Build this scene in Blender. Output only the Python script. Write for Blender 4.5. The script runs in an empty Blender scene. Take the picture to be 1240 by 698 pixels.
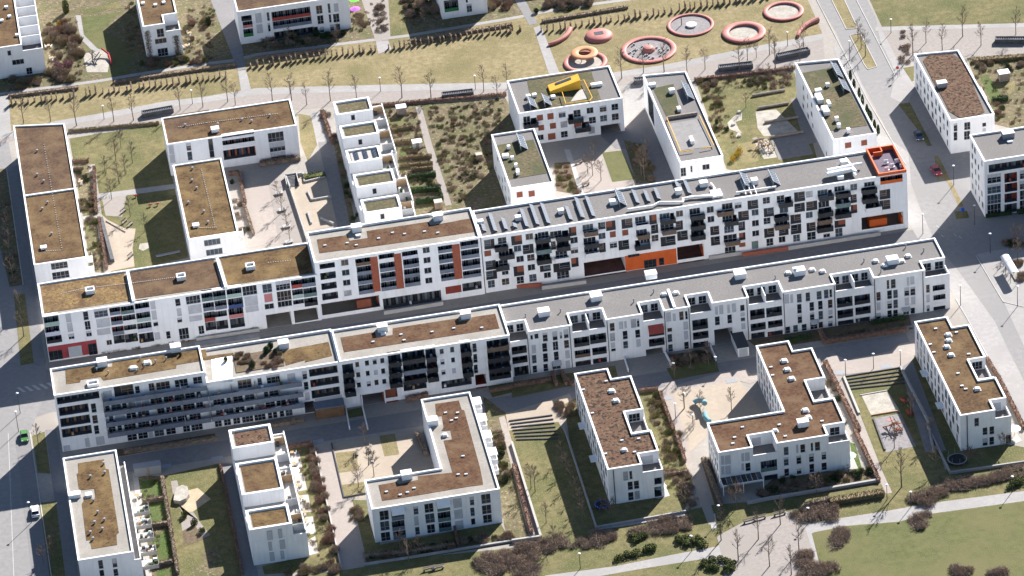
import bpy, math, random
from mathutils import Vector, Matrix
# ------------------------------------------------------------------ camera
random.seed(7)
scene = bpy.context.scene
FPX, DIST = 5058.8, 1000.0
_yaw, _pit, _rol = math.radians(7.278), math.radians(31.896), math.radians(-4.926)
FW = Vector((math.sin(_yaw)*math.cos(_pit), math.cos(_yaw)*math.cos(_pit), -math.sin(_pit)))
_r0 = Vector((math.cos(_yaw), -math.sin(_yaw), 0)); _u0 = _r0.cross(FW)
RT = _r0*math.cos(_rol) + _u0*math.sin(_rol)
UP = -_r0*math.sin(_rol) + _u0*math.cos(_rol)
CAM = -FW*DIST
cd = bpy.data.cameras.new('camera'); cam = bpy.data.objects.new('camera', cd)
scene.collection.objects.link(cam)
cam.matrix_world = Matrix(((RT.x, UP.x, -FW.x, CAM.x), (RT.y, UP.y, -FW.y, CAM.y), (RT.z, UP.z, -FW.z, CAM.z), (0, 0, 0, 1)))
cd.sensor_fit = 'HORIZONTAL'; cd.sensor_width = 36.0; cd.lens = FPX/1240*36.0
cd.clip_start = 10.0; cd.clip_end = 6000.0
scene.camera = cam
# ------------------------------------------------------------------ light
SUN_AZ, SUN_EL = math.radians(38.6), math.radians(31.0)     # azimuth measured from +Y towards +X
world = bpy.data.worlds.new('World'); scene.world = world; world.use_nodes = True
wn = world.node_tree.nodes; wl = world.node_tree.links
sky = wn.new('ShaderNodeTexSky'); sky.sky_type = 'NISHITA'; sky.sun_disc = False
sky.sun_elevation = SUN_EL; sky.sun_rotation = SUN_AZ
sky.air_density = 1.0; sky.dust_density = 0.5; sky.ozone_density = 3.0
bg = wn['Background']; bg.inputs['Strength'].default_value = 0.05
wl.new(sky.outputs['Color'], bg.inputs['Color'])
sl = bpy.data.lights.new('sun', 'SUN'); sl.energy = 5.0; sl.angle = math.radians(0.53); sl.color = (1.0, 0.955, 0.905)
so = bpy.data.objects.new('sun', sl); scene.collection.objects.link(so)
_sd = Vector((math.sin(SUN_AZ)*math.cos(SUN_EL), math.cos(SUN_AZ)*math.cos(SUN_EL), math.sin(SUN_EL)))
so.rotation_euler = _sd.to_track_quat('Z', 'Y').to_euler(); so.location = (0, 0, 300)
vs = scene.view_settings
vs.view_transform = 'Standard'; vs.look = 'None'; vs.gamma = 1.0; vs.use_curve_mapping = False
vs.exposure = 1.5
# ------------------------------------------------------------------ pixel -> place
def ray(px, py):
    return (FW*FPX + RT*(px-620) - UP*(py-349)).normalized()
def P(px, py, z=0.0):
    d = ray(px, py); t = (z-CAM.z)/d.z
    return CAM + d*t
def onplane(px, py, p0, n):
    d = ray(px, py); t = (p0-CAM).dot(n)/d.dot(n)
    return CAM + d*t
def proj(p):
    q = p-CAM; w = q.dot(FW)
    return 620+FPX*q.dot(RT)/w, 349-FPX*q.dot(UP)/w
def ctx(ox, oy, k=6.844):
    f = lambda x, y: (ox+x/k, oy+y/k)
    f.k = k
    return f
def C4(ox, oy): return ctx(ox, oy, 3.987)
ID = ctx(0, 0, 1.0)
# ------------------------------------------------------------------ materials
MATS = {}
def mat(name, c1, c2=None, scale=1.0, rough=0.85, bump=0.0, c3=None, s3=0.15, spec=0.3, obj=False, metal=0.0, detail=6.0, emit=None, bs=None, lo=.36, hi=.64, speck=None, sk=4.0, sth=.60, streak=None):
    m = bpy.data.materials.new(name); m.use_nodes = True; MATS[name] = m
    nt = m.node_tree; N = nt.nodes; L = nt.links
    b = N['Principled BSDF']; b.inputs['Roughness'].default_value = rough
    b.inputs['Specular IOR Level'].default_value = spec; b.inputs['Metallic'].default_value = metal
    c4 = lambda c: (c[0], c[1], c[2], 1)
    if c2 is None:
        b.inputs['Base Color'].default_value = c4(c1); return m
    if obj:
        tc = N.new('ShaderNodeTexCoord'); co = tc.outputs['Object']
    else:
        g = N.new('ShaderNodeNewGeometry'); co = g.outputs['Position']
    n1 = N.new('ShaderNodeTexNoise'); n1.inputs['Scale'].default_value = scale; n1.inputs['Detail'].default_value = detail
    n1.inputs['Roughness'].default_value = 0.65
    L.new(co, n1.inputs['Vector'])
    r = N.new('ShaderNodeValToRGB'); r.color_ramp.elements[0].position = lo; r.color_ramp.elements[1].position = hi
    r.color_ramp.elements[0].color = c4(c1); r.color_ramp.elements[1].color = c4(c2)
    L.new(n1.outputs['Fac'], r.inputs['Fac']); out = r.outputs['Color']
    if c3 is not None:
        n2 = N.new('ShaderNodeTexNoise'); n2.inputs['Scale'].default_value = s3; n2.inputs['Detail'].default_value = 5
        n2.inputs['Roughness'].default_value = 0.6
        L.new(co, n2.inputs['Vector'])
        r2 = N.new('ShaderNodeValToRGB'); r2.color_ramp.elements[0].position = .42; r2.color_ramp.elements[1].position = .66
        L.new(n2.outputs['Fac'], r2.inputs['Fac'])
        mx = N.new('ShaderNodeMixRGB'); L.new(r2.outputs['Color'], mx.inputs['Fac'])
        L.new(out, mx.inputs['Color1']); mx.inputs['Color2'].default_value = c4(c3); out = mx.outputs['Color']
    if streak is not None:
        mp = N.new('ShaderNodeMapping'); mp.inputs['Scale'].default_value = (1.6, 1.6, .12); L.new(co, mp.inputs['Vector'])
        n5 = N.new('ShaderNodeTexNoise'); n5.inputs['Scale'].default_value = 1.0; n5.inputs['Detail'].default_value = 4; L.new(mp.outputs['Vector'], n5.inputs['Vector'])
        r5 = N.new('ShaderNodeValToRGB'); r5.color_ramp.elements[0].position = .52; r5.color_ramp.elements[1].position = .80; L.new(n5.outputs['Fac'], r5.inputs['Fac'])
        mx5 = N.new('ShaderNodeMixRGB'); L.new(r5.outputs['Color'], mx5.inputs['Fac']); L.new(out, mx5.inputs['Color1']); mx5.inputs['Color2'].default_value = c4(streak); out = mx5.outputs['Color']
    if speck is not None:
        n4 = N.new('ShaderNodeTexNoise'); n4.inputs['Scale'].default_value = sk; n4.inputs['Detail'].default_value = 2; L.new(co, n4.inputs['Vector'])
        r4 = N.new('ShaderNodeValToRGB'); r4.color_ramp.elements[0].position = sth; r4.color_ramp.elements[1].position = sth+.06; L.new(n4.outputs['Fac'], r4.inputs['Fac'])
        mx4 = N.new('ShaderNodeMixRGB'); L.new(r4.outputs['Color'], mx4.inputs['Fac']); L.new(out, mx4.inputs['Color1']); mx4.inputs['Color2'].default_value = c4(speck); out = mx4.outputs['Color']
    L.new(out, b.inputs['Base Color'])
    if bump:
        n3 = N.new('ShaderNodeTexNoise'); n3.inputs['Scale'].default_value = bs or scale*3; n3.inputs['Detail'].default_value = 4
        L.new(co, n3.inputs['Vector'])
        bp = N.new('ShaderNodeBump'); bp.inputs['Strength'].default_value = 1.0; bp.inputs['Distance'].default_value = bump
        L.new(n3.outputs['Fac'], bp.inputs['Height']); L.new(bp.outputs['Normal'], b.inputs['Normal'])
    return m
def M(n): return MATS[n]
mat('plaster', (.770, .775, .790), (.82, .825, .838), .35, .9, c3=(.735, .737, .745), s3=.22, bump=.006, bs=9, streak=(.67, .667, .66))
mat('plaster_warm', (.755, .757, .765), (.805, .805, .81), .35, .9, c3=(.72, .716, .71), s3=.3, bump=.006, bs=9, streak=(.66, .652, .64))
mat('plaster_grey', (.36, .37, .38), (.42, .43, .44), .6, .9)
mat('cap_metal', (.72, .73, .74), (.80, .80, .80), 1.2, .5)
mat('cap_grey', (.50, .51, .53), (.58, .58, .59), 1.2, .5)
mat('gravel_grey', (0.124, 0.116, 0.113), (0.187, 0.178, 0.173), 2.5, .95, .02, c3=(0.141, 0.131, 0.128), s3=.12)
mat('gravel_pale', (0.232, 0.214, 0.190), (0.302, 0.281, 0.254), 2.2, .95, .02, c3=(0.221, 0.204, 0.181), s3=.2)
mat('slab_pale', (0.335, 0.318, 0.295), (0.379, 0.362, 0.340), .9, .9)
mat('sedum_rust', (0.041, 0.017, 0.009), (0.106, 0.050, 0.022), 1.3, 1, .09, c3=(0.122, 0.073, 0.039), s3=0.28, lo=.36, hi=.63, bs=3.0, speck=(0.038, 0.026, 0.014), sk=1.7, sth=.65)
mat('sedum_brown', (0.039, 0.020, 0.008), (0.108, 0.060, 0.025), 1.3, 1, .09, c3=(0.139, 0.088, 0.040), s3=0.2, lo=.36, hi=.63, bs=3.0, speck=(0.035, 0.024, 0.013), sk=1.7, sth=.65)
mat('sedum_ochre', (0.042, 0.023, 0.008), (0.113, 0.065, 0.024), 1.3, 1, .09, c3=(0.158, 0.103, 0.042), s3=0.22, lo=.36, hi=.63, bs=3.0, speck=(0.035, 0.024, 0.013), sk=1.7, sth=.65)
mat('sedum_plum', (0.044, 0.022, 0.013), (0.095, 0.055, 0.030), 1.3, 1, .09, c3=(0.126, 0.080, 0.043), s3=0.2, lo=.36, hi=.63, bs=3.0, speck=(0.038, 0.026, 0.014), sk=1.7, sth=.65)
mat('sedum_gold', (0.101, 0.058, 0.023), (0.242, 0.163, 0.066), 1.3, 1, .09, c3=(0.088, 0.049, 0.025), s3=0.3, lo=.36, hi=.63, bs=3.0, speck=(0.040, 0.028, 0.016), sk=1.7, sth=.65)
mat('sedum_moss', (0.06, 0.05, 0.028), (0.135, 0.11, 0.06), 1.3, 1, .09, c3=(0.058, 0.064, 0.028), s3=0.16, lo=.36, hi=.63, bs=3.0, speck=(.045, .032, .018), sk=1.7, sth=.65)
mat('sedum_heath', (0.055, 0.030, 0.017), (0.155, 0.097, 0.059), 1.6, 1, .09, c3=(0.097, 0.049, 0.030), s3=0.5, lo=.36, hi=.63, bs=3.0, speck=(0.021, 0.012, 0.008), sk=1.5, sth=0.54)
mat('soil', (.075, .052, .036), (.16, .115, .08), 1.5, 1, .08, c3=(.12, .10, .05), s3=.3)
mat('glass_dark', (.010, .012, .016), (.028, .032, .040), .7, .15, spec=.35)
mat('glass_blue', (.035, .05, .068), (.075, .095, .115), .7, .15, spec=.4)
mat('glass_brown', (.03, .02, .016), (.085, .06, .045), .7, .2, spec=.5)
mat('curtain', (.28, .29, .31), (.42, .43, .45), .8, .35, spec=.5)
mat('frame_grey', (.30, .31, .33)); mat('frame_white', (.70, .71, .72)); mat('frame_dark', (.05, .053, .06))
mat('blind', (.40, .41, .445), (.48, .49, .525), .7, .6)
mat('shutter_red', (.20, .062, .036), (.25, .08, .045), .7, .7)
mat('brick_red', (.26, .075, .045), (.32, .10, .06), 1.5, .9, .01)
mat('orange', (.50, .090, .018), (.58, .115, .024), .6, .6)
mat('red_paint', (.30, .045, .055), (.35, .06, .065), .6, .7)
mat('red_dark', (.20, .035, .025), (.24, .045, .03), .6, .8)
mat('red_floor', (.115, .055, .05), (.16, .085, .075), .6, .9)
mat('yellow', (.62, .34, .03), (.70, .40, .04), .6, .6)
mat('dark_panel', (.014, .014, .018), (.026, .026, .032), 1.0, .5)
mat('dark_bal', (.016, .018, .022), (.030, .033, .040), 1.0, .5)
mat('bal_white', (.68, .68, .69), (.74, .74, .75), 1.0, .6)
mat('bal_grey', (.125, .150, .195), (.17, .195, .245), .8, .35)
mat('bal_mint', (.30, .40, .37), (.36, .46, .43), 1.0, .4)
mat('bal_lilac', (.48, .50, .60), (.60, .61, .70), 1.5, .5)
mat('bal_green', (.03, .16, .05)); mat('bal_pink', (.45, .17, .17), (.5, .2, .2), 1, .6); mat('bal_red', (.28, .05, .04), (.32, .06, .05), 1, .6)
mat('bal_blue', (.05, .08, .20)); mat('bal_brown', (.11, .075, .055), (.14, .10, .075), 1, .7); mat('bal_teal', (.09, .14, .14), (.13, .19, .19), 1, .4)
mat('loggia_wall', (.10, .105, .115), (.15, .155, .165), .8, .9)  # darkened so the loggia recesses carry their shade in the colour
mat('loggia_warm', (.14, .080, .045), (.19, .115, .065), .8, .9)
mat('asphalt', (0.162, 0.157, 0.160), (0.205, 0.199, 0.200), .8, .9, .004, c3=(0.184, 0.177, 0.179), s3=.07, bs=6)
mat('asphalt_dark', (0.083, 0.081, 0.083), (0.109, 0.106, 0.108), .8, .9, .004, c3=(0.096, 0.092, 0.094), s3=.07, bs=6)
mat('asphalt_pale', (0.186, 0.179, 0.179), (0.229, 0.222, 0.220), .8, .9, .004, c3=(0.203, 0.197, 0.195), s3=.09, bs=6)
mat('paving', (0.251, 0.229, 0.204), (0.307, 0.285, 0.257), 1.1, .9, .004, c3=(0.257, 0.232, 0.207), s3=.1, bs=5)
mat('paving_pink', (0.277, 0.238, 0.211), (0.324, 0.285, 0.256), 1.0, .9, .004, c3=(0.283, 0.247, 0.224), s3=.12, bs=5)
mat('paving_tan', (0.313, 0.260, 0.204), (0.360, 0.306, 0.246), .9, .9, .004, c3=(0.302, 0.253, 0.201), s3=.12, bs=5)
mat('path_gravel', (0.224, 0.198, 0.182), (0.284, 0.254, 0.234), 1.2, .95, .01, c3=(0.244, 0.218, 0.198), s3=.09, bs=6)
mat('path_pale', (0.259, 0.248, 0.242), (0.311, 0.299, 0.291), .9, .9, c3=(0.246, 0.235, 0.229), s3=.1)
mat('sand', (0.370, 0.297, 0.198), (0.449, 0.376, 0.271), .7, 1, .05, c3=(0.343, 0.264, 0.172), s3=.3)
mat('sand_pale', (0.330, 0.304, 0.264), (0.422, 0.396, 0.350), 1.6, 1, .10, c3=(0.277, 0.251, 0.218), s3=.5)
mat('grass_dry', (.160, .128, .064), (.262, .215, .116), .7, 1, .08, c3=(.135, .118, .050), s3=.07, bs=4, speck=(.255, .212, .112), sk=3.0, sth=.58)
mat('grass_mix', (.096, .087, .034), (.178, .152, .070), .6, 1, .08, c3=(.078, .086, .028), s3=.10, bs=4, speck=(.185, .158, .078), sk=3.0, sth=.58)
mat('grass_lawn', (.066, .076, .024), (.108, .116, .040), .5, 1, .08, c3=(.125, .115, .050), s3=.045, bs=4, speck=(.120, .116, .046), sk=3.0, sth=.58)
mat('grass_green', (.030, .062, .012), (.075, .125, .026), 1.6, 1, .10, c3=(.085, .090, .030), s3=.45, bs=5, speck=(.11, .12, .04), sk=2.0, sth=.60)
mat('scrub', (0.083, 0.064, 0.040), (0.187, 0.152, 0.088), .8, 1, .15, c3=(0.094, 0.094, 0.037), s3=.2, bs=2.5, speck=(0.231, 0.198, 0.121), sk=1.3, sth=.60)
mat('hedge_brown', (0.190, 0.143, 0.106), (0.347, 0.274, 0.211), 1.2, 1)
mat('hedge_red', (.165, .098, .072), (.28, .185, .140), 1.2, 1)
mat('hedge_purple', (0.230, 0.174, 0.137), (0.386, 0.305, 0.241), 1.2, 1)
mat('hedge_tan', (.17, .13, .075), (.26, .205, .12), 1.2, 1)
mat('leaf_dark', (.018, .036, .014), (.045, .075, .026), 1.2, .9)
mat('leaf_olive', (.06, .075, .02), (.13, .145, .045), 1.2, .9)
mat('leaf_yellow', (.30, .20, .02), (.48, .34, .04), 1.2, .9)
mat('leaf_pink', (.26, .12, .15), (.36, .19, .22), 1.2, .9)
mat('twig', (.115, .085, .068), (.19, .145, .115), 2.0, 1)
mat('bark', (.11, .085, .068), (.18, .145, .115), 3.0, 1)
mat('concrete', (0.288, 0.284, 0.280), (0.368, 0.364, 0.356), .8, .9, c3=(0.288, 0.280, 0.276), s3=.3)
mat('concrete_pale', (0.354, 0.340, 0.323), (0.408, 0.394, 0.377), .8, .9)
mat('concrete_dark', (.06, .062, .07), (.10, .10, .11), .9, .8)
mat('metal_light', (.60, .62, .64), (.70, .72, .73), 1, .35, metal=.4)
mat('metal_dark', (.055, .058, .065)); mat('metal_mid', (.25, .26, .28))
mat('white_paint', (.80, .80, .79)); mat('white_fabric', (.74, .74, .74), (.82, .82, .81), 1, .9)
mat('solar', (0.056, 0.076, 0.112), (0.088, 0.112, 0.152), 1.4, .5, spec=.1)
mat('deck_purple', (.075, .055, .085), (.11, .085, .12), 1, .8)
mat('wood', (.30, .19, .10), (.40, .27, .16), 1.5, .8); mat('wood_grey', (.20, .17, .145), (.30, .26, .225), 1.5, .9)
mat('ring_pink', (.32, .100, .092), (.41, .145, .128), .6, .6, c3=(.36, .15, .125), s3=.4)
mat('ring_orange', (.42, .20, .085), (.50, .255, .115), .5, .6, c3=(.38, .16, .08), s3=.5)
mat('rubber_grey', (.17, .155, .16), (.24, .225, .225), 1, .9)
mat('car_white', (.78, .79, .80), rough=.25, spec=.6); mat('car_green', (.07, .20, .05), rough=.3, spec=.6)
mat('car_red', (.33, .025, .045), rough=.25, spec=.6); mat('car_navy', (.028, .042, .075), rough=.25, spec=.6); mat('car_grey', (.2, .21, .22), rough=.25, spec=.6)
mat('tyre', (.018, .018, .02)); mat('lamp_white', (.78, .79, .80)); mat('blue_paint', (.03, .10, .42)); mat('teal_paint', (.14, .27, .31)); mat('red_bright', (.40, .035, .035))
mat('water', (.02, .045, .06), (.03, .06, .08), 1, .08, spec=.6); mat('net_black', (.015, .016, .02)); mat('purple', (.35, .10, .45)); mat('lime', (.15, .55, .08))
mat('skin', (.45, .3, .22)); mat('cloth_dark', (.04, .045, .06)); mat('cloth_red', (.5, .04, .05))
# ------------------------------------------------------------------ mesh helpers
COL = scene.collection
class MB:
    def __init__(s): s.v = []; s.f = []; s.m = []
    def quad(s, a, b, c, d, mi=0):
        i = len(s.v); s.v += [tuple(a), tuple(b), tuple(c), tuple(d)]; s.f.append((i, i+1, i+2, i+3)); s.m.append(mi)
    def tri(s, a, b, c, mi=0):
        i = len(s.v); s.v += [tuple(a), tuple(b), tuple(c)]; s.f.append((i, i+1, i+2)); s.m.append(mi)
    def poly(s, pts, mi=0):
        i = len(s.v); s.v += [tuple(p) for p in pts]; s.f.append(tuple(range(i, i+len(pts)))); s.m.append(mi)
    def box(s, x0, y0, z0, x1, y1, z1, mi=0):
        i = len(s.v)
        s.v += [(x0, y0, z0), (x1, y0, z0), (x1, y1, z0), (x0, y1, z0), (x0, y0, z1), (x1, y0, z1), (x1, y1, z1), (x0, y1, z1)]
        for q in ((0, 3, 2, 1), (4, 5, 6, 7), (0, 1, 5, 4), (1, 2, 6, 5), (2, 3, 7, 6), (3, 0, 4, 7)):
            s.f.append(tuple(i+k for k in q)); s.m.append(mi)
        return s
    def prism(s, pts, z0, z1, mi=0, bottom=False):
        n = len(pts)
        for k in range(n):
            a, b = pts[k], pts[(k+1) % n]
            s.quad((a[0], a[1], z0), (b[0], b[1], z0), (b[0], b[1], z1), (a[0], a[1], z1), mi)
        s.poly([(p[0], p[1], z1) for p in pts], mi)
        if bottom: s.poly([(p[0], p[1], z0) for p in reversed(pts)], mi)
        return s
    def bar(s, a, b, r0, r1=None, n=4, mi=0, cap=True):
        a = Vector(a); b = Vector(b); r1 = r0 if r1 is None else r1
        d = (b-a)
        if d.length < 1e-6: return s
        d.normalize(); t = Vector((0, 0, 1)) if abs(d.z) < .9 else Vector((1, 0, 0))
        e = d.cross(t).normalized(); g = d.cross(e)
        i = len(s.v)
        for c, r in ((a, r0), (b, r1)):
            for k in range(n):
                an = 2*math.pi*k/n; s.v.append(tuple(c+e*(r*math.cos(an))+g*(r*math.sin(an))))
        for k in range(n):
            s.f.append((i+k, i+n+k, i+n+(k+1) % n, i+(k+1) % n)); s.m.append(mi)
        if cap:
            s.f.append(tuple(i+n+k for k in range(n-1, -1, -1))); s.m.append(mi); s.f.append(tuple(i+k for k in range(n))); s.m.append(mi)
        return s
    def lathe(s, prof, n=24, mi=0, c=(0, 0, 0)):
        i = len(s.v)
        for (r, z) in prof:
            for k in range(n):
                an = 2*math.pi*k/n; s.v.append((c[0]+r*math.cos(an), c[1]+r*math.sin(an), c[2]+z))
        for j in range(len(prof)-1):
            for k in range(n):
                s.f.append((i+j*n+k, i+j*n+(k+1) % n, i+(j+1)*n+(k+1) % n, i+(j+1)*n+k)); s.m.append(mi)
        return s
    def mesh(s, name, mats):
        me = bpy.data.meshes.new(name); me.from_pydata(s.v, [], s.f)
        for m in mats: me.materials.append(M(m) if isinstance(m, str) else m)
        if len(mats) > 1: me.polygons.foreach_set('material_index', s.m)
        me.update(); return me
def obj(name, mesh, parent=None, loc=None, rz=0.0, scale=None):
    o = bpy.data.objects.new(name, mesh); COL.objects.link(o)
    if parent is not None: o.parent = parent
    if loc is not None: o.location = loc
    if rz: o.rotation_euler = (0, 0, rz)
    if scale is not None: o.scale = scale
    return o
def tag(o, label, cat, group=None):
    o['label'] = label; o['category'] = cat
    if group: o['group'] = group
    return o
def thing(name, label, cat, loc=(0, 0, 0), rz=0.0, group=None):
    return tag(obj(name, None, None, loc, rz), label, cat, group)
def struct(name, me):
    o = obj(name, me); o['kind'] = 'structure'; return o
def dup(root, loc, rz=0.0, scale=None, label=None):
    r = root.copy(); COL.objects.link(r); r.location = loc; r.rotation_euler = (0, 0, rz)
    if scale is not None: r.scale = scale if hasattr(scale, '__len__') else (scale,)*3
    if label: r['label'] = label
    for ch in list(root.children):
        c = ch.copy(); COL.objects.link(c); c.parent = r
        for g in list(ch.children):
            d = g.copy(); COL.objects.link(d); d.parent = c
    return r
CACHE = {}
def cached(key, fn):
    if key not in CACHE: CACHE[key] = fn()
    return CACHE[key]
def inset(poly, t):
    n = len(poly); out = []
    for k in range(n):
        a, b, c = Vector(poly[k-1]), Vector(poly[k]), Vector(poly[(k+1) % n])
        d1 = (b-a).normalized(); d2 = (c-b).normalized()
        n1 = Vector((-d1.y, d1.x)); n2 = Vector((-d2.y, d2.x))
        p1 = a+n1*t; p2 = c+n2*t
        den = d1.x*d2.y-d1.y*d2.x
        if abs(den) < 1e-6: out.append(tuple(b+n1*t)); continue
        q = p2-p1; k1 = (q.x*d2.y-q.y*d2.x)/den
        out.append(tuple(p1+d1*k1))
    return out
def area2(p): return sum(p[i-1][0]*p[i][1]-p[i][0]*p[i-1][1] for i in range(len(p)))
def ccw(p): return list(p) if area2(p) > 0 else list(reversed(p))
# ------------------------------------------------------------------ ground
m = MB(); m.poly([(-2500, -2500, 0), (2500, -2500, 0), (2500, 2500, 0), (-2500, 2500, 0)]); struct('ground', m.mesh('ground', ['paving']))
r00, r31, r62, r93 = C4(0, 0), C4(310, 0), C4(620, 0), C4(930, 0)
s00, s31, s62, s93 = C4(0, 175), C4(310, 175), C4(620, 175), C4(930, 175)
u00, u31, u62, u93 = C4(0, 350), C4(310, 350), C4(620, 350), C4(930, 350)
v00, v31, v62, v93 = C4(0, 523), C4(310, 523), C4(620, 523), C4(930, 523)
SC = [0]
def sheet(name, mt, lvl, c, pts):
    SC[0] += 1; w = ccw([tuple(P(*c(x, y)))[:2] for x, y in pts]); m = MB(); m.poly([(p[0], p[1], .012*lvl+.0011*(SC[0] % 10)) for p in w]); return struct(name, m.mesh(name, [mt]))
def kerb(c, pts, w=.22, h=.12, mt='concrete_pale', name='kerb', lvl=0):
    pts = [P(*c(x, y)) for x, y in pts]; m = MB()
    for a, b in zip(pts, pts[1:]):
        d = (b-a).normalized(); n = Vector((-d.y, d.x, 0))*w/2
        m.prism(ccw([(a.x+n.x, a.y+n.y), (b.x+n.x, b.y+n.y), (b.x-n.x, b.y-n.y), (a.x-n.x, a.y-n.y)]), 0, h)
    return struct(name, m.mesh(name, [mt]))
# roads
p_, q_ = P(150, 553), P(150, 573); xl, xr = P(-60, 600).x, P(1165, 400).x
m = MB(); m.poly([(P(70, 560).x, q_.y, .012), (P(1100, 410).x, q_.y, .012), (P(1100, 410).x, p_.y, .012), (P(70, 560).x, p_.y, .012)]); struct('service_road', m.mesh('service_road', ['asphalt']))
sheet('street', 'asphalt', 1, ID, [(-60, 520), (20, 455), (60, 447), (560, 372), (1120, 276), (1135, 300), (1120, 330), (640, 405), (60, 500), (-60, 540)])
sheet('avenue', 'asphalt_pale', 1, ID, [(975, -30), (996, 12), (1012, 38), (1030, 78), (1050, 112), (1078, 165), (1095, 200), (1110, 240), (1126, 284), (1152, 318), (1200, 383), (1245, 470), (1300, 560), (1420, 560), (1330, 380), (1240, 260), (1150, 160), (1100, 92), (1080, 60), (1064, 28), (1035, -30)])
sheet('pavement', 'path_pale', 2, ID, [(1060, 20), (1066, 33), (1085, 70), (1108, 105), (1098, 128), (1078, 118), (1085, 90), (1066, 50)])
sheet('pavement', 'path_pale', 2, ID, [(1012, 45), (1033, 78), (1072, 165), (1100, 185), (1104, 230), (1130, 288), (1112, 290), (1095, 262), (1085, 210), (1062, 172), (1010, 62)])
sheet('pavement', 'path_pale', 2, ID, [(1146, 315), (1156, 322), (1205, 390), (1250, 485), (1285, 560), (1262, 560), (1240, 515), (1193, 435), (1158, 365), (1140, 330)])
sheet('pavement', 'path_pale', 2, ID, [(1183, 308), (1225, 300), (1300, 295), (1300, 400), (1240, 420), (1215, 365)])
sheet('grass_verge', 'grass_dry', 3, ID, [(1006.5, -2), (1021, -2), (1038, 34), (1025, 35)])
sheet('grass_verge', 'grass_dry', 3, ID, [(1029, 44), (1041.6, 41.4), (1062.4, 80), (1052, 84), (1046.6, 78)])
kerb(ID, [(1006, -2), (1025, 36), (1038.5, 34.5), (1021.5, -2)]); kerb(ID, [(1029, 43), (1046.6, 78.5), (1051, 84.5), (1062, 81), (1041.6, 40.6), (1029, 43)])
sheet('grass_verge', 'grass_mix', 3, ID, [(1087.8, 126.6), (1101.6, 124.4), (1128.7, 177), (1122.8, 177), (1110, 156)])
sheet('grass_verge', 'grass_dry', 3, ID, [(1131.6, 189.5), (1136, 188.7), (1149, 214.3), (1167.4, 250.8), (1160.8, 250.8), (1147.7, 221.6), (1141.8, 216.5), (1135.2, 220)])
sheet('grass_verge', 'grass_mix', 3, ID, [(1155.7, 256.5), (1170.8, 255.3), (1173.8, 264), (1158, 265.8)])
kerb(ID, [(988, -2), (1012, 45), (1050, 120), (1097, 200)]); kerb(ID, [(1036, -2), (1083, 90), (1082, 96)]); kerb(ID, [(1158, 363), (1175, 393), (1200, 440)]); kerb(ID, [(1182, 310), (1215, 366), (1240, 372)])
sheet('street', 'asphalt_pale', 1, ID, [(-80, 545), (30, 540), (58, 470), (45, 360), (10, 170), (-80, 200)])
sheet('street', 'asphalt_pale', 2, ID, [(-80, 540), (36, 522), (64, 720), (-80, 720)])
sheet('pavement', 'asphalt', 2, ID, [(22, 200), (40, 340), (48, 400), (56, 440), (40, 445), (27, 346), (7, 205)])
sheet('parking_bay', 'asphalt', 3, ID, [(18, 530), (36, 524), (66, 705), (40, 705)])
sheet('pavement', 'asphalt', 3, ID, [(55, 521), (68, 520), (96, 705), (79, 705)])
sheet('grass_verge', 'grass_mix', 4, ID, [(17, 357), (30, 356), (41, 440), (25, 443)])
sheet('grass_verge', 'scrub', 4, ID, [(-12, 205), (7.5, 205), (27.6, 345), (12, 348), (0, 300)])
sheet('grass_verge', 'grass_mix', 4, ID, [(39, 528), (54, 523), (61, 574), (46, 573)]); sheet('grass_verge', 'grass_mix', 4, ID, [(47.6, 609.5), (67.7, 607), (80, 705), (61, 705)])
kerb(ID, [(36, 522), (64, 710)]); kerb(ID, [(8, 205), (28, 345)]); kerb(ID, [(10, 525), (17, 705)], .15, .03)
for k in range(5): sheet('crossing_stripe', 'concrete_pale', 5, ID, [(20+k*9, 470-k*1.4), (24+k*9, 469.4-k*1.4), (32+k*9, 475-k*1.4), (28+k*9, 475.6-k*1.4)])
# promenade, meadow
U = [(-60, 172), (10, 160), (62, 148), (125, 137), (200, 123), (250, 117), (310, 107), (460, 103), (620, 100), (690, 96), (753, 86.5), (803, 79), (930, 53.5), (996, 41)]
LO = [(1000, 84), (962, 84), (930, 88), (841, 97), (757, 103), (680, 113), (611, 116), (533, 123), (460, 125.5), (357, 133), (310, 128), (250, 143), (175, 152), (83, 160), (20, 170), (-60, 185)]
sheet('promenade', 'path_gravel', 1, ID, U+LO)
sheet('path', 'path_pale', 2, ID, U+[(x, y+(8 if 300 < x < 640 else 7)) for x, y in reversed(U)])
U2 = [(1060, 33), (1150, 30.5), (1240, 28.5), (1400, 24)]
sheet('promenade', 'path_gravel', 1, ID, U2+[(1400, 56), (1240, 66), (1171, 69), (1083, 76)]); sheet('path', 'path_pale', 2, ID, U2+[(x, y+5) for x, y in reversed(U2)])
P2 = [(-60, 128), (10, 114), (60, 108), (120, 100), (160, 93), (251, 79), (283, 75), (310, 68), (414, 55), (495, 45), (620, 24), (681, 12), (770, 0), (880, -20)]
sheet('meadow', 'grass_dry', 1, ID, P2+[(960, -30), (980, 4), (996, 41)]+list(reversed(U[:-1])))
sheet('path', 'path_pale', 3, ID, P2+[(x, y-3.2) for x, y in reversed(P2)])
sheet('garden_ground', 'scrub', 1, ID, [(x, y-3.2) for x, y in P2]+[(880, -90), (-80, -90), (-80, 120)])
sheet('park_lawn', 'grass_mix', 1, ID, [(1052, -2), (1068, 32.5), (1240, 28), (1400, 24), (1400, -60), (1022, -60)])
sheet('path', 'path_pale', 4, ID, [(-3, 118), (10, 116), (14, 165), (-2, 170)])
sheet('path', 'path_pale', 4, ID, [(288, 86), (298, 85), (304, 109), (292, 111)]); sheet('path', 'asphalt', 4, ID, [(253, -5), (282, -5), (298, 84), (288, 86)])
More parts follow.
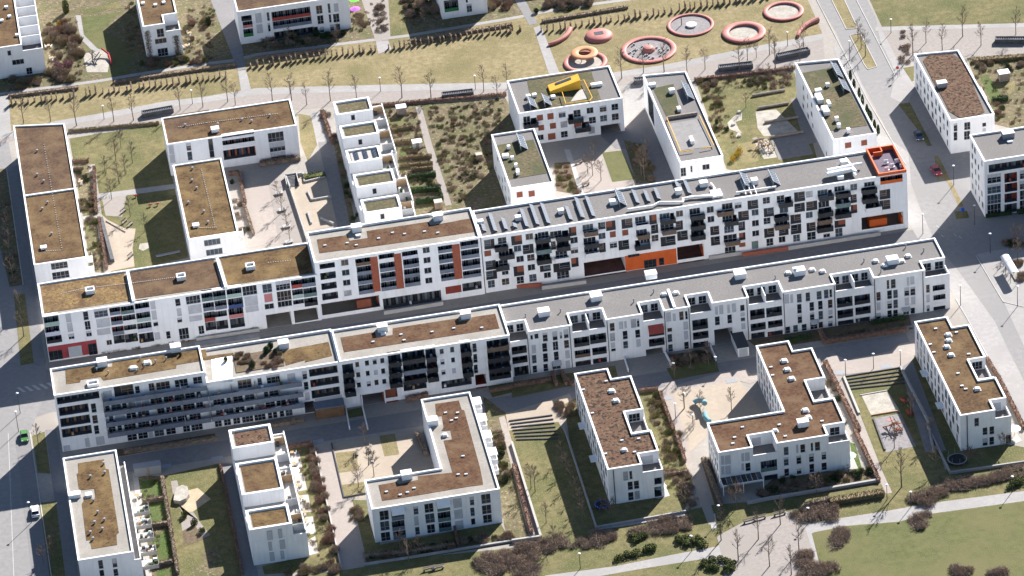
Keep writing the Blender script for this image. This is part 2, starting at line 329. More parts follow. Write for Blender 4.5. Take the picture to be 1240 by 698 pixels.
sheet('path', 'path_gravel', 4, ID, [(436, -5), (470, -5), (473, 48), (455, 51)]); sheet('path', 'path_pale', 4, ID, [(455, 51), (470, 49), (474, 60), (458, 66)])
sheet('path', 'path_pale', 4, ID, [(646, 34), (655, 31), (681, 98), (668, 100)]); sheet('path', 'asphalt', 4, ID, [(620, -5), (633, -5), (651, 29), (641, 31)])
sheet('lawn', 'grass_lawn', 2, r00, [(395, 85), (580, 60), (495, 150), (640, 230), (620, 370), (520, 390), (420, 250)])
sheet('path', 'path_pale', 3, r00, [(365, 75), (390, 75), (405, 170), (470, 235), (530, 255), (520, 275), (440, 240), (390, 190)])
sheet('sand_pit', 'sand_pale', 3, r00, [(400, 260), (500, 245), (530, 290), (520, 350), (420, 350)])
sheet('lawn', 'grass_mix', 2, r00, [(400, 50), (580, 10), (585, 40), (400, 72)]); sheet('lawn', 'grass_mix', 2, r31, [(620, 0), (700, 0), (740, 170), (640, 190)])
# court between the western blocks
sheet('lawn', 'grass_mix', 1, ID, [(84, 168), (196, 150), (228, 312), (150, 330), (112, 330)])
sheet('path', 'paving', 2, s00, [(425, 100), (458, 95), (490, 330), (540, 640), (505, 640), (460, 340)]); sheet('path', 'path_pale', 3, s00, [(470, 240), (840, 192), (845, 215), (480, 265)]); sheet('path', 'path_pale', 3, s00, [(395, 350), (465, 338), (468, 350), (400, 364)])
sheet('gravel_patch', 'path_gravel', 3, s00, [(492, 262), (612, 245), (600, 300), (590, 350), (510, 345)]); sheet('play_court', 'paving_tan', 3, s00, [(490, 340), (520, 365), (600, 405), (655, 408), (640, 500), (650, 590), (525, 615)])
sheet('gravel_patch', 'sand_pale', 3, s00, [(675, 480), (715, 475), (720, 500), (690, 515), (670, 505)])
sheet('garden_ground', 'scrub', 2, s00, [(355, 95), (430, 90), (465, 340), (520, 610), (440, 620), (400, 350)])
for pl in ([(410, 375), (450, 365), (455, 430), (420, 440)], [(385, 255), (410, 255), (415, 330), (395, 330)]): sheet('lawn', 'grass_lawn', 3, s00, pl)
# yard of the gallery block
sheet('yard', 'paving_pink', 1, s31, [(-100, 250), (-10, 200), (100, 190), (205, 470), (-60, 500)]); sheet('yard', 'paving_tan', 1, s31, [(140, 160), (235, 150), (335, 140), (395, 390), (245, 420)])
sheet('gravel_patch', 'path_gravel', 1, s31, [(60, 190), (145, 165), (240, 470), (110, 480)])
sheet('path', 'asphalt', 2, s31, [(300, -10), (372, -15), (455, 395), (395, 405)]); sheet('lawn', 'grass_dry', 2, r31, [(205, 550), (262, 560), (300, 690), (250, 780), (215, 690)])
sheet('path', 'path_pale', 2, r31, [(262, 545), (330, 535), (385, 660), (395, 690), (295, 700)])
sheet('garden_ground', 'scrub', 2, s31, [(372, -15), (400, -15), (480, 380), (455, 395)])
# kitchen gardens
sheet('garden_ground', 'scrub', 2, ID, [(462, 128), (535, 125), (612, 119), (640, 165), (598, 168), (615, 262), (500, 275), (478, 180)])
sheet('path', 'path_gravel', 3, r31, [(770, 515), (800, 520), (850, 698), (945, 990), (915, 995), (815, 698)])
for pl in ([(640, 580), (735, 570), (745, 625), (660, 640)],): sheet('lawn', 'grass_lawn', 3, r31, pl)
for pl in ([(690, 45), (760, 10), (765, 30), (700, 60)], [(740, 160), (855, 155), (858, 175), (745, 185)], [(745, 205), (860, 195), (862, 215), (750, 225)], [(700, 15), (770, 5), (775, 20), (705, 30)]): sheet('lawn', 'grass_green', 3, s31, pl)
# court east of the small block
sheet('yard', 'paving_pink', 1, s62, [(275, 90), (430, 55), (480, 180), (600, 165), (612, 200), (340, 240)]); sheet('lawn', 'grass_lawn', 2, s62, [(435, 40), (530, 30), (595, 168), (485, 182)])
sheet('path', 'concrete_pale', 2, s62, [(252, 25), (280, 25), (348, 240), (322, 240)]); sheet('planting_bed', 'soil', 2, s62, [(205, 90), (280, 85), (325, 245), (215, 225)])
sheet('path', 'asphalt', 2, s62, [(630, -100), (755, -10), (815, 165), (700, 190), (640, 60)]); sheet('lawn', 'scrub', 2, s62, [(540, -20), (635, 0), (695, 185), (600, 190)])
sheet('yard', 'path_pale', 1, r62, [(545, 410), (640, 400), (640, 520), (520, 630), (545, 520)]); sheet('yard', 'asphalt', 1, r62, [(430, 610), (520, 640), (640, 530), (760, 698), (740, 720), (500, 720), (430, 660)])  # pale sheet paints the sunlit gap, asphalt sheet the shade cast beside it
# playground garden
sheet('lawn', 'grass_mix', 1, ID, [(842, 98), (962, 88), (990, 195), (905, 210), (880, 205)])
sheet('sand_pit', 'sand_pale', 2, r62, [(1075, 560), (1110, 545), (1110, 580), (1080, 590), (1095, 625), (1110, 640), (1075, 670), (1090, 640), (1050, 625), (1040, 595)])
sheet('sand_pit', 'sand_pale', 2, r93, [(-60, 540), (40, 530), (110, 600), (150, 640), (-20, 660), (-50, 620)]); sheet('lawn', 'grass_dry', 2, s62, [(1090, 0), (1180, -20), (1190, 80), (1110, 95)])
sheet('yard', 'asphalt', 2, r93, [(110, 480), (150, 470), (235, 690), (180, 700)])
sheet('play_court', 'asphalt', 3, ID, [(933, 168), (973, 161.5), (985, 187), (943, 194)]); sheet('sand_pit', 'sand_pale', 3, ID, [(914, 173), (932, 170), (941, 191), (925, 193)])
# east gardens
sheet('garden_ground', 'scrub', 1, r93, [(960, 280), (1236, 262), (1400, 250), (1500, 700), (1090, 600)]); sheet('lawn', 'grass_green', 2, r93, [(1020, 370), (1060, 360), (1130, 470), (1080, 490)]); sheet('lawn', 'grass_dry', 2, r93, [(1140, 420), (1190, 390), (1195, 430), (1165, 460)])
sheet('lawn', 'grass_mix', 1, r93, [(650, 330), (705, 320), (705, 390), (690, 395)])
# south courts
sheet('garden_ground', 'grass_mix', 2, v00, [(785, 215), (1062, 152), (1170, 705), (865, 705)])
sheet('path', 'asphalt', 2, v00, [(1062, 155), (1130, 148), (1250, 705), (1172, 705)])
sheet('sand_pit', 'sand', 3, v00, [(905, 285), (955, 272), (1018, 325), (930, 388), (880, 388), (855, 330)]); sheet('gravel_patch', 'path_gravel', 3, v00, [(825, 240), (855, 235), (865, 275), (838, 320)]); sheet('gravel_patch', 'path_gravel', 3, v00, [(855, 345), (880, 388), (935, 390), (960, 430), (1015, 500), (970, 520), (940, 450), (880, 480), (875, 440), (905, 420)])
sheet('planting_bed', 'soil', 4, v00, [(880, 480), (940, 450), (985, 520), (890, 558)]); sheet('planting_bed', 'scrub', 4, v00, [(915, 660), (1030, 620), (1080, 690), (940, 705)]); sheet('planting_bed', 'scrub', 4, v00, [(975, 580), (1045, 560), (1085, 625), (1040, 645), (970, 620)])
sheet('garden_ground', 'scrub', 2, v00, [(650, 215), (785, 215), (865, 705), (730, 705)])
for pl in ([(680, 240), (775, 228), (785, 305), (692, 325)], [(702, 350), (800, 332), (815, 425), (715, 445)], [(728, 500), (822, 482), (832, 615), (745, 640)], [(752, 675), (830, 660), (840, 705), (758, 705)]): sheet('lawn', 'grass_green', 3, v00, pl)
sheet('terrace', 'slab_pale', 3, v00, [(640, 200), (665, 200), (735, 705), (700, 705)])
sheet('path', 'paving_pink', 2, v31, [(280, 82), (362, 62), (425, 320), (465, 330), (480, 460), (525, 640), (412, 662)])
sheet('yard', 'paving_tan', 2, v31, [(365, 58), (680, 10), (800, -5), (870, 190), (535, 235), (520, 320), (425, 320)])
for pl in ([(383, 103), (480, 92), (498, 185), (400, 200)], [(595, 20), (670, 10), (692, 110), (620, 120)], [(415, 258), (520, 243), (527, 300), (425, 318)]): sheet('lawn', 'grass_dry', 3, v31, pl)
sheet('lawn', 'grass_mix', 2, v31, [(465, 330), (560, 330), (600, 545), (520, 560)])
sheet('garden_ground', 'grass_mix', 2, v31, [(150, 85), (278, 65), (408, 655), (355, 668), (40, 690), (30, 650), (240, 600)])
sheet('terrace', 'slab_pale', 3, v31, [(240, 530), (285, 505), (302, 585), (245, 600)])
for k in range(4): x, y = 158+k*22, 100+k*105; sheet('terrace', 'slab_pale', 3, v31, [(x, y), (x+50, y-6), (x+66, y+75), (x+20, y+85)])
sheet('service_road', 'asphalt', 2, v31, [(520, 632), (1240, 520), (1240, 535), (522, 650)])
sheet('garden_ground', 'grass_mix', 2, v31, [(520, 560), (1180, 440), (1236, 540), (600, 640), (530, 630)])
sheet('garden_ground', 'scrub', 2, ID, [(585, 480), (612, 500), (642, 655), (615, 655), (600, 590)])
sheet('path', 'paving_pink', 3, ID, [(604, 506), (611, 504), (653, 648), (641, 652)])
sheet('lawn', 'grass_mix', 2, ID, [(615, 522), (676, 511), (700, 555), (740, 655), (655, 665)])
sheet('yard', 'paving_tan', 2, ID, [(606, 503), (690, 477), (700, 500), (678, 512), (612, 524)])
sheet('lawn', 'grass_mix', 2, ID, [(683, 490), (702, 480), (748, 600), (800, 600), (830, 615), (720, 645), (700, 600)])
sheet('garden_ground', 'grass_mix', 2, u62, [(610, 490), (710, 490), (830, 850), (680, 870), (640, 600)]); sheet('lawn', 'grass_mix', 2, v62, [(720, 130), (840, 130), (880, 260), (830, 380), (690, 400), (640, 340)])
sheet('path', 'paving_pink', 3, u62, [(705, 485), (780, 440), (880, 880), (960, 1080), (985, 1120), (945, 1130), (850, 880)])
sheet('path', 'paving_pink', 3, u62, [(780, 470), (1000, 405), (1130, 385), (1180, 445), (1150, 460), (1100, 445), (775, 495)])
sheet('yard', 'paving_tan', 3, u62, [(775, 495), (1100, 445), (1240, 640), (1150, 700), (950, 700), (860, 790)])
sheet('path', 'paving', 3, v62, [(855, 180), (910, 170), (985, 440), (950, 450)])
sheet('garden_ground', 'soil', 2, v62, [(910, 130), (960, 120), (1020, 370), (985, 375)])
sheet('yard', 'paving_pink', 3, u93, [(255, 350), (320, 320), (400, 345), (590, 300), (640, 265), (705, 255), (705, 340), (640, 382), (370, 415), (340, 420)])
sheet('path', 'paving_pink', 3, u93, [(255, 350), (300, 345), (440, 640), (600, 985), (570, 990)])
sheet('lawn', 'grass_mix', 2, u93, [(365, 425), (640, 380), (700, 480), (830, 800), (860, 890), (600, 1000), (450, 620)])
sheet('sand_pit', 'sand_pale', 3, u93, [(450, 512), (575, 490), (640, 595), (500, 615)]); sheet('play_court', 'rubber_grey', 3, u93, [(512, 625), (640, 603), (715, 760), (570, 790)])
sheet('path', 'asphalt', 3, u93, [(640, 385), (690, 330), (800, 620), (860, 780), (760, 790)])
sheet('lawn', 'grass_mix', 2, u93, [(690, 320), (720, 320), (930, 700), (890, 860), (820, 760)]); sheet('lawn', 'grass_mix', 2, v93, [(790, 0), (910, -10), (935, 90), (1160, 60), (1260, 80), (1260, 145), (880, 205)])
sheet('terrace', 'slab_pale', 3, v93, [(1150, 60), (1200, 10), (1228, 45), (1175, 65)]); sheet('terrace', 'slab_pale', 3, v93, [(365, 185), (400, 95), (435, 178), (395, 185)]); sheet('terrace', 'slab_pale', 3, v62, [(690, 320), (735, 245), (762, 310), (710, 325)])
sheet('lawn', 'grass_green', 3, v93, [(395, 50), (420, 60), (460, 200), (420, 205)])
sheet('garden_ground', 'soil', 2, v93, [(-60, 300), (40, 215), (300, 190), (480, 200), (540, 240), (540, 255), (0, 340)])
# front gardens of the lower row
sheet('garden_ground', 'soil', 1, ID, [(85, 556), (140, 545), (260, 525), (262, 531), (150, 552), (90, 562)])
sheet('garden_ground', 'grass_mix', 1, ID, [(618, 463), (690, 452), (745, 443), (748, 456), (620, 482)]); sheet('garden_ground', 'soil', 2, u62, [(755, 320), (950, 290), (1000, 395), (790, 440)]); sheet('lawn', 'grass_lawn', 3, u62, [(745, 385), (985, 340), (1000, 400), (775, 440)])
sheet('garden_ground', 'soil', 1, ID, [(905, 412), (1100, 380), (1104, 394), (998, 412), (920, 424)]); sheet('lawn', 'grass_lawn', 2, u31, [(440, 585), (510, 572), (520, 612), (445, 625)])
sheet('lawn', 'grass_lawn', 2, u31, [(1120, 470), (1236, 450), (1236, 500), (1140, 525)])
# southern park
sheet('park_lawn', 'grass_mix', 1, ID, [(300, 705), (420, 690), (520, 674), (640, 662), (720, 645), (860, 612), (930, 606), (1060, 588), (1120, 574), (1240, 552), (1400, 520), (1400, 800), (300, 800)])
sheet('path', 'path_pale', 2, ID, [(640, 703), (662, 697), (745, 686), (820, 671), (868, 662), (900, 640), (960, 618), (979, 634), (1010, 629), (1086, 617), (1123, 610), (1240, 595), (1400, 570), (1400, 583), (1240, 607), (1130, 622), (1088, 632), (1025, 637), (985, 645), (995, 685), (990, 760), (870, 760), (880, 690), (853, 677), (783, 688), (720, 699), (690, 707)])
sheet('park_lawn', 'grass_lawn', 3, ID, [(983, 646), (1025, 638), (1088, 633), (1130, 623), (1240, 608), (1400, 585), (1400, 800), (1000, 800), (994, 690)])
sheet('path', 'path_gravel', 3, ID, [(868, 650), (905, 630), (955, 622), (975, 640), (992, 690), (985, 760), (880, 760), (876, 680)])
sheet('steps', 'concrete_pale', 3, ID, [(858, 625), (866, 622), (868, 640), (862, 642)])
# ------------------------------------------------------------------ building kit
GL = ['glass_dark']*13+['glass_blue']*3+['glass_brown']*2+['curtain']
def win_mesh(w, h, fr):
    def mk():
        m = MB(); t = .07
        m.box(0, .13, 0, t, .21, h); m.box(w-t, .13, 0, w, .21, h); m.box(t, .13, 0, w-t, .21, t); m.box(t, .13, h-t, w-t, .21, h)
        n = 1 if w < 1.25 else (2 if w < 2.3 else (3 if w < 3.4 else 4))
        for k in range(1, n): x = w*k/n; m.box(x-.05, .125, t, x+.05, .21, h-t)
        if h > 1.75: m.box(t, .128, h*.36-.035, w-t, .208, h*.36+.035)
        return m.mesh('window', [fr])
    return cached(('win', round(w, 2), round(h, 2), fr), mk)
def quad_mesh(name, w, h, y, mt, t=.05):
    return cached((name, round(w, 2), round(h, 2), y, mt), lambda: MB().box(0, y, 0, w, y+t, h).mesh(name, [mt]))
class Bld:
    def __init__(s, name, label, z, pts=None, world=None, skew=(), wall='plaster', frame='frame_grey', roof='gravel_grey', ph=.45, pt=.35, cap='cap_metal', ortho=True, roofz=True, cat='building', group=None):
        s.name = name; s.z = z; s.wall = wall; s.frame = frame
        if world is None:
            w = [P(px, py, z) for px, py in pts]; w = [[p.x, p.y] for p in w]
        else: w = [list(p) for p in world]
        n = len(w)
        if ortho:
            for k in range(n):
                a, b = w[k], w[(k+1) % n]
                if k in skew: continue
                i = 1 if abs(a[0]-b[0]) > abs(a[1]-b[1]) else 0
                a[i] = b[i] = (a[i]+b[i])/2
        s.poly = ccw([tuple(p) for p in w])
        cx = sum(p[0] for p in w)/n; cy = sum(p[1] for p in w)/n
        s.ox, s.oy = cx, cy
        s.e = thing(name, label, cat, (cx, cy, 0), group=group)
        s.xs = [p[0] for p in s.poly]; s.ys = [p[1] for p in s.poly]
        s.x0, s.x1, s.y0, s.y1 = min(s.xs), max(s.xs), min(s.ys), max(s.ys)
        s.edges = []      # (p0,p1,z0,z1,openings)
        for k in range(n):
            s.edges.append([s.poly[k], s.poly[(k+1) % n], 0.0, z-.05, []])
        s.ops = []
        if roofz:
            s.rz = z-ph; ip = inset(s.poly, pt); oc = inset(s.poly, -.05)
            m = MB(); m.poly([(p[0]-cx, p[1]-cy, s.rz) for p in ip]); s.roof = obj('roof', m.mesh('roof', [roof]), s.e)
            m = MB()
            for k in range(n):
                a, b, c, d = oc[k], oc[(k+1) % n], ip[(k+1) % n], ip[k]
                L = lambda p, zz: (p[0]-cx, p[1]-cy, zz)
                m.quad(L(a, z), L(b, z), L(c, z), L(d, z)); m.quad(L(a, z-.16), L(b, z-.16), L(b, z), L(a, z))
                m.quad(L(c, s.rz), L(d, s.rz), L(d, z), L(c, z)); m.quad(L(b, z-.16), L(a, z-.16), L(s.poly[k], z-.16), L(s.poly[(k+1) % n], z-.16))
            obj('parapet', m.mesh('parapet', [cap]), s.e)
    def loc(s, p, z=None): return (p[0]-s.ox, p[1]-s.oy, p[2] if z is None else z)
    # terrace block filling a notch of the upper storey
    def terrace(s, x0, x1, y0, y1, zf, zr, sides='f', floor='gravel_grey', rail='plaster', t=.2):
        L = s.loc
        if 'f' in sides: s.edges.append([(x0, y0), (x1, y0), 0, zr-.02, []])
        if 'r' in sides: s.edges.append([(x1, y0), (x1, y1), 0, zr-.02, []])
        if 'l' in sides: s.edges.append([(x0, y1), (x0, y0), 0, zr-.02, []])
        m = MB(); m.quad(L((x0, y0, zf)), L((x1, y0, zf)), L((x1, y1, zf)), L((x0, y1, zf)))
        obj('terrace_floor', m.mesh('terrace_floor', [floor]), s.e)
        m = MB(); a = s.ox; b = s.oy
        if 'f' in sides: m.box(x0-a-(.02 if 'l' in sides else -.004), y0-b-.02, zr-.05, x1-a+(.02 if 'r' in sides else -.004), y0-b+t, zr); m.box(x0-a+.004, y0-b+.01, zf, x1-a-.01, y0-b+t-.01, zr-.05)
        if 'r' in sides: m.box(x1-a-t, y0-b+t, zr-.051, x1-a+.02, y1-b-.004, zr-.001); m.box(x1-a-t+.01, y0-b+t, zf, x1-a-.01, y1-b-.004, zr-.05)
        if 'l' in sides: m.box(x0-a-.02, y0-b+t, zr-.051, x0-a+t, y1-b-.004, zr-.001); m.box(x0-a+.01, y0-b+t, zf, x0-a+t-.01, y1-b-.004, zr-.05)
        obj('balustrade', m.mesh('balustrade', [rail]), s.e)
    def open(s, c, txt, plane='f', at=None):
        """txt: 'kind cx cy w h; ...' in the zoom's pixels; the wall plane gives each its place."""
        lw = lh = 0
        if plane == 'f': n = Vector((0, 1, 0)); p0 = Vector((0, s.y0 if at is None else at, 0)); dr = Vector((1, 0, 0))
        else: n = Vector((1, 0, 0)); p0 = Vector((s.x0 if at is None else at, 0, 0)); dr = Vector((0, -1, 0))
        for it in txt.split(';'):
            q = it.split()
            if not q: continue
            kind = q[0]; v = [float(t) for t in q[1:]]
            if len(v) == 4: lw, lh = v[2], v[3]
            if len(v) == 3: lh = v[2]
            px, py = c(v[0], v[1]); p = onplane(px, py, p0, n)
            a = proj(p); b = proj(p+dr); u = proj(p+Vector((0, 0, 1)))
            sx = abs(b[0]-a[0]) if plane == 'f' else math.hypot(b[0]-a[0], b[1]-a[1]); sz = abs(u[1]-a[1])
            s.ops.append((kind, plane, p, lw/c.k/sx*(1.12 if kind == 'w' else 1), lh/c.k/sz*(1.04 if kind == 'w' else 1)))
    def add(s, kind, plane, x, y, z0, w, h):
        s.ops.append((kind, plane, Vector((x, y, z0+h/2)), w, h))
    def finish(s):
        extra = []
        for (k, pl, p, w, h) in s.ops:
            if k.split(':')[0] == 'B': extra.append(('l:none', pl, Vector((p.x, p.y, p.z-h/2+.85+1.05)), w*.9, 2.0))
        for (kind, pl, p, w, h) in s.ops+extra:
            best = None
            for e in s.edges:
                a, b = Vector(e[0]), Vector(e[1]); d = b-a; ln = d.length; d /= ln
                if pl == 'f' and (abs(d.y) > .12 or d.x < 0): continue
                if pl == 'l' and (abs(d.x) > .2 or d.y > 0): continue
                q = Vector((p.x, p.y))-a; t = q.dot(d); off = abs(q.x*d.y-q.y*d.x)
                if off > .35 or t < 0 or t > ln or p.z > e[3]+.8: continue
                best = (e, t, ln)
            if best is None: continue
            e, t, ln = best
            s0, s1 = round((t-w/2)/.05)*.05, round((t+w/2)/.05)*.05; z0, z1 = round((p.z-h/2)/.1)*.1, round((p.z+h/2)/.1)*.1
            kk = kind.split(':')[0]
            if kk not in ('B', 'A'):
                s0 = max(s0, .12); s1 = min(s1, ln-.12); z0 = max(z0, .02); z1 = min(z1, e[3]-.2)
                if s1-s0 < .25 or z1-z0 < .25: continue
                if kk not in ('s', 'f', 'P') and any(not (s1 <= o[1]+.04 or s0 >= o[2]-.04 or z1 <= o[3]+.06 or z0 >= o[4]-.06) for o in e[4] if o[0].split(':')[0] not in ('s', 'f', 'P', 'B', 'A')):
                    # trim against neighbours, give up when little is left
                    for o in e[4]:
                        if o[0].split(':')[0] in ('s', 'f', 'P', 'B', 'A'): continue
                        if not (s1 <= o[1]+.04 or s0 >= o[2]-.04 or z1 <= o[3]+.06 or z0 >= o[4]-.06):
                            c = [('z0', o[4]+.08, z1-o[4]-.08), ('z1', o[3]-.08, o[3]-.08-z0), ('s0', o[2]+.06, s1-o[2]-.06), ('s1', o[1]-.06, o[1]-.06-s0)]
                            tot = {'z0': z1-z0, 'z1': z1-z0, 's0': s1-s0, 's1': s1-s0}
                            c.sort(key=lambda r: -r[2]/tot[r[0]]); nm, val, left = c[0]
                            if nm == 'z0': z0 = val
                            elif nm == 'z1': z1 = val
                            elif nm == 's0': s0 = val
                            else: s1 = val
                    if s1-s0 < .35 or z1-z0 < .4: continue
            e[4].append((kind, s0, s1, z0, z1))
        for e in s.edges: s.build_wall(e)
        return s
    def build_wall(s, e):
        a, b = Vector(e[0]), Vector(e[1]); ln = (b-a).length; d = (b-a)/ln; ang = math.atan2(d.y, d.x)
        base = (a.x-s.ox, a.y-s.oy, 0); Z0, Z1 = e[2], e[3]
        holes = [o for o in e[4] if o[0].split(':')[0] not in ('s', 'f', 'P', 'B', 'A')]
        m = MB(); ss = sorted({0.0, ln} | {o[1] for o in holes} | {o[2] for o in holes})
        for i in range(len(ss)-1):
            x0, x1 = ss[i], ss[i+1]
            if x1-x0 < 1e-4: continue
            mid = (x0+x1)/2; cuts = sorted((o[3], o[4]) for o in holes if o[1] < mid < o[2]); z = Z0
            for (c0, c1) in cuts:
                if c0 > z+1e-4: m.quad((x0, 0, z), (x1, 0, z), (x1, 0, c0), (x0, 0, c0))
                z = max(z, c1)
            if z < Z1: m.quad((x0, 0, z), (x1, 0, z), (x1, 0, Z1), (x0, 0, Z1))
        for o in holes:
            k = o[0].split(':')[0]; dp = {'l': 1.5, 'p': 7.0, 'k': .14, 'ko': .14}.get(k, .22)
            _, x0, x1, z0, z1 = o
            m.quad((x0, 0, z0), (x0, 0, z1), (x0, dp, z1), (x0, dp, z0)); m.quad((x1, 0, z1), (x1, 0, z0), (x1, dp, z0), (x1, dp, z1))
            m.quad((x0, 0, z1), (x1, 0, z1), (x1, dp, z1), (x0, dp, z1))
            if k != 'p': m.quad((x0, 0, z0), (x0, dp, z0), (x1, dp, z0), (x1, 0, z0))
        obj('wall', m.mesh('wall', [s.wall]), s.e, base, ang)
        rot = Matrix.Rotation(ang, 3, 'Z')
        def put(name, me, x, y, z, par=None):
            if par is not None: return obj(name, me, par, (x, y, z))
            v = rot @ Vector((x, y, 0)); return obj(name, me, s.e, (base[0]+v.x, base[1]+v.y, z), ang)
        for o in e[4]:
            kk = o[0].split(':'); k = kk[0]; ar = kk[1] if len(kk) > 1 else None
            _, x0, x1, z0, z1 = o; w, h = round(x1-x0, 2), round(z1-z0, 2)
            if k == 'f':
                f = put('window', win_mesh(w, h, ar or s.frame), x0, -.17, z0); put('pane', quad_mesh('pane', w, h, .145, random.choice(GL), .02), 0, 0, 0, f)
            elif k in ('w', 'd'):
                f = put('window' if k == 'w' else 'door', win_mesh(w, h, ar or s.frame), x0, 0, z0)
                g = random.choice(GL) if k == 'w' else random.choice(['glass_dark', 'glass_dark', 'glass_blue'])
                put('pane', quad_mesh('pane', w, h, .19, g), 0, 0, 0, f)
                if k == 'w' and h > 1.0 and random.random() < .15:
                    bh = round(h*random.choice((.25, .4, .55)), 1); put('blind', quad_mesh('blind', round(w-.14, 2), bh, .15, 'blind', .03), .07, 0, h-bh-.07, f)
            elif k == 'b':
                f = put('window', win_mesh(w, h, s.frame), x0, 0, z0); put('blind', quad_mesh('blind', round(w-.1, 2), round(h-.1, 2), .09, ar or 'blind'), .05, 0, .05, f)
            elif k == 'o':
                put('shutter', quad_mesh('shutter', w, h, .08, 'shutter_red'), x0, 0, z0)
            elif k in ('k', 'ko'):
                side = random.random() < .5; f = put('window', quad_mesh('window_panel', w, h, .12, 'dark_panel'), x0, 0, z0)
                pw, pz = round(w*.62, 2), round(h*.62, 2); xx = w-pw-.06 if side else .06
                def fm(pw=pw, pz=pz):
                    q = MB(); t = .06
                    q.box(0, .05, 0, t, .12, pz); q.box(pw-t, .05, 0, pw, .12, pz); q.box(t, .05, 0, pw-t, .12, t); q.box(t, .05, pz-t, pw-t, .12, pz); q.box(t, .055, pz*.35, pw-t, .115, pz*.35+.05)
                    return q.mesh('frame', ['frame_grey'])
                if k == 'ko': put('shutter', quad_mesh('shutter', pw, round(h*.6, 2), .06, 'shutter_red'), xx, 0, h*.38, f)
                else:
                    put('frame', cached(('kf', pw, pz), fm), xx, 0, h-pz-.06, f); put('pane', quad_mesh('pane', round(pw-.12, 2), round(pz-.12, 2), .09, random.choice(['glass_dark', 'glass_blue', 'glass_brown']), .025), xx+.06, 0, h-pz, f)
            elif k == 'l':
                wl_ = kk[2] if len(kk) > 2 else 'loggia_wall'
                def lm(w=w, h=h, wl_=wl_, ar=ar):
                    q = MB(); y = 1.47; n = max(1, int(w/1.6)); q.quad((0, y, 0), (w, y, 0), (w, y, h), (0, y, h)); q.quad((0, .02, .012), (w, .02, .012), (w, y, .012), (0, y, .012), 6); q.quad((.012, .1, 0), (.012, y, 0), (.012, y, h), (.012, .1, h)); q.quad((w-.012, y, 0), (w-.012, .1, 0), (w-.012, .1, h), (w-.012, y, h))  # dark floor and side linings paint the recess shade over the reveals
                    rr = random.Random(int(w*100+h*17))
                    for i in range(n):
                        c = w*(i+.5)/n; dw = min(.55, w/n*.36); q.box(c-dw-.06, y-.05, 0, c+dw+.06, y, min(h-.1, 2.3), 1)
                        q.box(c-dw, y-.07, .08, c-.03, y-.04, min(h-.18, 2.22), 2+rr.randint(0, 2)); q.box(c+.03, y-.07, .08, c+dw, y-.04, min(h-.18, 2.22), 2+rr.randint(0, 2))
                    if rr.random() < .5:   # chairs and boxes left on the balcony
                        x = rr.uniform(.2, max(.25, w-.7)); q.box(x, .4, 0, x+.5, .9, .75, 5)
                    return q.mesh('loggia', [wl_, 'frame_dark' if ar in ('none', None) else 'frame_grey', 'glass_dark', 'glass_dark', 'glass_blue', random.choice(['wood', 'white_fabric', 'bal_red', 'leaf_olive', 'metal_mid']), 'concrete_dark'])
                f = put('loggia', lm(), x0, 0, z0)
                if ar != 'none':
                    rh = round(min(1.0, h*.42), 2); put('railing', quad_mesh('railing', round(w-.02, 2), rh, .03, ar or 'dark_bal'), .01, 0, 0, f)
            elif k == 'p':
                def pm(w=w, h=h, z0=z0, ar=ar):
                    q = MB(); y = 6.98
                    if ar: q.quad((0, -.6, .07-z0), (w, -.6, .07-z0), (w, y, .07-z0), (0, y, .07-z0))
                    q.quad((0, y, -.3), (w, y, -.3), (w, y, h), (0, y, h)); n = max(1, int(w/2.4))
                    for i in range(n): c = w*(i+.5)/n; q.box(c-.5, y-.06, 0, c+.5, y, min(2.3, h-.2), 1)
                    return q.mesh('passage', [ar or 'plaster_grey', 'glass_dark'])
                put('passage', pm(), x0, 0, z0)
            elif k == 's':
                f = put('window', win_mesh(w, h, 'frame_dark'), x0, -.26, z0); put('pane', quad_mesh('pane', w, h, .15, 'glass_dark', .04), 0, 0, 0, f)
            elif k == 'P':
                put('panel', quad_mesh('panel', w, h, -.04, ar, .035), x0, 0, z0)
            elif k == 'A':      # awning
                q = MB(); dp = 1.1; q.quad((0, -dp, h*.25), (w, -dp, h*.25), (w, -.02, h), (0, -.02, h)); q.quad((0, -dp, h*.05), (w, -dp, h*.05), (w, -dp, h*.25), (0, -dp, h*.25))
                put('awning', q.mesh('awning', [ar or 'white_fabric']), x0, 0, z0)
            elif k == 'B':
                zb = z0+.8; bh = 1.08
                def bm(w=w, mt=ar or 'dark_bal'):
                    q = MB(); dp = 1.3; q.box(0, -dp, -.12, w, -.003, 0); q.box(0, -dp, 0, w, -dp+.05, bh); q.box(0, -dp+.05, 0, .05, -.003, bh); q.box(w-.05, -dp+.05, 0, w, -.003, bh)
                    r = random.Random(int(w*100)); 
                    if w > 1.5: x = r.uniform(.2, w-.8); q.box(x, -.9, 0, x+.5, -.4, .7, 1)
                    return q.mesh('balcony', [mt, random.choice(['wood', 'white_fabric', 'metal_mid'])])
                put('balcony', cached(('B', w, ar), bm), x0, 0, zb)
    def inner(s, c, x, y, w, h, dep, mt, name='entrance_box'):
        '''box standing in a passage, dep metres behind the front wall'''
        n = Vector((0, 1, 0)); p0 = Vector((0, s.y0+dep, 0)); a = onplane(*c(x-w/2, y), p0, n); b = onplane(*c(x+w/2, y), p0, n); z = min(3.0, onplane(*c(x, y-h/2), p0, n).z)
        obj(name, MB().box(a.x-s.ox, s.y0-s.oy+dep, .08, b.x-s.ox, s.y0-s.oy+dep+3, max(2.6, z)).mesh(name, [mt]), s.e)
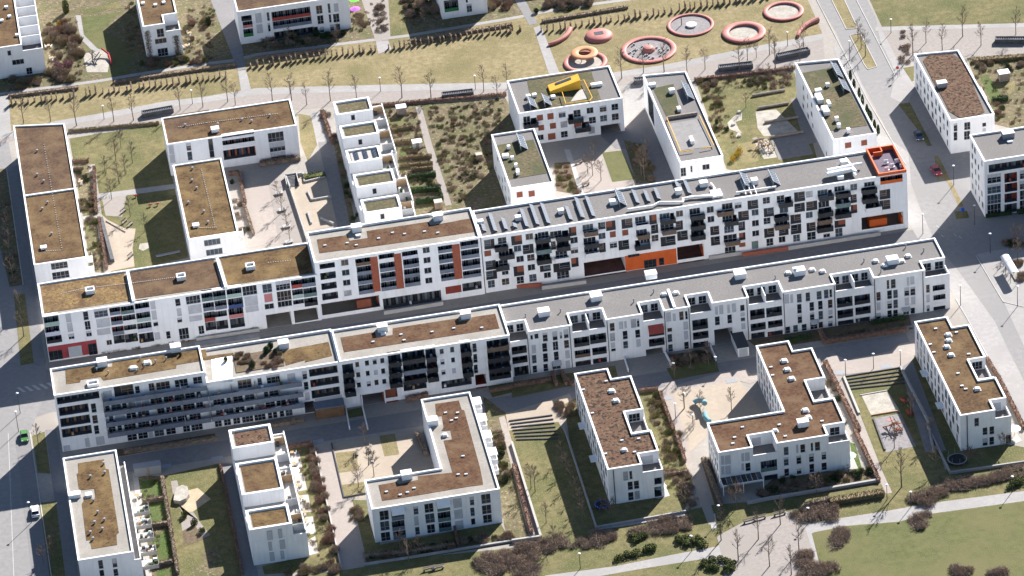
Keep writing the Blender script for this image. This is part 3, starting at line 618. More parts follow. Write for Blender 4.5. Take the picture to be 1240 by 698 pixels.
    # roof pieces
    def patch(s, c, pts, mt, dz=.06, name='planting'):
        w = ccw([tuple(P(*c(x, y), s.rz+dz))[:2] for x, y in pts])
        m = MB(); m.prism([(p[0]-s.ox, p[1]-s.oy) for p in w], s.rz+.002, s.rz+dz)
        return obj(name, m.mesh(name, [mt]), s.roof)
    def rbox(s, name, px, py, w, d, h, mt='plaster', dz=0.0, mt2=None, zb=None):
        """box on the roof; px,py is the middle of its top face."""
        z = (s.rz if zb is None else zb)+dz; p = P(px, py, z+h); q = MB(); q.box(-w/2, -d/2, 0, w/2, d/2, h)
        if mt2: q.box(-w/2-.08, -d/2-.08, h, w/2+.08, d/2+.08, h+.12, 1)
        return obj(name, q.mesh(name, [mt]+([mt2] if mt2 else [])), s.roof, (p.x-s.ox, p.y-s.oy, z))
    def skylight(s, px, py, w=2.2, d=2.0, h=1.1):
        z = s.rz; p = P(px, py, z+h); q = MB(); t = .3
        q.box(-w/2, -d/2, 0, w/2, -d/2+t, h); q.box(-w/2, d/2-t, 0, w/2, d/2, h); q.box(-w/2, -d/2+t, 0, -w/2+t, d/2-t, h); q.box(w/2-t, -d/2+t, 0, w/2, d/2-t, h); q.box(-w/2+t, -d/2+t, 0, w/2-t, d/2-t, h-.45, 1)
        return obj('skylight', q.mesh('skylight', ['cap_metal', 'curtain']), s.roof, (p.x-s.ox, p.y-s.oy, z))
    def hatch(s, px, py, w=2.3, d=1.9, h=1.4): return s.rbox('roof_hatch', px, py, w, d, h, 'plaster', mt2='white_paint')
    def dome(s, px, py, w=1.2, d=1.1):
        """skylight with a curb and a domed lid"""
        p = P(px, py, s.rz+.5)
        def mk():
            q = MB(); q.box(-w/2-.28, -d/2-.28, 0, w/2+.28, d/2+.28, .03, 2); q.box(-w/2, -d/2, .03, w/2, d/2, .42); q.box(-w/2+.08, -d/2+.08, .42, w/2-.08, d/2-.08, .55, 1)
            return q.mesh('skylight', ['cap_metal', 'white_paint', 'slab_pale'])
        return obj('skylight', cached(('dome', w, d), mk), s.roof, (p.x-s.ox, p.y-s.oy, s.rz+.064))
    def vent(s, px, py, r=.22, h=.7):
        p = P(px, py, s.rz)
        def mk():
            q = MB(); q.lathe([(r, 0), (r, h*.7), (r*1.5, h*.72), (r*1.5, h), (.01, h*1.1)], 8); return q.mesh('vent', ['metal_mid'])
        return obj('vent', cached(('vent', r, h), mk), s.roof, (p.x-s.ox, p.y-s.oy, s.rz))
    def cable(s, c, pts, n):
        """lightning conductor feet: a dotted line of small pale blocks"""
        for i in range(n):
            t = i/(n-1)*(len(pts)-1); k = min(int(t), len(pts)-2); f = t-k
            x = pts[k][0]*(1-f)+pts[k+1][0]*f; y = pts[k][1]*(1-f)+pts[k+1][1]*f; p = P(*c(x, y), s.rz+.15)
            obj('conductor_block', cached('cblock', lambda: MB().box(-.11, -.11, 0, .11, .11, .12).mesh('conductor_block', ['concrete_pale'])), s.roof, (p.x-s.ox, p.y-s.oy, s.rz+.05))
    def lowcurb(s, c, pts, mt='cap_metal', w=.7, h=.5):
        a = P(*c(*pts[0]), s.z+h); b = P(*c(*pts[1]), s.z+h); m = MB(); x = [(a.x, a.y), (b.x, b.y)]
        d = Vector((b.x-a.x, b.y-a.y)).normalized(); n = Vector((-d.y, d.x))*w/2
        pl = ccw([(a.x+n.x-s.ox, a.y+n.y-s.oy), (b.x+n.x-s.ox, b.y+n.y-s.oy), (b.x-n.x-s.ox, b.y-n.y-s.oy), (a.x-n.x-s.ox, a.y-n.y-s.oy)])
        m.prism(pl, s.rz, s.z+h); return obj('fire_wall', m.mesh('fire_wall', [mt]), s.roof)
    def panels(s, px, py, n, step=(0.0, 0.0), tilt=.55):
        """one row of tilted solar panels running back from px,py"""
        p = P(px, py, s.rz); r = obj('solar_row', cached(('rail', n), lambda: MB().box(-.05, 0, 0, .05, n*1.05, .12).mesh('solar_row', ['metal_mid'])), s.roof, (p.x-s.ox, p.y-s.oy, s.rz))
        def mk():
            q = MB(); q.poly([(-.4, 0, .15+tilt), (.55, 0, .15), (.55, 1.0, .15), (-.4, 1.0, .15+tilt)]); q.poly([(-.4, 1.0, .12+tilt), (.56, 1.0, .12), (.56, 0, .12), (-.4, 0, .12+tilt)], 1)
            q.box(-.4, .05, 0, -.34, .1, .1+tilt, 1); q.box(-.4, .9, 0, -.34, .95, .1+tilt, 1); return q.mesh('solar_panel', ['solar', 'metal_dark'])
        for i in range(n): obj('solar_panel', cached(('pan', tilt), mk), r, (0, i*1.06, 0))
    def rack(s, px, py, n=7, L=7.0):
        """tilted collector rack: lattice of pale bars over dark tubes, leaning back to the west"""
        p = P(px, py, s.rz); q = MB(); w = 1.7; h = 1.5
        q.poly([(0, 0, h), (w, 0, .1), (w, L, .1), (0, L, h)], 1); q.poly([(0, L, h-.05), (w, L, .05), (w, 0, .05), (0, 0, h-.05)], 1)
        for i in range(n+1):
            y = L*i/n; q.bar((0, y, h+.04), (w, y, .14), .05); q.bar((0, y, 0), (0, y, h), .05)
            if i < n: q.bar((0, y, h+.04), (w, y+L/n, .14), .04)
        q.bar((0, 0, h+.04), (0, L, h+.04), .07); q.bar((w, 0, .14), (w, L, .14), .07)
        return obj('rack', q.mesh('rack', ['metal_light', 'solar']), s.roof, (p.x-s.ox, p.y-s.oy, s.rz))
# ------------------------------------------------------------------ buildings
zA, zB, zD, zE, zF, zG = ctx(40, 360), ctx(210, 330), ctx(530, 250), ctx(690, 235), ctx(850, 215), ctx(1000, 170)
zC = ctx(370, 300); zH = ctx(55, 455); zI = ctx(205, 420); zJ = ctx(330, 420); zK = ctx(480, 385); zM = ctx(600, 370); zN = ctx(750, 350); zO = ctx(890, 320); zQ = ctx(1020, 290)
a40 = ctx(40, 290)
W3 = 'white plastered '
# upper row, low western part
b = Bld('apartment_row', 'long white four-storey row with three straw-coloured planted roofs and a red shop corner', 12.7,
        [a40(35, 368), (372.5, 293.5), zB(1190, 20), a40(80, 640)], roof='gravel_pale', ph=.4)
UA = b
for c, pts, mt in ((a40, [(62, 385), (755, 280), (800, 505), (95, 612)], 'sedum_gold'), (a40, [(800, 272), (1500, 167), (1560, 390), (850, 492)], 'sedum_plum'),
                   (C4(0, 175), [(1062, 545), (1485, 488), (1510, 620), (1100, 680)], 'sedum_ochre')):
    b.patch(c, pts, mt)
b.lowcurb(a40, [(783, 262), (832, 505)]); b.lowcurb(C4(0, 175), [(1048, 548), (1092, 688)])
for px, py in (a40(470, 408), a40(1225, 295), C4(0, 175)(1207, 580)):
    b.skylight(px, py)
b.cable(a40, [(235, 450), (420, 405)], 14); b.cable(a40, [(530, 395), (780, 365)], 16); b.cable(a40, [(830, 360), (1170, 315)], 22); b.cable(C4(310, 175), [(60, 570), (165, 560)], 10)
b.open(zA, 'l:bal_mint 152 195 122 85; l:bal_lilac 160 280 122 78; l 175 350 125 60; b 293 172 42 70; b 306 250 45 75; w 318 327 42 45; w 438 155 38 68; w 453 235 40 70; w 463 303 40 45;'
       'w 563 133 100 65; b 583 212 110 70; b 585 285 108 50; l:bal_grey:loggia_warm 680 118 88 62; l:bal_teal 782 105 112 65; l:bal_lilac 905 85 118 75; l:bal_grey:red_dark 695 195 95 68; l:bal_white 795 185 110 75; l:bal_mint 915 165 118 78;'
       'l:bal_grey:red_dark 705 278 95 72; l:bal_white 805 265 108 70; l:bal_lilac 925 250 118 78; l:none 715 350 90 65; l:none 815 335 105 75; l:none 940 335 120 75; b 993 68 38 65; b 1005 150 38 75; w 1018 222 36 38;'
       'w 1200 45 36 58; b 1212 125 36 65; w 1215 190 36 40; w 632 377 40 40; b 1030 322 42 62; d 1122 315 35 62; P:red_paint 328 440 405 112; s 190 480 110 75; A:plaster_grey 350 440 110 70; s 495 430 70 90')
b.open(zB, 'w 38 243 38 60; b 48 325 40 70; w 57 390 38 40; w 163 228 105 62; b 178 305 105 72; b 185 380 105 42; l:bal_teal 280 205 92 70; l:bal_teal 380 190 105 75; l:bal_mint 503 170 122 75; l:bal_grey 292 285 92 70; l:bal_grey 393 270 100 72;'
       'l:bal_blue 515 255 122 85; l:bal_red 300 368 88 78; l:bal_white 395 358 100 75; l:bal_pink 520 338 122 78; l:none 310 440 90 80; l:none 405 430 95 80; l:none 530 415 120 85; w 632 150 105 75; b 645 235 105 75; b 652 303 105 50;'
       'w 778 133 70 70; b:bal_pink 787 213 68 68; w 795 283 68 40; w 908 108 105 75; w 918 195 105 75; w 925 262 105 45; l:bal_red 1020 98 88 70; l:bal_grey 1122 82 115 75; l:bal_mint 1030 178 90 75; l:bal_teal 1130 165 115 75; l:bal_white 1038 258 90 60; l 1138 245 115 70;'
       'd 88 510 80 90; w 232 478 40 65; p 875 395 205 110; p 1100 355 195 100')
b.finish()
# upper row, middle part with brick pillars
b = Bld('apartment_block', 'white five-storey block with brick-red pillars between dark balconies and a rust planted roof', 15.9,
        [(371.4, 281.6), (569.8, 251.2), (581, 287.5), (380.2, 318.3)], roof='gravel_pale', ph=.55)
UB = b
q = ctx(365, 250)
b.patch(q, [(128, 275), (380, 238), (400, 285), (550, 262), (540, 205), (1050, 128), (1070, 158), (1232, 132), (1330, 112), (1412, 100), (1440, 210), (365, 365), (365, 360), (150, 388)], 'sedum_rust')
b.hatch(*q(455, 160)); b.hatch(*q(1128, 65))
b.rbox('vent_box', *q(470, 235), 1.2, .7, .5, 'white_paint')
for x, y in ((380, 300), (455, 318), (755, 215), (1020, 205), (1130, 215), (195, 320), (640, 262), (855, 225)): b.rbox('vent', *q(x, y), .7, .4, .35, 'metal_light')
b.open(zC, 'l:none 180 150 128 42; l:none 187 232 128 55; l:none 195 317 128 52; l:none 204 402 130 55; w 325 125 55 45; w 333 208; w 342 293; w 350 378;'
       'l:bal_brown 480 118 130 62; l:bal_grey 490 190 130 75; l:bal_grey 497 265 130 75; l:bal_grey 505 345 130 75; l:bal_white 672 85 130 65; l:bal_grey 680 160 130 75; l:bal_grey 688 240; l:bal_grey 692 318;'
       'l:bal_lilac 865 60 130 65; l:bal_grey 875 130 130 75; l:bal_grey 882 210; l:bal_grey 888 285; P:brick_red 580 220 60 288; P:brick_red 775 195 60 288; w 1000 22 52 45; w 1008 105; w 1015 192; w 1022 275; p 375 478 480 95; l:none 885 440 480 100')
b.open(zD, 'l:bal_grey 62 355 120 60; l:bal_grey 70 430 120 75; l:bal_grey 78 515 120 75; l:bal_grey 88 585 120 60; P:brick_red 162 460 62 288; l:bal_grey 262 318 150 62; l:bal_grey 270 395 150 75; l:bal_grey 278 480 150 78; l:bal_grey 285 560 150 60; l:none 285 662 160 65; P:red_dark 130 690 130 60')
b.add('f', 'l', b.x0, b.y0+4, 13.1, 1.2, 1.4)
b.finish(); b.inner(zC, 485, 460, 120, 70, 1.0, 'shutter_red'); b.inner(zC, 610, 440, 40, 60, 2.5, 'shutter_red')
# upper row, eastern part with scattered windows
b = Bld('apartment_block', 'long white five-storey block with scattered dark window boxes and an orange roof terrace', 15.6,
        [(572.5, 254.5), (1082.6, 178.6), (1098.2, 208.6), (581.5, 288)], roof='gravel_grey', ph=.5)
UC = b
b.open(zD, 'k 428 315 85 80; o 415 390 55 48; k 440 490 85 78; k 447 570 90 75; d 445 645 58 60; d 535 285 70 55; B 525 345 110 55; d 548 400 85 60; B 572 415 120 55; d 545 470 75 55; B 535 505 110 60; w 560 552 48 30;'
       'ko 655 282 88 80; w 662 352 55 50; w 683 437 55 48; ko 673 537 85 82; d 685 612 60 60; w 760 253 55 50; k 750 355 90 78; w 773 425 55 52; w 778 507 55 50; d 790 595 62 60; w 563 625 55 50;'
       'd 875 240 90 55; B 868 278 125 55; B:bal_teal 875 365 125 60; B 880 450 120 60; k 893 515 90 55; w 910 572 52 45; d 980 235 95 60; B 1035 262 115 55; ko 1118 210 62 75; w 1130 283 55 50; k 960 325 40 70; B 1040 345 110 55; w 1133 367 55 48; B:bal_white 1025 440 115 50; d 1025 395 95 60; k 1030 505 140 75; ko 1138 465 62 75; d 1040 570 100 60')
b.open(zE, 'ko 25 312 55 80; w 32 385 55 50; w 38 468 55 50; ko 40 568 70 80; d 150 280 90 55; B:bal_brown 172 325 115 50; d 165 390 100 60; B 180 425 115 55; d 175 460 110 50; B:bal_white 185 500 118 50; k 265 265 60 60; ko 340 265 80 80; w 267 350 52 50; o 357 337 50 50; w 362 423 55 50; k 270 447 58 75;'
       'k 475 245 90 80; o 460 322 52 48; k 448 423 88 80; d 585 215 90 55; B:bal_white 600 265 110 50; ko 690 213 62 80; k 703 292 60 75; w 706 368 52 50; d 595 320 90 60; B:bal_brown 608 350 100 50; B 600 435 125 55; d 625 390 80 40;'
       'd 785 185 85 50; B 810 225 125 50; d 805 270 110 60; B:bal_brown 820 315 115 45; k 815 390 125 80; w 910 165 52 48; k 908 262 60 75; k 935 345 88 80; d 1035 145 88 50; B 1055 185 118 60; B 1060 270 118 60; B 1060 355 118 60; w 1165 130 52 48; w 1170 212 50 48; k 1202 305 75 75; k 1207 390 75 75;'
       'p:red_floor 290 600 340 112; p:red_floor 1000 480 220 105; P:orange 673 545 425 124; s 667 575 100 65; s 760 558 40 58; s 530 510 95 20')
b.open(zF, 'w 70 265 52 50; w 75 350 52 50; d 210 240 88 50; B:bal_brown 190 290 135 60; d 210 340 80 60; k 345 318 88 78; k 330 405 55 75; ko 335 490 52 60; o 335 560 52 35; B 240 375 110 50; d 225 430 80 60; d 235 505 110 60; B:bal_brown 250 545 120 45; d 235 605 90 60;'
       'w 300 232 52 48; k 422 225 88 75; w 441 293 52 48; w 444 380; w 446 465; b:bal_teal 440 560 55 65; w 534 193 52 50; k 555 290 85 75; w 540 362 52 50; k 558 460 85 78; d 563 537 58 60; d 652 180 65 60; B 690 225 115 50; d 680 270 70 50; B 655 335 115 60; d 660 370 100 50; B:bal_brown 660 410 120 45; k 678 450 80 65; w 665 515 50 48;'
       'k 810 160 88 80; w 890 140 52 50; k 810 250 88 75; k 910 237 92 78; w 890 312 52 50; k 778 345 88 78; k 780 430 88 78; k 905 410 75 75; d 785 505 58 60; d 908 485 72 65; d 1000 130 85 55; B 1025 165 120 60; d 1010 225 90 50; B 1020 300 120 60; B:bal_brown 1015 365 115 50; B 1015 425 130 60; w 1035 480 50 35;'
       'd 1140 95 85 45; B 1165 140 120 60; B:bal_teal 1165 220 120 60; B 1165 310 130 60; ko 1145 385 90 60; d 1135 455 60 70')
b.open(zG, 'w 232 390 52 50; k 232 485 52 72; ko 235 570 52 72; d 362 365 88 40; B 355 415 125 60; B 360 490 125 60; B:bal_white 390 565 130 60; k 490 450 90 80; k 490 535 90 78; p 470 668 345 100; l:orange 545 322 185 70')
b.finish(); b.inner(zG, 435, 662, 145, 75, 1.2, 'orange'); b.inner(zG, 636, 640, 24, 80, .6, 'orange'); b.inner(zE, 1110, 450, 18, 80, .5, 'orange')
for x, y, n in ((390, 215, 3), (480, 215, 8), (568, 200, 5), (645, 185, 2), (742, 178, 8), (830, 160, 9), (920, 150, 9), (1105, 120, 6), (1200, 105, 6)): b.panels(*zD(x, y), n)
for x, y, n in ((110, 205, 9), (198, 195, 9), (565, 85, 6), (655, 72, 5), (740, 52, 5)): b.panels(*zE(x, y), n)
for x, y, n in ((420, 605, 3), (515, 655, 6)): b.panels(*ctx(760, 140)(x, y), n)
for x, y in ((355, 115),): b.rbox('air_handler', *zD(x, y), 1.3, 1.2, .9, 'white_paint')
for x, y in ((665, 80), (1020, 25)): b.rbox('air_handler', *zD(x, y), 1.4, 1.3, 1.0, 'white_paint')
b.rbox('air_handler', *zE(360, 50), 1.9, 1.5, 1.0, 'white_paint')
b.rack(*zE(415, 110), 6, 6.5)
n_ = ctx(760, 140)
for x, y, w, d, h in ((420, 610, 1.6, 1.4, 1.2), (628, 545, 2.0, 1.7, 1.2), (735, 640, 2.6, 3.2, .5), (1050, 525, 1.6, 1.6, 1.3)): b.rbox('air_handler', *n_(x, y), w, d, h, 'white_paint')
b.rack(*n_(975, 615), 6, 6.5); b.rack(*n_(1210, 590), 6, 6.0)
def pipe(b, c, pts, r=.22, z=.5, name='duct', mt='white_paint'):
    q = MB(); w = [P(*c(x, y), b.rz+z) for x, y in pts]; w = [(p.x-b.ox, p.y-b.oy, p.z) for p in w]
    for i in range(len(w)-1): q.bar(w[i], w[i+1], r, n=6)
    obj(name, q.mesh(name, [mt]), b.roof)
pipe(b, zE, [(480, 130), (690, 98), (740, 70), (935, 68), (940, 40), (1000, 25), (1190, 20)], .28)
pipe(b, n_, [(450, 690), (700, 655), (720, 600), (690, 560)], .25); pipe(b, n_, [(900, 640), (1000, 625), (1232, 590)], .25)
for i in range(3): pipe(b, zF, [(320+i*45, 20), (365+i*45, 140)], .12)
for y, h in ((185, 1.3), (215, 1.2)): pipe(b, zG, [(10, y+70), (215, y+30)], .55, h)
pipe(b, zG, [(165, 155), (250, 265)], .45, 1.1); pipe(b, zG, [(225, 205), (300, 195)], .4, 1.1); pipe(b, zG, [(230, 240), (240, 290)], .4, .9)
b.rbox('air_handler', *zG(150, 165), 1.8, 1.6, 1.4, 'white_paint'); b.rbox('air_handler', *zG(120, 290), 1.5, 1.2, .9, 'white_paint')
# orange roof terrace at the east end
w_ = [P(*zG(x, y), 15.6) for x, y in ((345, 95), (565, 57), (668, 258), (425, 295))]
tx0 = (w_[0].x+w_[3].x)/2
q = MB(); X0, X1, Y0, Y1 = tx0-b.ox, b.x1-b.ox-.05, b.y0-b.oy+.05, b.y1-b.oy-.05
q.box(X0, Y0, 15.1, X1, Y1, 15.14, 1)
for bx in ((X0, Y0, X0+.35, Y1), (X1-.35, Y0, X1, Y1), (X0+.35, Y1-.35, X1-.35, Y1), (X0+.35, Y0, X1-.35, Y0+.35)): q.box(bx[0], bx[1], 15.14, bx[2], bx[3], 16.3)
q.box(X0+1.2, Y1-2.6, 15.14, X1-3.5, Y1-2.3, 16.3); q.box(X1-3.6, Y1-2.3, 15.14, X1-3.3, Y1-.35, 16.3)
obj('terrace_parapet', q.mesh('terrace_parapet', ['orange', 'deck_purple']), b.roof)
for dx, dy in ((2.2, 2.2), (3.8, 3.4), (2.8, 5.6), (6.0, 2.6), (5.4, 5.2)):
    q = MB(); q.box(0, 0, .35, 1.1, .7, .45); q.box(0, .6, .45, 1.1, .7, 1.0); q.box(.05, .05, 0, .15, .15, .35); q.box(.95, .05, 0, 1.05, .15, .35)
    obj('lounge_seat', q.mesh('lounge_seat', ['white_fabric']), b.roof, (X0+dx, Y0+dy, 15.15))
# ---- lower row, west part: five storeys with grey balcony bands
b = Bld('apartment_block', 'white five-storey block with grey balcony bands, wide dark loggias and skylights on its roof', 15.5,
        [(59.8, 441), zI(210, 35), zI(345, 205), (65.2, 478.6)], roof='gravel_pale', ph=.5)
LA = b
b.patch(zA, [(268, 605), (500, 568), (510, 595), (655, 575), (660, 540), (1232, 455), (1330, 440), (1430, 430), (1440, 490), (1505, 480), (1510, 510), (1190, 560), (1185, 590), (585, 690), (560, 660), (395, 685), (390, 705), (275, 720)], 'sedum_ochre')
b.hatch(*zA(570, 520)); b.hatch(*zI(50, -10)); b.dome(*zA(830, 580), 1.5, 1.2); b.dome(*zA(945, 535), 1.5, 1.2)
b.skylight(*zH(392, 55), 2.6, 1.9, .7)
for x, y in ((530, 610), (625, 635), (870, 610), (925, 580), (1105, 520), (890, 520), (1015, 545)): b.vent(*zA(x, y), .15, .8)
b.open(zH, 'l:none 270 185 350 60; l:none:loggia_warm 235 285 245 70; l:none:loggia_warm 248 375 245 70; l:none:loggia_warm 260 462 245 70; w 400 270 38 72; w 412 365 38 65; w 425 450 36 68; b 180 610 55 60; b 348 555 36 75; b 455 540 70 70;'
       'b 515 155 70 55; k 650 125 160 85; d 763 120 38 60; w 880 97 40 60; w 975 85 100 60; w 1127 62 95 60'); b.open(zI, 'w 235 280 65 55')
sx0 = onplane(*zH(478, 250), Vector((0, b.y0, 0)), Vector((0, 1, 0))).x
def balcony_floors(b, x0, x1, zs, rng):
    for z in zs:
        x = x0+rng.uniform(.3, 1.0)
        while x < x1-1.6:
            w = rng.choice((1.0, 1.6, 2.2, 2.6)); 
            if x+w > x1-.2: break
            if rng.random() < .85: b.add('d' if w < 1.2 or rng.random() < .5 else 'w', 'f', x+w/2, b.y0, z+.06, w, 2.35)
            elif rng.random() < .5: b.add('b', 'f', x+w/2, b.y0, z+.06, w, 2.3)
            x += w+rng.uniform(.15, .6)
def bands(b, x0, x1, zs, depth=1.7, seg=5.8):
    rng = random.Random(int(x0*10))
    for z in zs:
        n = max(1, round((x1-x0)/seg)); L = (x1-x0)/n
        q = MB(); q.box(x0-b.ox, b.y0-b.oy-depth, z-.22, x1-b.ox, b.y0-b.oy-.003, z); r = obj('balcony', q.mesh('balcony', ['concrete']), b.e)
        for i in range(n):
            xa = x0+i*L; q = MB(); q.box(xa-b.ox+.02, b.y0-b.oy-depth-.05, z-.2, xa+L-b.ox-.02, b.y0-b.oy-depth-.01, z+1.0); obj('railing', q.mesh('railing', ['bal_grey']), r)
            q = MB(); q.box(xa-b.ox, b.y0-b.oy-depth+.1, z, xa-b.ox+.07, b.y0-b.oy-.01, z+2.2); obj('screen', q.mesh('screen', [rng.choice(['loggia_warm', 'wood', 'bal_grey', 'bal_white'])]), r)
            for _ in range(rng.randint(1, 3)):
                xx = xa+rng.uniform(.3, L-1.0); q = MB(); k = rng.random(); h = rng.uniform(.5, 1.3)
                if k < .2: q.box(xx-b.ox, b.y0-b.oy-depth+.1, z+.6, xx-b.ox+rng.uniform(.8, 1.8), b.y0-b.oy-depth+.14, z+1.05)
                else: q.box(xx-b.ox, b.y0-b.oy-1.2, z+.02, xx-b.ox+.6, b.y0-b.oy-.6, z+h)
                obj('balcony_furniture', q.mesh('balcony_furniture', [rng.choice(['white_fabric', 'wood', 'bal_red', 'metal_dark', 'leaf_olive', 'bal_pink', 'metal_mid', 'bal_blue'])]), r)
rng_ = random.Random(3)
balcony_floors(b, sx0, b.x1-.3, (3.1, 6.0, 8.9), rng_); balcony_floors(b, sx0+4, b.x1-.3, (0.05,), rng_)
b.finish(); bands(b, sx0, b.x1-.05, (3.1, 6.0, 8.9, 11.8))
# second part of it: four storeys with a roof garden
pz = 12.6
b2 = Bld('apartment_block', 'white four-storey block with a shrub roof garden, grey balcony bands and a garage block', pz,
         world=[(LA.x1+.02, P(*zB(190, 640), pz).y), (P(401, 400, pz).x, P(*zB(190, 640), pz).y), (P(401, 400, pz).x, LA.y0), (LA.x1+.02, LA.y0)], roof='gravel_pale', ph=.55)
LB = b2; b = b2
b.patch(zI, [(555, 215), (530, 80), (800, 30), (935, 25), (955, 155), (780, 180)], 'soil', .15); b.patch(zI, [(965, 155), (935, 40), (1005, 20), (1320, -40), (1350, 75), (1120, 130), (1130, 110)], 'sedum_ochre')
b.patch(zI, [(345, 100), (520, 65), (525, 290), (365, 300)], 'white_paint', .07, 'terrace_floor'); b.patch(zI, [(330, 75), (530, 50), (535, 72), (340, 105)], 'sedum_ochre', .09)
b.hatch(*zB(910, 575)); 
b.open(zI, 'w 625 310 100 70; d 750 290 35 60; w 862 268 95 65; b 1012 252 65 60; w 1123 237 34 65; w 1135 325 34 65; b 1145 412 36 65')
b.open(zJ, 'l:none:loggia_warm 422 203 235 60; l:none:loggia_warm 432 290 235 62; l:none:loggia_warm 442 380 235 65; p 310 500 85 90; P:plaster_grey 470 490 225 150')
sx1 = onplane(*zI(1108, 400), Vector((0, b.y0, 0)), Vector((0, 1, 0))).x
balcony_floors(b, b.x0+.3, sx1-.5, (3.1, 6.0), rng_); balcony_floors(b, b.x0+.3, sx1-1, (0.05,), rng_)
b.finish(); bands(b, b.x0+.05, sx1, (3.1, 6.0, 8.9))
q = MB(); gx0 = onplane(*zJ(360, 560), Vector((0, b.y0-3.2, 0)), Vector((0, 1, 0))).x; gx1 = onplane(*zJ(600, 540), Vector((0, b.y0-3.2, 0)), Vector((0, 1, 0))).x
q.box(gx0-b.ox, b.y0-b.oy-3.2, 0, gx1-b.ox, b.y0-b.oy-.05, 2.7, 0); q.box(gx0-b.ox-.1, b.y0-b.oy-3.3, 2.7, gx1-b.ox+.1, b.y0-b.oy-.04, 2.9, 1)
obj('garage_block', q.mesh('garage_block', ['loggia_warm', 'bal_grey']), b.e)
# planted shrubs of the roof garden are added with the vegetation
# ---- lower row, third part: four storeys, small square windows
b = Bld('apartment_block', 'white four-storey block with small square windows, dark balcony stacks and a long rust roof', 12.9,
        [(401.6, 400.3), (604.7, 367.6), (616.6, 405.6), (411, 438.4)], roof='gravel_pale', ph=.5)
LC = b
c3 = C4(310, 350)
b.patch(c3, [(408, 235), (575, 208), (580, 235), (660, 222), (660, 190), (975, 142), (980, 158), (1040, 148), (1040, 137), (1155, 120), (1175, 190), (425, 305)], 'sedum_rust')
b.hatch(*c3(608, 175)); b.hatch(*c3(1010, 112)); b.rbox('vent_box', *c3(615, 212), 1.2, .7, .5, 'white_paint')
for x, y in ((715, 245), (1090, 185), (955, 188), (850, 205), (565, 253), (700, 218)): b.rbox('vent', *c3(x, y), .7, .4, .35, 'metal_light')
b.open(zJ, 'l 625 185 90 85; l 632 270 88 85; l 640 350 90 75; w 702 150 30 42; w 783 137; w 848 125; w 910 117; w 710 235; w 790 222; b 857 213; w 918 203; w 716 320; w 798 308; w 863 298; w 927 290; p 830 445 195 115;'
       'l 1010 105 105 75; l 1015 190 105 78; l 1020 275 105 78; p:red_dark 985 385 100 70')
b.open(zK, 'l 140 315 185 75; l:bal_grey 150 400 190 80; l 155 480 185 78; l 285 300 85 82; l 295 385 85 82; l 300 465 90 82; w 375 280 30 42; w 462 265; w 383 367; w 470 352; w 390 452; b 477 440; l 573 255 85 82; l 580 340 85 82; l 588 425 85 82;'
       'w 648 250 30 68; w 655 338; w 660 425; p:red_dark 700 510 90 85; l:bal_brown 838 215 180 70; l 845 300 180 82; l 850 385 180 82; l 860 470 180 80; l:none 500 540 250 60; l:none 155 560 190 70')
no = []
for (k_, pl_, p_, w_, h_) in b.ops:      # the dark balcony fronts stand proud of the wall
    kk_ = k_.split(':')
    if kk_[0] == 'l' and p_.z > 3.2 and kk_[1:2] != ['none']: no += [('l:none', pl_, p_, w_, h_), ('B'+(':'+kk_[1] if len(kk_) > 1 else ''), pl_, p_, w_, h_+1.6)]
    else: no.append((k_, pl_, p_, w_, h_))
b.ops = no
b.finish(); b.inner(zJ, 980, 375, 90, 60, .6, 'shutter_red'); b.inner(zJ, 920, 400, 20, 70, .4, 'shutter_red')
# ---- lower row, eastern part: roof terraces cut into the top storey
zt = 11.6; vb = P(620, 367.4, zt).y; vb2 = P(1131.9, 288, zt).y; vb = (vb+vb2)/2
vf = (P(*zM(440, 190), zt).y+P(*zO(600, 200), zt).y+P(*zQ(470, 290), zt).y)/3
X = lambda c, x, y, z=zt: P(*c(x, y), z).x
Yv = lambda c, x, y, z=zt: P(*c(x, y), z).y
notch = []      # (x0,x1,yin)
for c, l, r in ((zM, (100, 140), (240, 120)), (zM, (600, 65), (880, 25)), (zN, (160, 115), (330, 88)), (zN, (550, 55), (730, 25)), (zO, (75, 185), (355, 145)), (zO, (798, 88), (1110, 36))):
    notch.append((X(c, *l), X(c, *r), (Yv(c, *l)+Yv(c, *r))/2))
xL = LC.x1+.02; notch[0] = (xL+.01, notch[0][1], notch[0][2]); xR = X(zQ, 850, 150)
cn = (X(zQ, 650, 180), xR, Yv(zQ, 720, 170))
poly = [(xL, vb), (xR, vb), (xR, cn[2]), (cn[0], cn[2]), (cn[0], vf)]
for x0, x1, yi in reversed(notch[1:]): poly += [(x1, vf), (x1, yi), (x0, yi), (x0, vf)]
poly += [(notch[0][1], vf), (notch[0][1], notch[0][2]), (xL, notch[0][2])]
b = Bld('apartment_row', 'long white four-storey row with sunken roof terraces and a grey gravel roof', zt, world=poly, ortho=False, roof='gravel_grey', ph=.45, wall='plaster_warm')
LD = b
for i, (x0, x1, yi) in enumerate(notch+[cn]):
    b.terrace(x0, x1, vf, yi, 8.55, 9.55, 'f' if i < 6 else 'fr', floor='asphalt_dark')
    n = max(1, int((x1-x0)/2.2))
    for k in range(n): b.add('d', 'f', x0+(x1-x0)*(k+.5)/n, yi, 8.6, (x1-x0)/n*.7, 2.1)
    if i in (1, 4, 5):
        q = MB(); xm = (x0+x1)/2-b.ox; q.box(xm-.1, vf-b.oy+.25, 8.55, xm+.1, yi-b.oy-.01, 11.2); obj('partition', q.mesh('partition', ['plaster']), b.e)
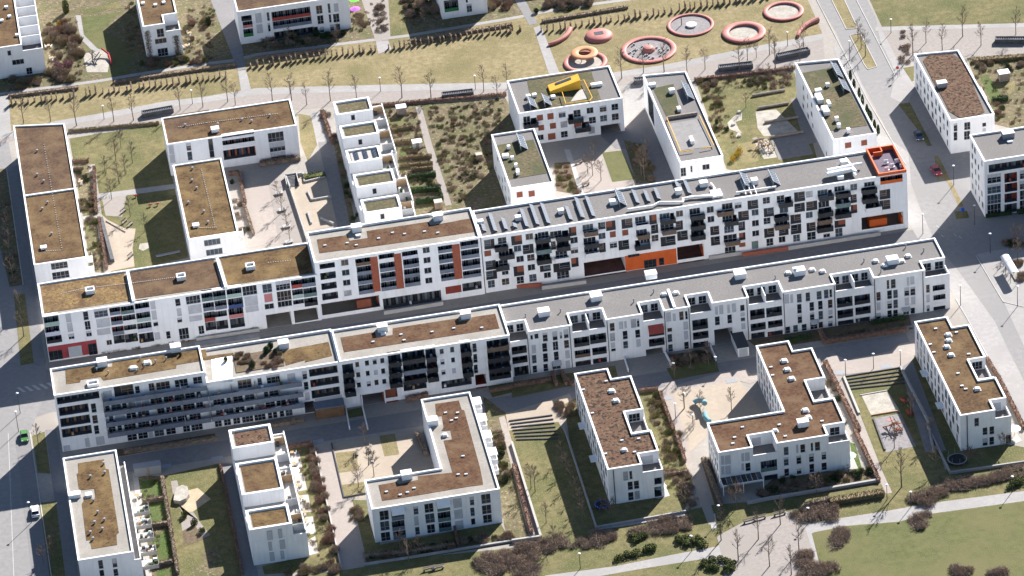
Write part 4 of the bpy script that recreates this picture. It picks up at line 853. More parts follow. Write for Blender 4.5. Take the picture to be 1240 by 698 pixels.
b.open(zM, 'l 197 370 125 62; l 203 450 125 58; l:none 215 545 120 80; w 300 265 20 35; w 340 258 30 40; b 318 362 34 70; w 322 447 34 65; w 327 530 34 60; w 412 265 36 70; w 408 350; w 415 435; w 418 520 34 65; w 493 253 36 70; w 498 335 38 70; w 505 420 36 70;'
       'w 543 248 18 55; w 585 235 34 72; w 590 322 36 65; b 597 405 36 65; b 600 490; d 505 505 70 50; A:plaster_grey 505 470 75 25; l 712 303 135 80; l 850 275 135 78; l:bal_brown 720 400 135 62; l 862 375 120 60; l:none 725 490 135 65; l:none 868 470 115 70;'
       'w 967 180 36 62; w 970 262 36 65; b 975 330 34 45; w 978 370 34 25; b 1040 165 36 65; b 1078 160 20 62; w 1145 150 38 70; w 1183 145 20 65; w 1075 248 36 65; w 1180 235; w 1080 327 36 60; b 1185 312 36 65')
b.open(zN, 'b 15 295 34 60; w 48 385 34 65; w 155 370 34 65; b 52 462 34 60; b 157 450 34 65; A:bal_red 300 325 125 60; l 308 355 125 68; l 310 440 130 62; p 250 535 230 70; b 408 235 40 75; b 455 235 25 65; w 418 342 36 32; w 420 410 34 62; w 425 495 34 65;'
       'w 515 225 34 70; w 556 220 18 65; b 550 305 36 65; b 553 385 34 70; w 557 475 34 65; l 670 295 130 82; l 675 385 130 62; l:none 675 475 130 70; b 805 180 25 70; b 845 172 34 75; b 905 165 20 70; b 950 158 34 72; w 813 267 36 68; w 915 250 34 68; w 1020 160 34 48; b 1022 210 34 34; w 1025 255 34 30; b 1028 310 34 50; p 845 400 190 135')
b.open(zO, 'l 185 415 125 80; l 325 395 130 76; l 190 520 130 60; l 335 495 120 58; l:none 190 600 115 65; l:none 335 590 125 70; b 430 290 34 75; b 470 285 20 70; w 533 283 36 70; w 535 370 34 75; w 538 455 34 70; w 605 273 34 68; w 637 352 34 68; w 640 437 34 70; w 698 260 36 68; w 708 342 34 68; w 712 425; w 712 505 34 50; w 758 250 34 70; w 795 243 20 65; w 790 330 34 65; b 792 400 34 40; w 792 440 34 20; w 792 497 34 50;'
       'w 440 552 34 62; w 503 540 36 62; w 575 533 36 65; d 655 510 60 65; A:plaster_grey 655 470 65 25; l 910 315 130 82; l 1055 292 130 78; l 915 410 130 68; l 1062 385 125 64; l:none 920 500 130 70; l:none 1060 480 120 75; w 1190 270 32 70; b 1190 350 32 66; w 1190 437 32 60')
b.open(zQ, 'w 380 375 20 72; w 423 370 36 72; w 392 460 36 68; w 442 453 34 68; w 393 543; w 442 537; w 393 625; w 442 620; b 545 350 20 68; b 580 340 34 68; w 535 435 36 68; w 585 430 36 68; b 535 515 34 66; b 587 508 34 66; d 530 610 50 60; A:plaster_grey 525 570 70 22; w 585 600 34 60; w 707 410 32 65; b 707 490 32 64; w 707 580 32 65; l:bal_white 800 415 100 75; l:bal_white 805 495 100 70; l:none 805 590 100 70')
b.finish()
for x, y in ((400, 40), (1010, -120)): pass
for px, py in (zM(398, 38), zN(260, -135), C4(620, 350)(405, 28), C4(930, 175)(600, 548), C4(930, 175)(150, 602)): b.rbox('roof_hatch', px, py, 2.6, 2.0, 1.3, 'plaster', mt2='white_paint')
b.rbox('roof_hatch', *zO(40, 70), 2.6, 2.0, 1.3, 'plaster', mt2='white_paint')
for px, py in (zN(370, 38), zN(470, 25), zO(440, 65), zO(640, 38), zO(725, 52), zQ(275, 172), zQ(350, 208), zQ(492, 172), zQ(545, 130)): b.dome(px, py, 1.1, 1.0)
for px, py in (zN(120, 110), zN(285, 30), zO(335, 120), zQ(525, 70), zQ(180, 185), zQ(320, 275), zQ(675, 100), zM(250, 95), zM(540, 55)): b.vent(px, py, .13, .9)
b.rbox('exhaust_stack', *zO(500, 30), .7, .7, 1.9, 'metal_light'); b.lowcurb(zN, [(403, 0), (458, 150)], 'cap_metal', .6, .25)
# drain pipes
for c, x, y in ((zM, 275, 390), (zM, 625, 350), (zM, 935, 300), (zN, 383, 360), (zN, 583, 320), (zN, 1062, 230), (zO, 408, 400), (zO, 828, 340), (zO, 1160, 290), (zQ, 670, 440)):
    p = onplane(*c(x, y), Vector((0, vf, 0)), Vector((0, 1, 0))); obj('drain_pipe', cached('pipe', lambda: MB().bar((0, 0, 0), (0, 0, 11.2), .09, n=6).mesh('drain_pipe', ['metal_dark'])), b.e, (p.x-b.ox, vf-b.oy-.11, 0))
# ------------------------------------------------------------------ detached blocks, north side
r00, r31, r62, r93 = C4(0, 0), C4(310, 0), C4(620, 0), C4(930, 0)
s00, s31, s62, s93 = C4(0, 175), C4(310, 175), C4(620, 175), C4(930, 175)
def grid(b, plane, lo, hi, zs, w, h, n, kinds='w', seed=0, skip=.0):
    r = random.Random(seed)
    for z in zs:
        for i in range(n):
            if r.random() < skip: continue
            t = lo+(hi-lo)*(i+.5+r.uniform(-.12, .12))/n; ww = w*r.choice((.7, 1, 1, 1.3))
            if plane == 'l': b.add('f', 'l', b.x0, t, z, ww*1.2, h)
            else: b.add(r.choice(kinds), 'f', t, b.y0, z, ww, h)
b = Bld('apartment_block', 'long narrow white block with two plum-brown planted roofs beside the western street', 9.4, [r00(62, 607), r00(308, 597), a40(455, 150), a40(10, 205)], skew=(0,), roof='sedum_plum', ph=.35)
b.patch(s00, [(125, 250), (362, 215), (408, 540), (175, 566)], 'sedum_brown', .03); b.lowcurb(s00, [(120, 246), (362, 212)], h=.05, w=.5)
b.open(a40, 'w 218 218 122 50; w 230 298 125 55'); b.finish()
b.rbox('skylight', *s00(210, 495), 1.4, 1.2, .5, 'plaster', mt2='white_paint'); b.cable(s00, [(212, 0), (300, 510)], 46); b.cable(s00, [(225, 515), (300, 510)], 8)
for x, y in ((180, 150), (212, 182), (205, 315), (230, 285), (250, 435), (180, 35)): b.vent(*s00(x, y), .2, .6)
for k in range(3):
    q = MB(); q.box(0, 0, 0, 1.3, 3.0, .15); q.box(1.25, 0, .15, 1.3, 3.0, 1.1); q.box(0, 0, .15, 1.25, .05, 1.1); obj('balcony', q.mesh('balcony', ['plaster']), b.e, (b.x1-b.ox+.02, b.y0-b.oy+2.0, .6+k*2.9))
b5 = b
b = Bld('apartment_block', 'white block with red-walled access galleries between two wings and a brown stepped roof edge', 9.2,
        [ctx(185, 115)(62, 165), ctx(185, 115)(1140, 62), ctx(185, 115)(1200, 262), ctx(185, 115)(118, 398)], skew=(), roof='sedum_brown', ph=.3)
q = ctx(185, 115)
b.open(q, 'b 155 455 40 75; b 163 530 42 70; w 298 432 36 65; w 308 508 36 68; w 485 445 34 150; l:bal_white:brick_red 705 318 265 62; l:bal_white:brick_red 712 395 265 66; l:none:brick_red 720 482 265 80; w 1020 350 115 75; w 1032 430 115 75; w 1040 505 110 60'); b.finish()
b.rbox('lift_head', *q(515, 275), 1.9, 1.6, .9, 'plaster', mt2='cap_metal'); b.cable(q, [(215, 265), (440, 232)], 14); b.cable(q, [(450, 230), (1030, 155)], 34)
for x, y in ((270, 258), (740, 212), (820, 225), (970, 178), (540, 250)): b.vent(*q(x, y), .2, .6)
b.patch(q, [(100, 180), (465, 122), (480, 160), (135, 370)], 'sedum_plum', .03)
q7 = s00
b = Bld('apartment_block', 'white slab block with an ochre planted roof and one dotted conductor line', 9.0, [q7(832, 98), q7(1070, 68), q7(1148, 424), q7(910, 457)], roof='sedum_ochre', ph=.35)
b.open(q7, 'w 1025 473 70 28; w 1035 520 70 28'); b.finish()
b.rbox('skylight', *q7(945, 387), 1.5, 1.3, .5, 'plaster', mt2='white_paint'); b.cable(q7, [(972, 120), (1038, 395)], 34); b.cable(q7, [(965, 402), (1045, 400)], 9)
for x, y in ((930, 120), (928, 178), (950, 215), (1005, 380), (985, 328), (910, 285)): b.vent(*q7(x, y), .2, .6)
for k in range(3):
    q = MB(); q.box(0, 0, 0, 1.3, 3.0, .15); q.box(1.25, 0, .15, 1.3, 3.0, 1.1); q.box(0, 0, .15, 1.25, .05, 1.1); obj('balcony', q.mesh('balcony', ['plaster']), b.e, (b.x1-b.ox+.02, b.y0-b.oy+1.2, .6+k*2.9))
# stepped row houses: a two-storey body with a penthouse on each house
def rowhouses(name, labels, group, units, zbody, zpent, xr_off, roofm, sol=(), wins=(), front_open=None, backy=None, fronty=None):
    X0 = sum(P(*c(*u[0]), zpent).x for c, u in units)/len(units)
    for i, (c, u) in enumerate(units):
        w = [P(*c(*p), zpent) for p in u]
        y1 = (w[0].y+w[1].y)/2; y0 = (w[2].y+w[3].y)/2; x0 = (w[0].x+w[3].x)/2; x1 = (w[1].x+w[2].x)/2
        nb = None
        if i+1 < len(units):
            c2, u2 = units[i+1]; nb = (P(*c2(*u2[0]), zpent).y+P(*c2(*u2[1]), zpent).y)/2
        yb0 = (nb+.02) if nb is not None else y0
        yb1 = y1
        e = Bld(name, labels[i], zbody, world=[(x0-.02, yb0), (x1+xr_off, yb0), (x1+xr_off, yb1), (x0-.02, yb1)], ortho=False, roof='slab_pale', ph=.3, pt=.22, cat='house', group=group)
        e.finish()
        # penthouse storey
        ox, oy = e.ox, e.oy; q = MB(); yp0 = y0+(.03 if nb is None else 0); yp1 = y1-.03
        pl = [(x0+.01-ox, yp0-oy), (x1-ox, yp0-oy), (x1-ox, yp1-oy), (x0+.01-ox, yp1-oy)]
        for k in range(4):
            a, bb = pl[k], pl[(k+1) % 4]; q.quad((a[0], a[1], zbody-.3), (bb[0], bb[1], zbody-.3), (bb[0], bb[1], zpent-.02), (a[0], a[1], zpent-.02))
        ph = obj('penthouse', q.mesh('penthouse', ['plaster']), e.e)
        ip = inset(pl, .55); oc = inset(pl, -.04); q = MB()
        for k in range(4):
            a, bb, cc, d = oc[k], oc[(k+1) % 4], ip[(k+1) % 4], ip[k]
            q.quad((*a, zpent), (*bb, zpent), (*cc, zpent), (*d, zpent)); q.quad((*a, zpent-.15), (*bb, zpent-.15), (*bb, zpent), (*a, zpent)); q.quad((*cc, zpent-.5), (*d, zpent-.5), (*d, zpent), (*cc, zpent))
        q.poly([(*p, zpent-.5) for p in ip], 1)
        ip2 = inset(pl, 1.0); q.prism(ip2, zpent-.5, zpent-.42, 2)
        obj('roof', q.mesh('roof', ['cap_metal', 'gravel_pale', roofm[i % len(roofm)]]), ph)
        # terrace screen walls and clutter on the east side
        rr = random.Random(i+len(name))
        q = MB(); q.box(x1+xr_off-ox-.25, yb0-oy+.3, zbody, x1+xr_off-ox, yb1-oy-.3, zbody+.75); obj('balustrade', q.mesh('balustrade', ['plaster']), e.e)
        for k in range(2):
            yy = yb0+(yb1-yb0)*(k+.4)/2; q = MB(); q.box(x1-ox+.05, yy-oy, zbody-.29, x1+xr_off-ox-.28, yy-oy+.12, zbody+1.6); obj('screen', q.mesh('screen', ['wood' if k else 'plaster_grey']), e.e)
        for k in range(4):
            xx = rr.uniform(x1+.3, x1+xr_off-1.0); yy = rr.uniform(yb0+.6, yb1-1.2); q = MB(); q.box(xx-ox, yy-oy, zbody-.29, xx-ox+rr.uniform(.4, .9), yy-oy+.6, zbody+rr.uniform(.1, .8)); obj('terrace_furniture', q.mesh('terrace_furniture', [rr.choice(['wood', 'white_fabric', 'metal_dark', 'leaf_dark', 'metal_dark'])]), e.e)
        for (ci, cc, x, y, ww, hh) in wins:
            if ci == i:
                p = onplane(*cc(x, y), Vector((0, yp0, 0)), Vector((0, 1, 0))); f = obj('window', MB().box(-.5, -.05, -.75, .5, .02, .75).mesh('window', ['frame_grey']), e.e, (p.x-ox, yp0-oy-.01, p.z)); obj('pane', MB().box(-.42, -.07, -.67, .42, -.03, .67).mesh('pane', ['glass_dark']), f)
        if i in sol:
            for k in range(3):
                for jj in range(4):
                    xx = ip[0][0]+1.0+k*2.3; q = MB(); q.poly([(xx, ip[0][1]+.2+jj*1.15, zpent-.4), (xx+1.2, ip[0][1]+.2+jj*1.15, zpent+.25), (xx+1.2, ip[0][1]+1.3+jj*1.15, zpent+.25), (xx, ip[0][1]+1.3+jj*1.15, zpent-.4)]); obj('solar_panel', q.mesh('solar_panel', ['solar']), ph)
        # east side entrance porches towards the gardens
        yield e, x0, x1, y0, y1, yb0, yb1
t38, t39 = ctx(380, 110), ctx(390, 190)
units8 = [(t38, [(153, 85), (460, 58), (485, 158), (192, 200)]), (t38, [(210, 290), (515, 248), (540, 350), (235, 395)]), (t38, [(262, 495), (540, 450), (560, 560), (290, 600)]), (t39, [(258, 150), (590, 95), (605, 210), (280, 255)]), (t39, [(325, 355), (635, 310), (655, 425), (340, 470)])]
lab8 = ['white terraced house with a garden roof at the end beside the gravel promenade', 'second white terraced house from the promenade, dry grass roof and glazed porch', 'white terraced house with three slanted solar strips on its roof',
        'white terraced house between the solar house and the one nearest the brick-pillared block', 'white terraced house of the stepped row closest to the brick-pillared block']
H8 = list(rowhouses('terraced_house', lab8, 'stepped terraced houses by the kitchen gardens', units8, 6.4, 9.4, 3.2, ['sedum_moss', 'sedum_moss', 'slab_pale', 'sedum_moss', 'sedum_moss'], (2,), ((0, t38, 325, 222, 1, 1), (1, t38, 385, 425, 1, 1), (3, t39, 435, 285, 1, 1), (4, t39, 500, 495, 1, 1))))
y25, y26 = ctx(255, 505), ctx(255, 590)
units21 = [(y25, [(148, 108), (495, 55), (525, 208), (180, 262)]), (y25, [(205, 385), (550, 332), (600, 590), (262, 650)]), (y26, [(288, 190), (640, 140), (675, 300), (320, 358)])]
lab21 = ['white terraced house nearest the grey-balconied block, small brown roof', 'middle white terraced house of three, with a square brown roof', 'end white terraced house with six grey windows in its blank gable']
H21 = list(rowhouses('terraced_house', lab21, 'three terraced houses by the sandpit garden', units21, 6.4, 9.5, 2.9, ['sedum_heath', 'sedum_brown', 'sedum_ochre']))
e = H21[2][0]; 
# gable windows of the end house
for (x, y, w, h) in ((490, 400, 40, 72), (577, 385, 28, 72), (495, 490, 26, 70), (595, 475, 40, 72), (510, 575, 36, 70), (595, 562, 28, 65)):
    p = onplane(*y26(x, y), Vector((0, H21[2][3], 0)), Vector((0, 1, 0))); ww, hh = w/6.844/5.2, h/6.844/4.4
    f = obj('window', MB().box(-ww/2, -.06, -hh/2, ww/2, .03, hh/2).mesh('window', ['frame_grey']), e.e, (p.x-e.ox, H21[2][3]-e.oy-.03, p.z)); obj('blind', MB().box(-ww/2+.06, -.08, -hh/2+.06, ww/2-.06, -.05, hh/2-.06).mesh('blind', ['blind']), f)
# block with the yellow roof house
q9 = ctx(590, 75)
b = Bld('apartment_block', 'white three-storey block with a yellow wedge-shaped roof house and orange-red shutters', 9.6, [q9(160, 158), q9(1012, 30), q9(1120, 298), q9(265, 430)], roof='gravel_grey', ph=.45)
b.patch(q9, [(330, 155), (860, 75), (945, 318), (420, 395), (300, 415), (380, 400)], 'sedum_moss')
b.open(q9, 'd 328 490 58 75; o 437 465 52 48; o 525 453 52 50; w 622 440 52 48; d 745 430 60 60; B 730 485 125 50; w 853 405 50 48; w 960 390; w 1058 375; B 360 530 120 45; o 447 547 48 45; o 545 532 50 48; w 637 520 50 48; o 750 522 60 35; B 790 560 125 50; w 872 485 52 50; w 965 470; w 1062 457; w 440 630 50 45; o 535 620 62 55; w 640 602 50 48; w 865 570 45 50; p 1025 562 165 85')
b.add('w', 'l', b.x0, b.y0+5, 5.5, 1, 1.4); b.add('w', 'l', b.x0, b.y0+3, 2.5, 1, 1.4); b.finish()
w_ = [P(*q9(x, y), b.rz) for x, y in ((520, 262), (778, 232))]; x0, x1 = w_[0].x-b.ox, w_[1].x-b.ox; y0 = (w_[0].y+w_[1].y)/2-b.oy; r_ = b.rz; dp = 3.4
q = MB(); h0, h1 = .7, 2.7
q.poly([(x0, y0, r_), (x1, y0, r_), (x1, y0, r_+h1), (x0, y0, r_+h0)]); q.poly([(x1, y0+dp, r_), (x0, y0+dp, r_), (x0, y0+dp, r_+h0), (x1, y0+dp, r_+h1)]); q.quad((x0, y0+dp, r_), (x0, y0, r_), (x0, y0, r_+h0), (x0, y0+dp, r_+h0)); q.quad((x1, y0, r_), (x1, y0+dp, r_), (x1, y0+dp, r_+h1), (x1, y0, r_+h1)); q.quad((x0, y0, r_+h0), (x1, y0, r_+h1), (x1, y0+dp, r_+h1), (x0, y0+dp, r_+h0))
yh = obj('roof_house', q.mesh('roof_house', ['yellow']), b.roof)
sl_ = (h1-h0)/(x1-x0); f = lambda x: r_+h0+sl_*(x-x0); xa, xb = x0+1.8, x1-2.0; q = MB(); ya, yb = y0+1.9, y0+2.9; q.poly([(xa, ya, f(xa)+.12), (xb, ya, f(xb)+.12), (xb, yb, f(xb)+.12), (xa, yb, f(xa)+.12)]); q.poly([(xa, ya, f(xa)), (xb, ya, f(xb)), (xb, ya, f(xb)+.12), (xa, ya, f(xa)+.12)]); obj('roof_window', q.mesh('roof_window', ['glass_blue']), yh)
b.rack(*q9(360, 395), 4, 4.5); b.rack(*q9(480, 375), 4, 4.5)
for x, y in ((390, 265), (340, 275), (545, 280)): b.rbox('air_handler', *q9(x, y), 1.1, 1.0, .8, 'white_paint')
b.rbox('air_handler', *q9(905, 178), 2.9, 1.1, .8, 'white_paint'); b.patch(q9, [(690, 330), (830, 305), (800, 225), (760, 235)], 'slab_pale', .1, 'deck')
pipe(b, q9, [(650, 345), (850, 320), (870, 295), (800, 150), (770, 160)], .1, 1.0, 'guard_rail', 'yellow'); pipe(b, q9, [(650, 345), (620, 250)], .1, 1.0, 'guard_rail', 'yellow')
q10 = ctx(580, 150)
b = Bld('apartment_block', 'small white block with a row of roof boxes, bar racks and two red shutters', 9.6, [q10(98, 90), q10(455, 38), q10(625, 485), q10(260, 535)], roof='gravel_grey', ph=.45)
b.patch(q10, [(150, 178), (450, 130), (565, 410), (250, 462)], 'sedum_moss'); b.open(q10, 'o 337 588 50 48; o 437 580 50 50'); grid(b, 'l', b.y0+1, b.y1-1, (1.0, 3.9, 6.8), .9, 1.3, 5, 'w', 5, .3); b.finish()
b.rack(*q10(350, 225), 6, 6.5); b.rbox('air_handler', *q10(220, 255), 1.6, 1.2, .9, 'white_paint')
for x, y in ((245, 180), (275, 270), (305, 330), (320, 375), (320, 395)): b.rbox('air_handler', *q10(x, y), .8, .8, 1.0, 'white_paint')

q11, q11b = ctx(760, 80), ctx(760, 140)
b = Bld('apartment_block', 'narrow white block with a pale roof terrace framed by yellow boards', 9.6, [q11(125, 75), q11(487, 43), q11b(790, 340), q11b(430, 385)], skew=(0,), roof='gravel_grey', ph=.45)
b.patch(q11, [(210, 185), (380, 150), (440, 395), (320, 415)], 'sedum_moss'); b.patch(q11b, [(345, 70), (590, 25), (700, 255), (440, 290)], 'asphalt_pale', .05, 'deck')
b.open(q11b, 'd 460 470 50 70; w 650 428 52 40; w 530 445 14 50')
b.add('l:none', 'l', b.x0, b.y1-9, 1.2, 7.5, 7.2); b.finish()
for pts in ([(325, 20), (440, 300)], [(595, 0), (715, 250)], [(440, 300), (550, 285)], [(610, 275), (700, 258)]): pipe(b, q11b, pts, .11, .6, 'deck_board', 'yellow')
b.rack(*q11(500, 290), 8, 8.0); b.rbox('air_handler', *q11(205, 145), 1.6, 1.2, .9, 'white_paint'); b.rbox('air_handler', *q11(365, 190), 1.4, 1.3, 1.2, 'white_paint'); b.rbox('air_handler', *q11(425, 345), .9, 1.6, .9, 'white_paint'); b.rbox('planter', *q11b(530, 190), .9, 2.6, 1.0, 'white_paint'); b.rbox('deck_wall', *q11(455, 400), 7.5, .5, .8, 'wood_grey')
q12 = ctx(940, 65)
b = Bld('apartment_block', 'white block with bar racks and grey air handlers on a mossy roof beside the avenue', 10.2, [q12(155, 75), q12(520, 42), r93(522, 645), r93(313, 675)], skew=(0,), roof='gravel_grey', ph=.5)
b.patch(q12, [(220, 160), (500, 110), (520, 130), (755, 595), (450, 640)], 'sedum_moss')
b.open(zG, 'o 185 42 52 48; o 318 22 50 48')
grid(b, 'l', b.y0+1, b.y1-6, (1.2, 4.1, 7.0), .9, 1.3, 7, 'w', 8, .35); b.finish()
b.rack(*q12(505, 215), 6, 7.0); b.rack(*q12(560, 330), 5, 5.5)
for x, y, w, d, h in ((348, 295, 1.6, 1.2, .9), (355, 355, 1.6, 3.6, 1.3), (408, 455, 1.6, 3.4, 1.3), (435, 400, .8, 2.2, .9), (500, 525, .9, .9, 1.2), (518, 580, .9, .9, 1.2), (597, 620, .9, .9, 1.2), (425, 245, .9, .9, 1.0)): b.rbox('air_handler', *q12(x, y), w, d, h, 'metal_light' if d > 3 else 'white_paint')
q13 = ctx(1060, 55); q14 = ctx(1060, 150)
b = Bld('apartment_block', 'white block with a shaggy heather-brown roof and one grey roof hatch', 9.5, [q13(320, 72), q13(690, 38), q13(985, 570), q13(620, 625)], skew=(0,), roof='gravel_grey', ph=.45)
b.patch(q13, [(395, 130), (430, 85), (640, 70), (720, 130), (790, 270), (840, 400), (905, 550), (850, 580), (700, 600), (610, 545), (560, 440), (480, 300)], 'sedum_heath', .12)
b.open(q14, 'w 665 30 28 65; w 762 20 45 60; w 903 10 30 30; w 665 105 28 65; w 760 97 45 68; b 903 50 28 25'); grid(b, 'l', b.y0+.8, b.y1-.8, (.6, 3.5, 6.4), 1.0, 1.7, 9, 'www', 2, .12); b.finish()
b.rbox('roof_hatch', *q13(550, 305), 2.4, 1.7, 1.3, 'metal_mid', mt2='metal_light')
q = MB(); q.box(0, 0, 0, 1.4, 6, .12); q.box(1.35, 0, .12, 1.4, 6, 1.1); obj('balcony', q.mesh('balcony', ['metal_light']), b.e, (b.x1-b.ox+.02, b.y0-b.oy+12, 6.2))
p = P(*q13(1500, 330), 15.7)
b = Bld('apartment_block', 'tall white five-storey block with ribbon window, red loggia sides and a grey gravel roof', 15.7, world=[(P(*q14(778, 92), 15.7).x, P(*q14(778, 92), 15.7).y), (P(*q14(778, 92), 15.7).x+32, P(*q14(778, 92), 15.7).y), (P(*q14(905, 312), 15.7).x+32, P(*q14(905, 312), 15.7).y), (P(*q14(905, 312), 15.7).x, P(*q14(905, 312), 15.7).y)], roof='gravel_grey', ph=.45, wall='plaster_warm')
b.open(q14, 'l:none 1110 348 340 66; w 985 455 100 75; w 985 540; w 985 625; w 985 705; l:none:red_dark 1123 445 105 75; l:none:red_dark 1125 528 105 72; l:none:red_dark 1122 612 105 72; l:none 1122 700 105 75; w 1240 420 75 72; w 1240 505; w 1240 590; w 1240 670; l:none 1350 400 100 75; l:none 1350 485; l:none 1350 570')
grid(b, 'l', b.y0+.8, b.y1-.8, (1.6, 4.5, 7.4, 10.3, 13.2), .8, 1.5, 4, 'w', 4, .15); b.finish()
b.rbox('roof_hatch', *q14(1098, 68), 2.8, 2.0, 1.4, 'metal_mid', mt2='metal_light'); b.rbox('vent_box', *q14(1115, 140), 1.3, .8, .4, 'white_paint')
# north-west fragments
b = Bld('apartment_block', 'white block with a row of walled roof terraces beside its brown roof', 9.3, world=[(P(*r00(-60, 0), 9.3).x, P(*r00(0, 0), 9.3).y+14), (P(*r00(105, 212), 9.3).x, P(*r00(0, 0), 9.3).y+14), (P(*r00(105, 212), 9.3).x, P(*r00(60, 222), 9.3).y), (P(*r00(-60, 0), 9.3).x, P(*r00(60, 222), 9.3).y)], ortho=False, roof='sedum_brown', ph=.4)
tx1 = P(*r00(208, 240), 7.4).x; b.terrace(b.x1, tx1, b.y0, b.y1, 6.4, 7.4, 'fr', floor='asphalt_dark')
for k in range(7):
    yy = b.y0-b.oy+k*5.6+4.6; q = MB(); q.box(b.x1-b.ox+.02, yy, 6.4, tx1-b.ox-.22, yy+.25, 9.1); obj('partition', q.mesh('partition', ['plaster']), b.e)
for k in range(7): b.add('d', 'f', (b.x1+tx1)/2, b.y0, -9, 1, 1)
b.open(r00, 'w 45 258 16 24; w 103 298 78 24; w 135 345 36 30'); b.finish()
for x, y in ((45, 75), (82, 165), (30, 30), (8, 95)): b.rbox('vent_box', *r00(x, y), .9, .9, .6, 'white_paint')
zz = 9.8
b = Bld('apartment_block', 'white block with climbing plants on its gable and a stepped corner terrace', zz, world=[(P(*r00(690, 130), zz).x, P(*r00(645, 0), zz).y+16), (P(*r00(842, 62), zz).x+.6, P(*r00(645, 0), zz).y+16), (P(*r00(842, 62), zz).x+.6, P(*r00(792, 72), zz).y), (P(*r00(795, 112), zz).x, P(*r00(792, 72), zz).y), (P(*r00(795, 112), zz).x, P(*r00(740, 122), zz).y), (P(*r00(690, 130), zz).x, P(*r00(740, 122), zz).y)], ortho=False, roof='sedum_brown', ph=.4)
xr = P(*r00(868, 130), 7.4).x; ymid = P(*r00(792, 72), zz).y
b.terrace(P(*r00(795, 112), zz).x, xr, b.y0, ymid, 6.4, 7.4, 'fr')
b.open(r00, 'w 775 160 30 38; w 785 198 65 22; w 790 253 50 38; l:none 838 138 45 24'); b.finish()
for x, y in ((750, 20), (690, 12), (790, 8)): b.rbox('vent_box', *r00(x, y), .9, .9, .5, 'white_paint')
CLIMB = [(r00, 718, 215, 26, 130, b), (r00, 855, 225, 28, 90, b)]
q3 = ctx(270, 0); zz = 9.9
p0 = P(*q3(118, 102), zz); p1 = P(*q3(760, 3), zz); xr = onplane(*q3(1062, 200), Vector((0, (p0.y+p1.y)/2, 0)), Vector((0, 1, 0))).x
b = Bld('apartment_block', 'wide white block with green, pink and red balcony fronts and a brown roof', zz, world=[(p0.x, p0.y+15), (xr, p0.y+15), (xr, (p0.y+p1.y)/2), (p0.x, (p0.y+p1.y)/2)], ortho=False, roof='sedum_plum', ph=.4)
b.open(q3, 'l 195 152 85 45; l:bal_pink 205 205 80 55; l:bal_green 210 272 80 66; b 295 150 50 80; b 305 240 48 70; w 375 140 18 70; w 383 228 18 68; l:bal_red 565 118 320 75; l:bal_grey 575 190 320 62; l:none 590 275 330 60; w 798 82 45 65; w 808 165 45 68; w 772 255 30 58; w 822 250 30 55; w 880 70 18 75; b 938 65 34 70; w 888 155 18 65; w 940 152 45 68; w 905 238 28 62; w 955 232 30 62'); b.finish()
zz = 9.6; p0 = P(*r31(900, 95), 0); xr = onplane(*r31(1118, 40), Vector((0, p0.y, 0)), Vector((0, 1, 0))).x
b = Bld('apartment_block', 'white block at the back with a bright green balcony beside the bare hedge rows', zz, world=[(p0.x, p0.y+14), (xr, p0.y+14), (xr, p0.y), (p0.x, p0.y)], ortho=False, roof='sedum_plum', ph=.4)
b.open(r31, 'l:bal_green 943 28 68 56; w 1018 5 10 18; w 1030 40 22 38; w 943 -30 68 45; w 1020 -60 22 38'); b.finish()
# neighbours north of the frame whose shade falls on the lawns
for px, py, w, d, lb in ((560+95, 3, 26, 12, 'white block standing beyond the northern hedge rows'),):
    p = P(px, py); b = Bld('apartment_block', lb, 9.6, world=[(p.x, p.y+14+d), (p.x+w, p.y+14+d), (p.x+w, p.y+14), (p.x, p.y+14)], ortho=False, roof='sedum_plum', ph=.4); grid(b, 'f', b.x0+1, b.x1-1, (.6, 3.5, 6.4), 1.4, 1.6, 7, 'wwb', 3, .1); b.finish()
# ------------------------------------------------------------------ detached blocks, south side
q20, q20b = ctx(60, 540), ctx(60, 600, 6.889)
b = Bld('apartment_block', 'white slab block with a long ochre roof bed and side terraces by the western street', 9.4, [q20(112, 100), q20(555, 32), q20b(695, 468), q20b(235, 545)], roof='gravel_pale', ph=.4)
b.patch(q20, [(235, 145), (450, 112), (465, 190), (490, 195), (575, 720), (555, 735), (560, 820), (350, 855), (335, 780), (305, 785), (268, 480), (290, 445), (380, 430), (370, 355), (245, 368), (225, 232), (240, 225)], 'sedum_ochre')
b.hatch(*q20(205, 395), 2.6, 1.5, .9); b.rbox('skylight', *q20(325, 400), 1.3, 1.2, .5, 'plaster', mt2='white_paint')
for x, y in ((340, 265), (450, 155), (460, 232), (365, 462), (455, 622), (375, 645), (340, 728), (362, 780), (440, 700), (400, 560)): b.vent(*q20(x, y), .2, .7)
b.open(q20b, 'w 427 578 34 70; w 543 565 34 72; w 437 650 34 50; w 553 645 34 55')
tx1 = P(*q20(618, 105), 7.2).x; b.terrace(b.x1, tx1, b.y0-.0, b.y1-2.0, 6.2, 7.2, 'fr'); b.finish(); b20 = b; b20tx = tx1
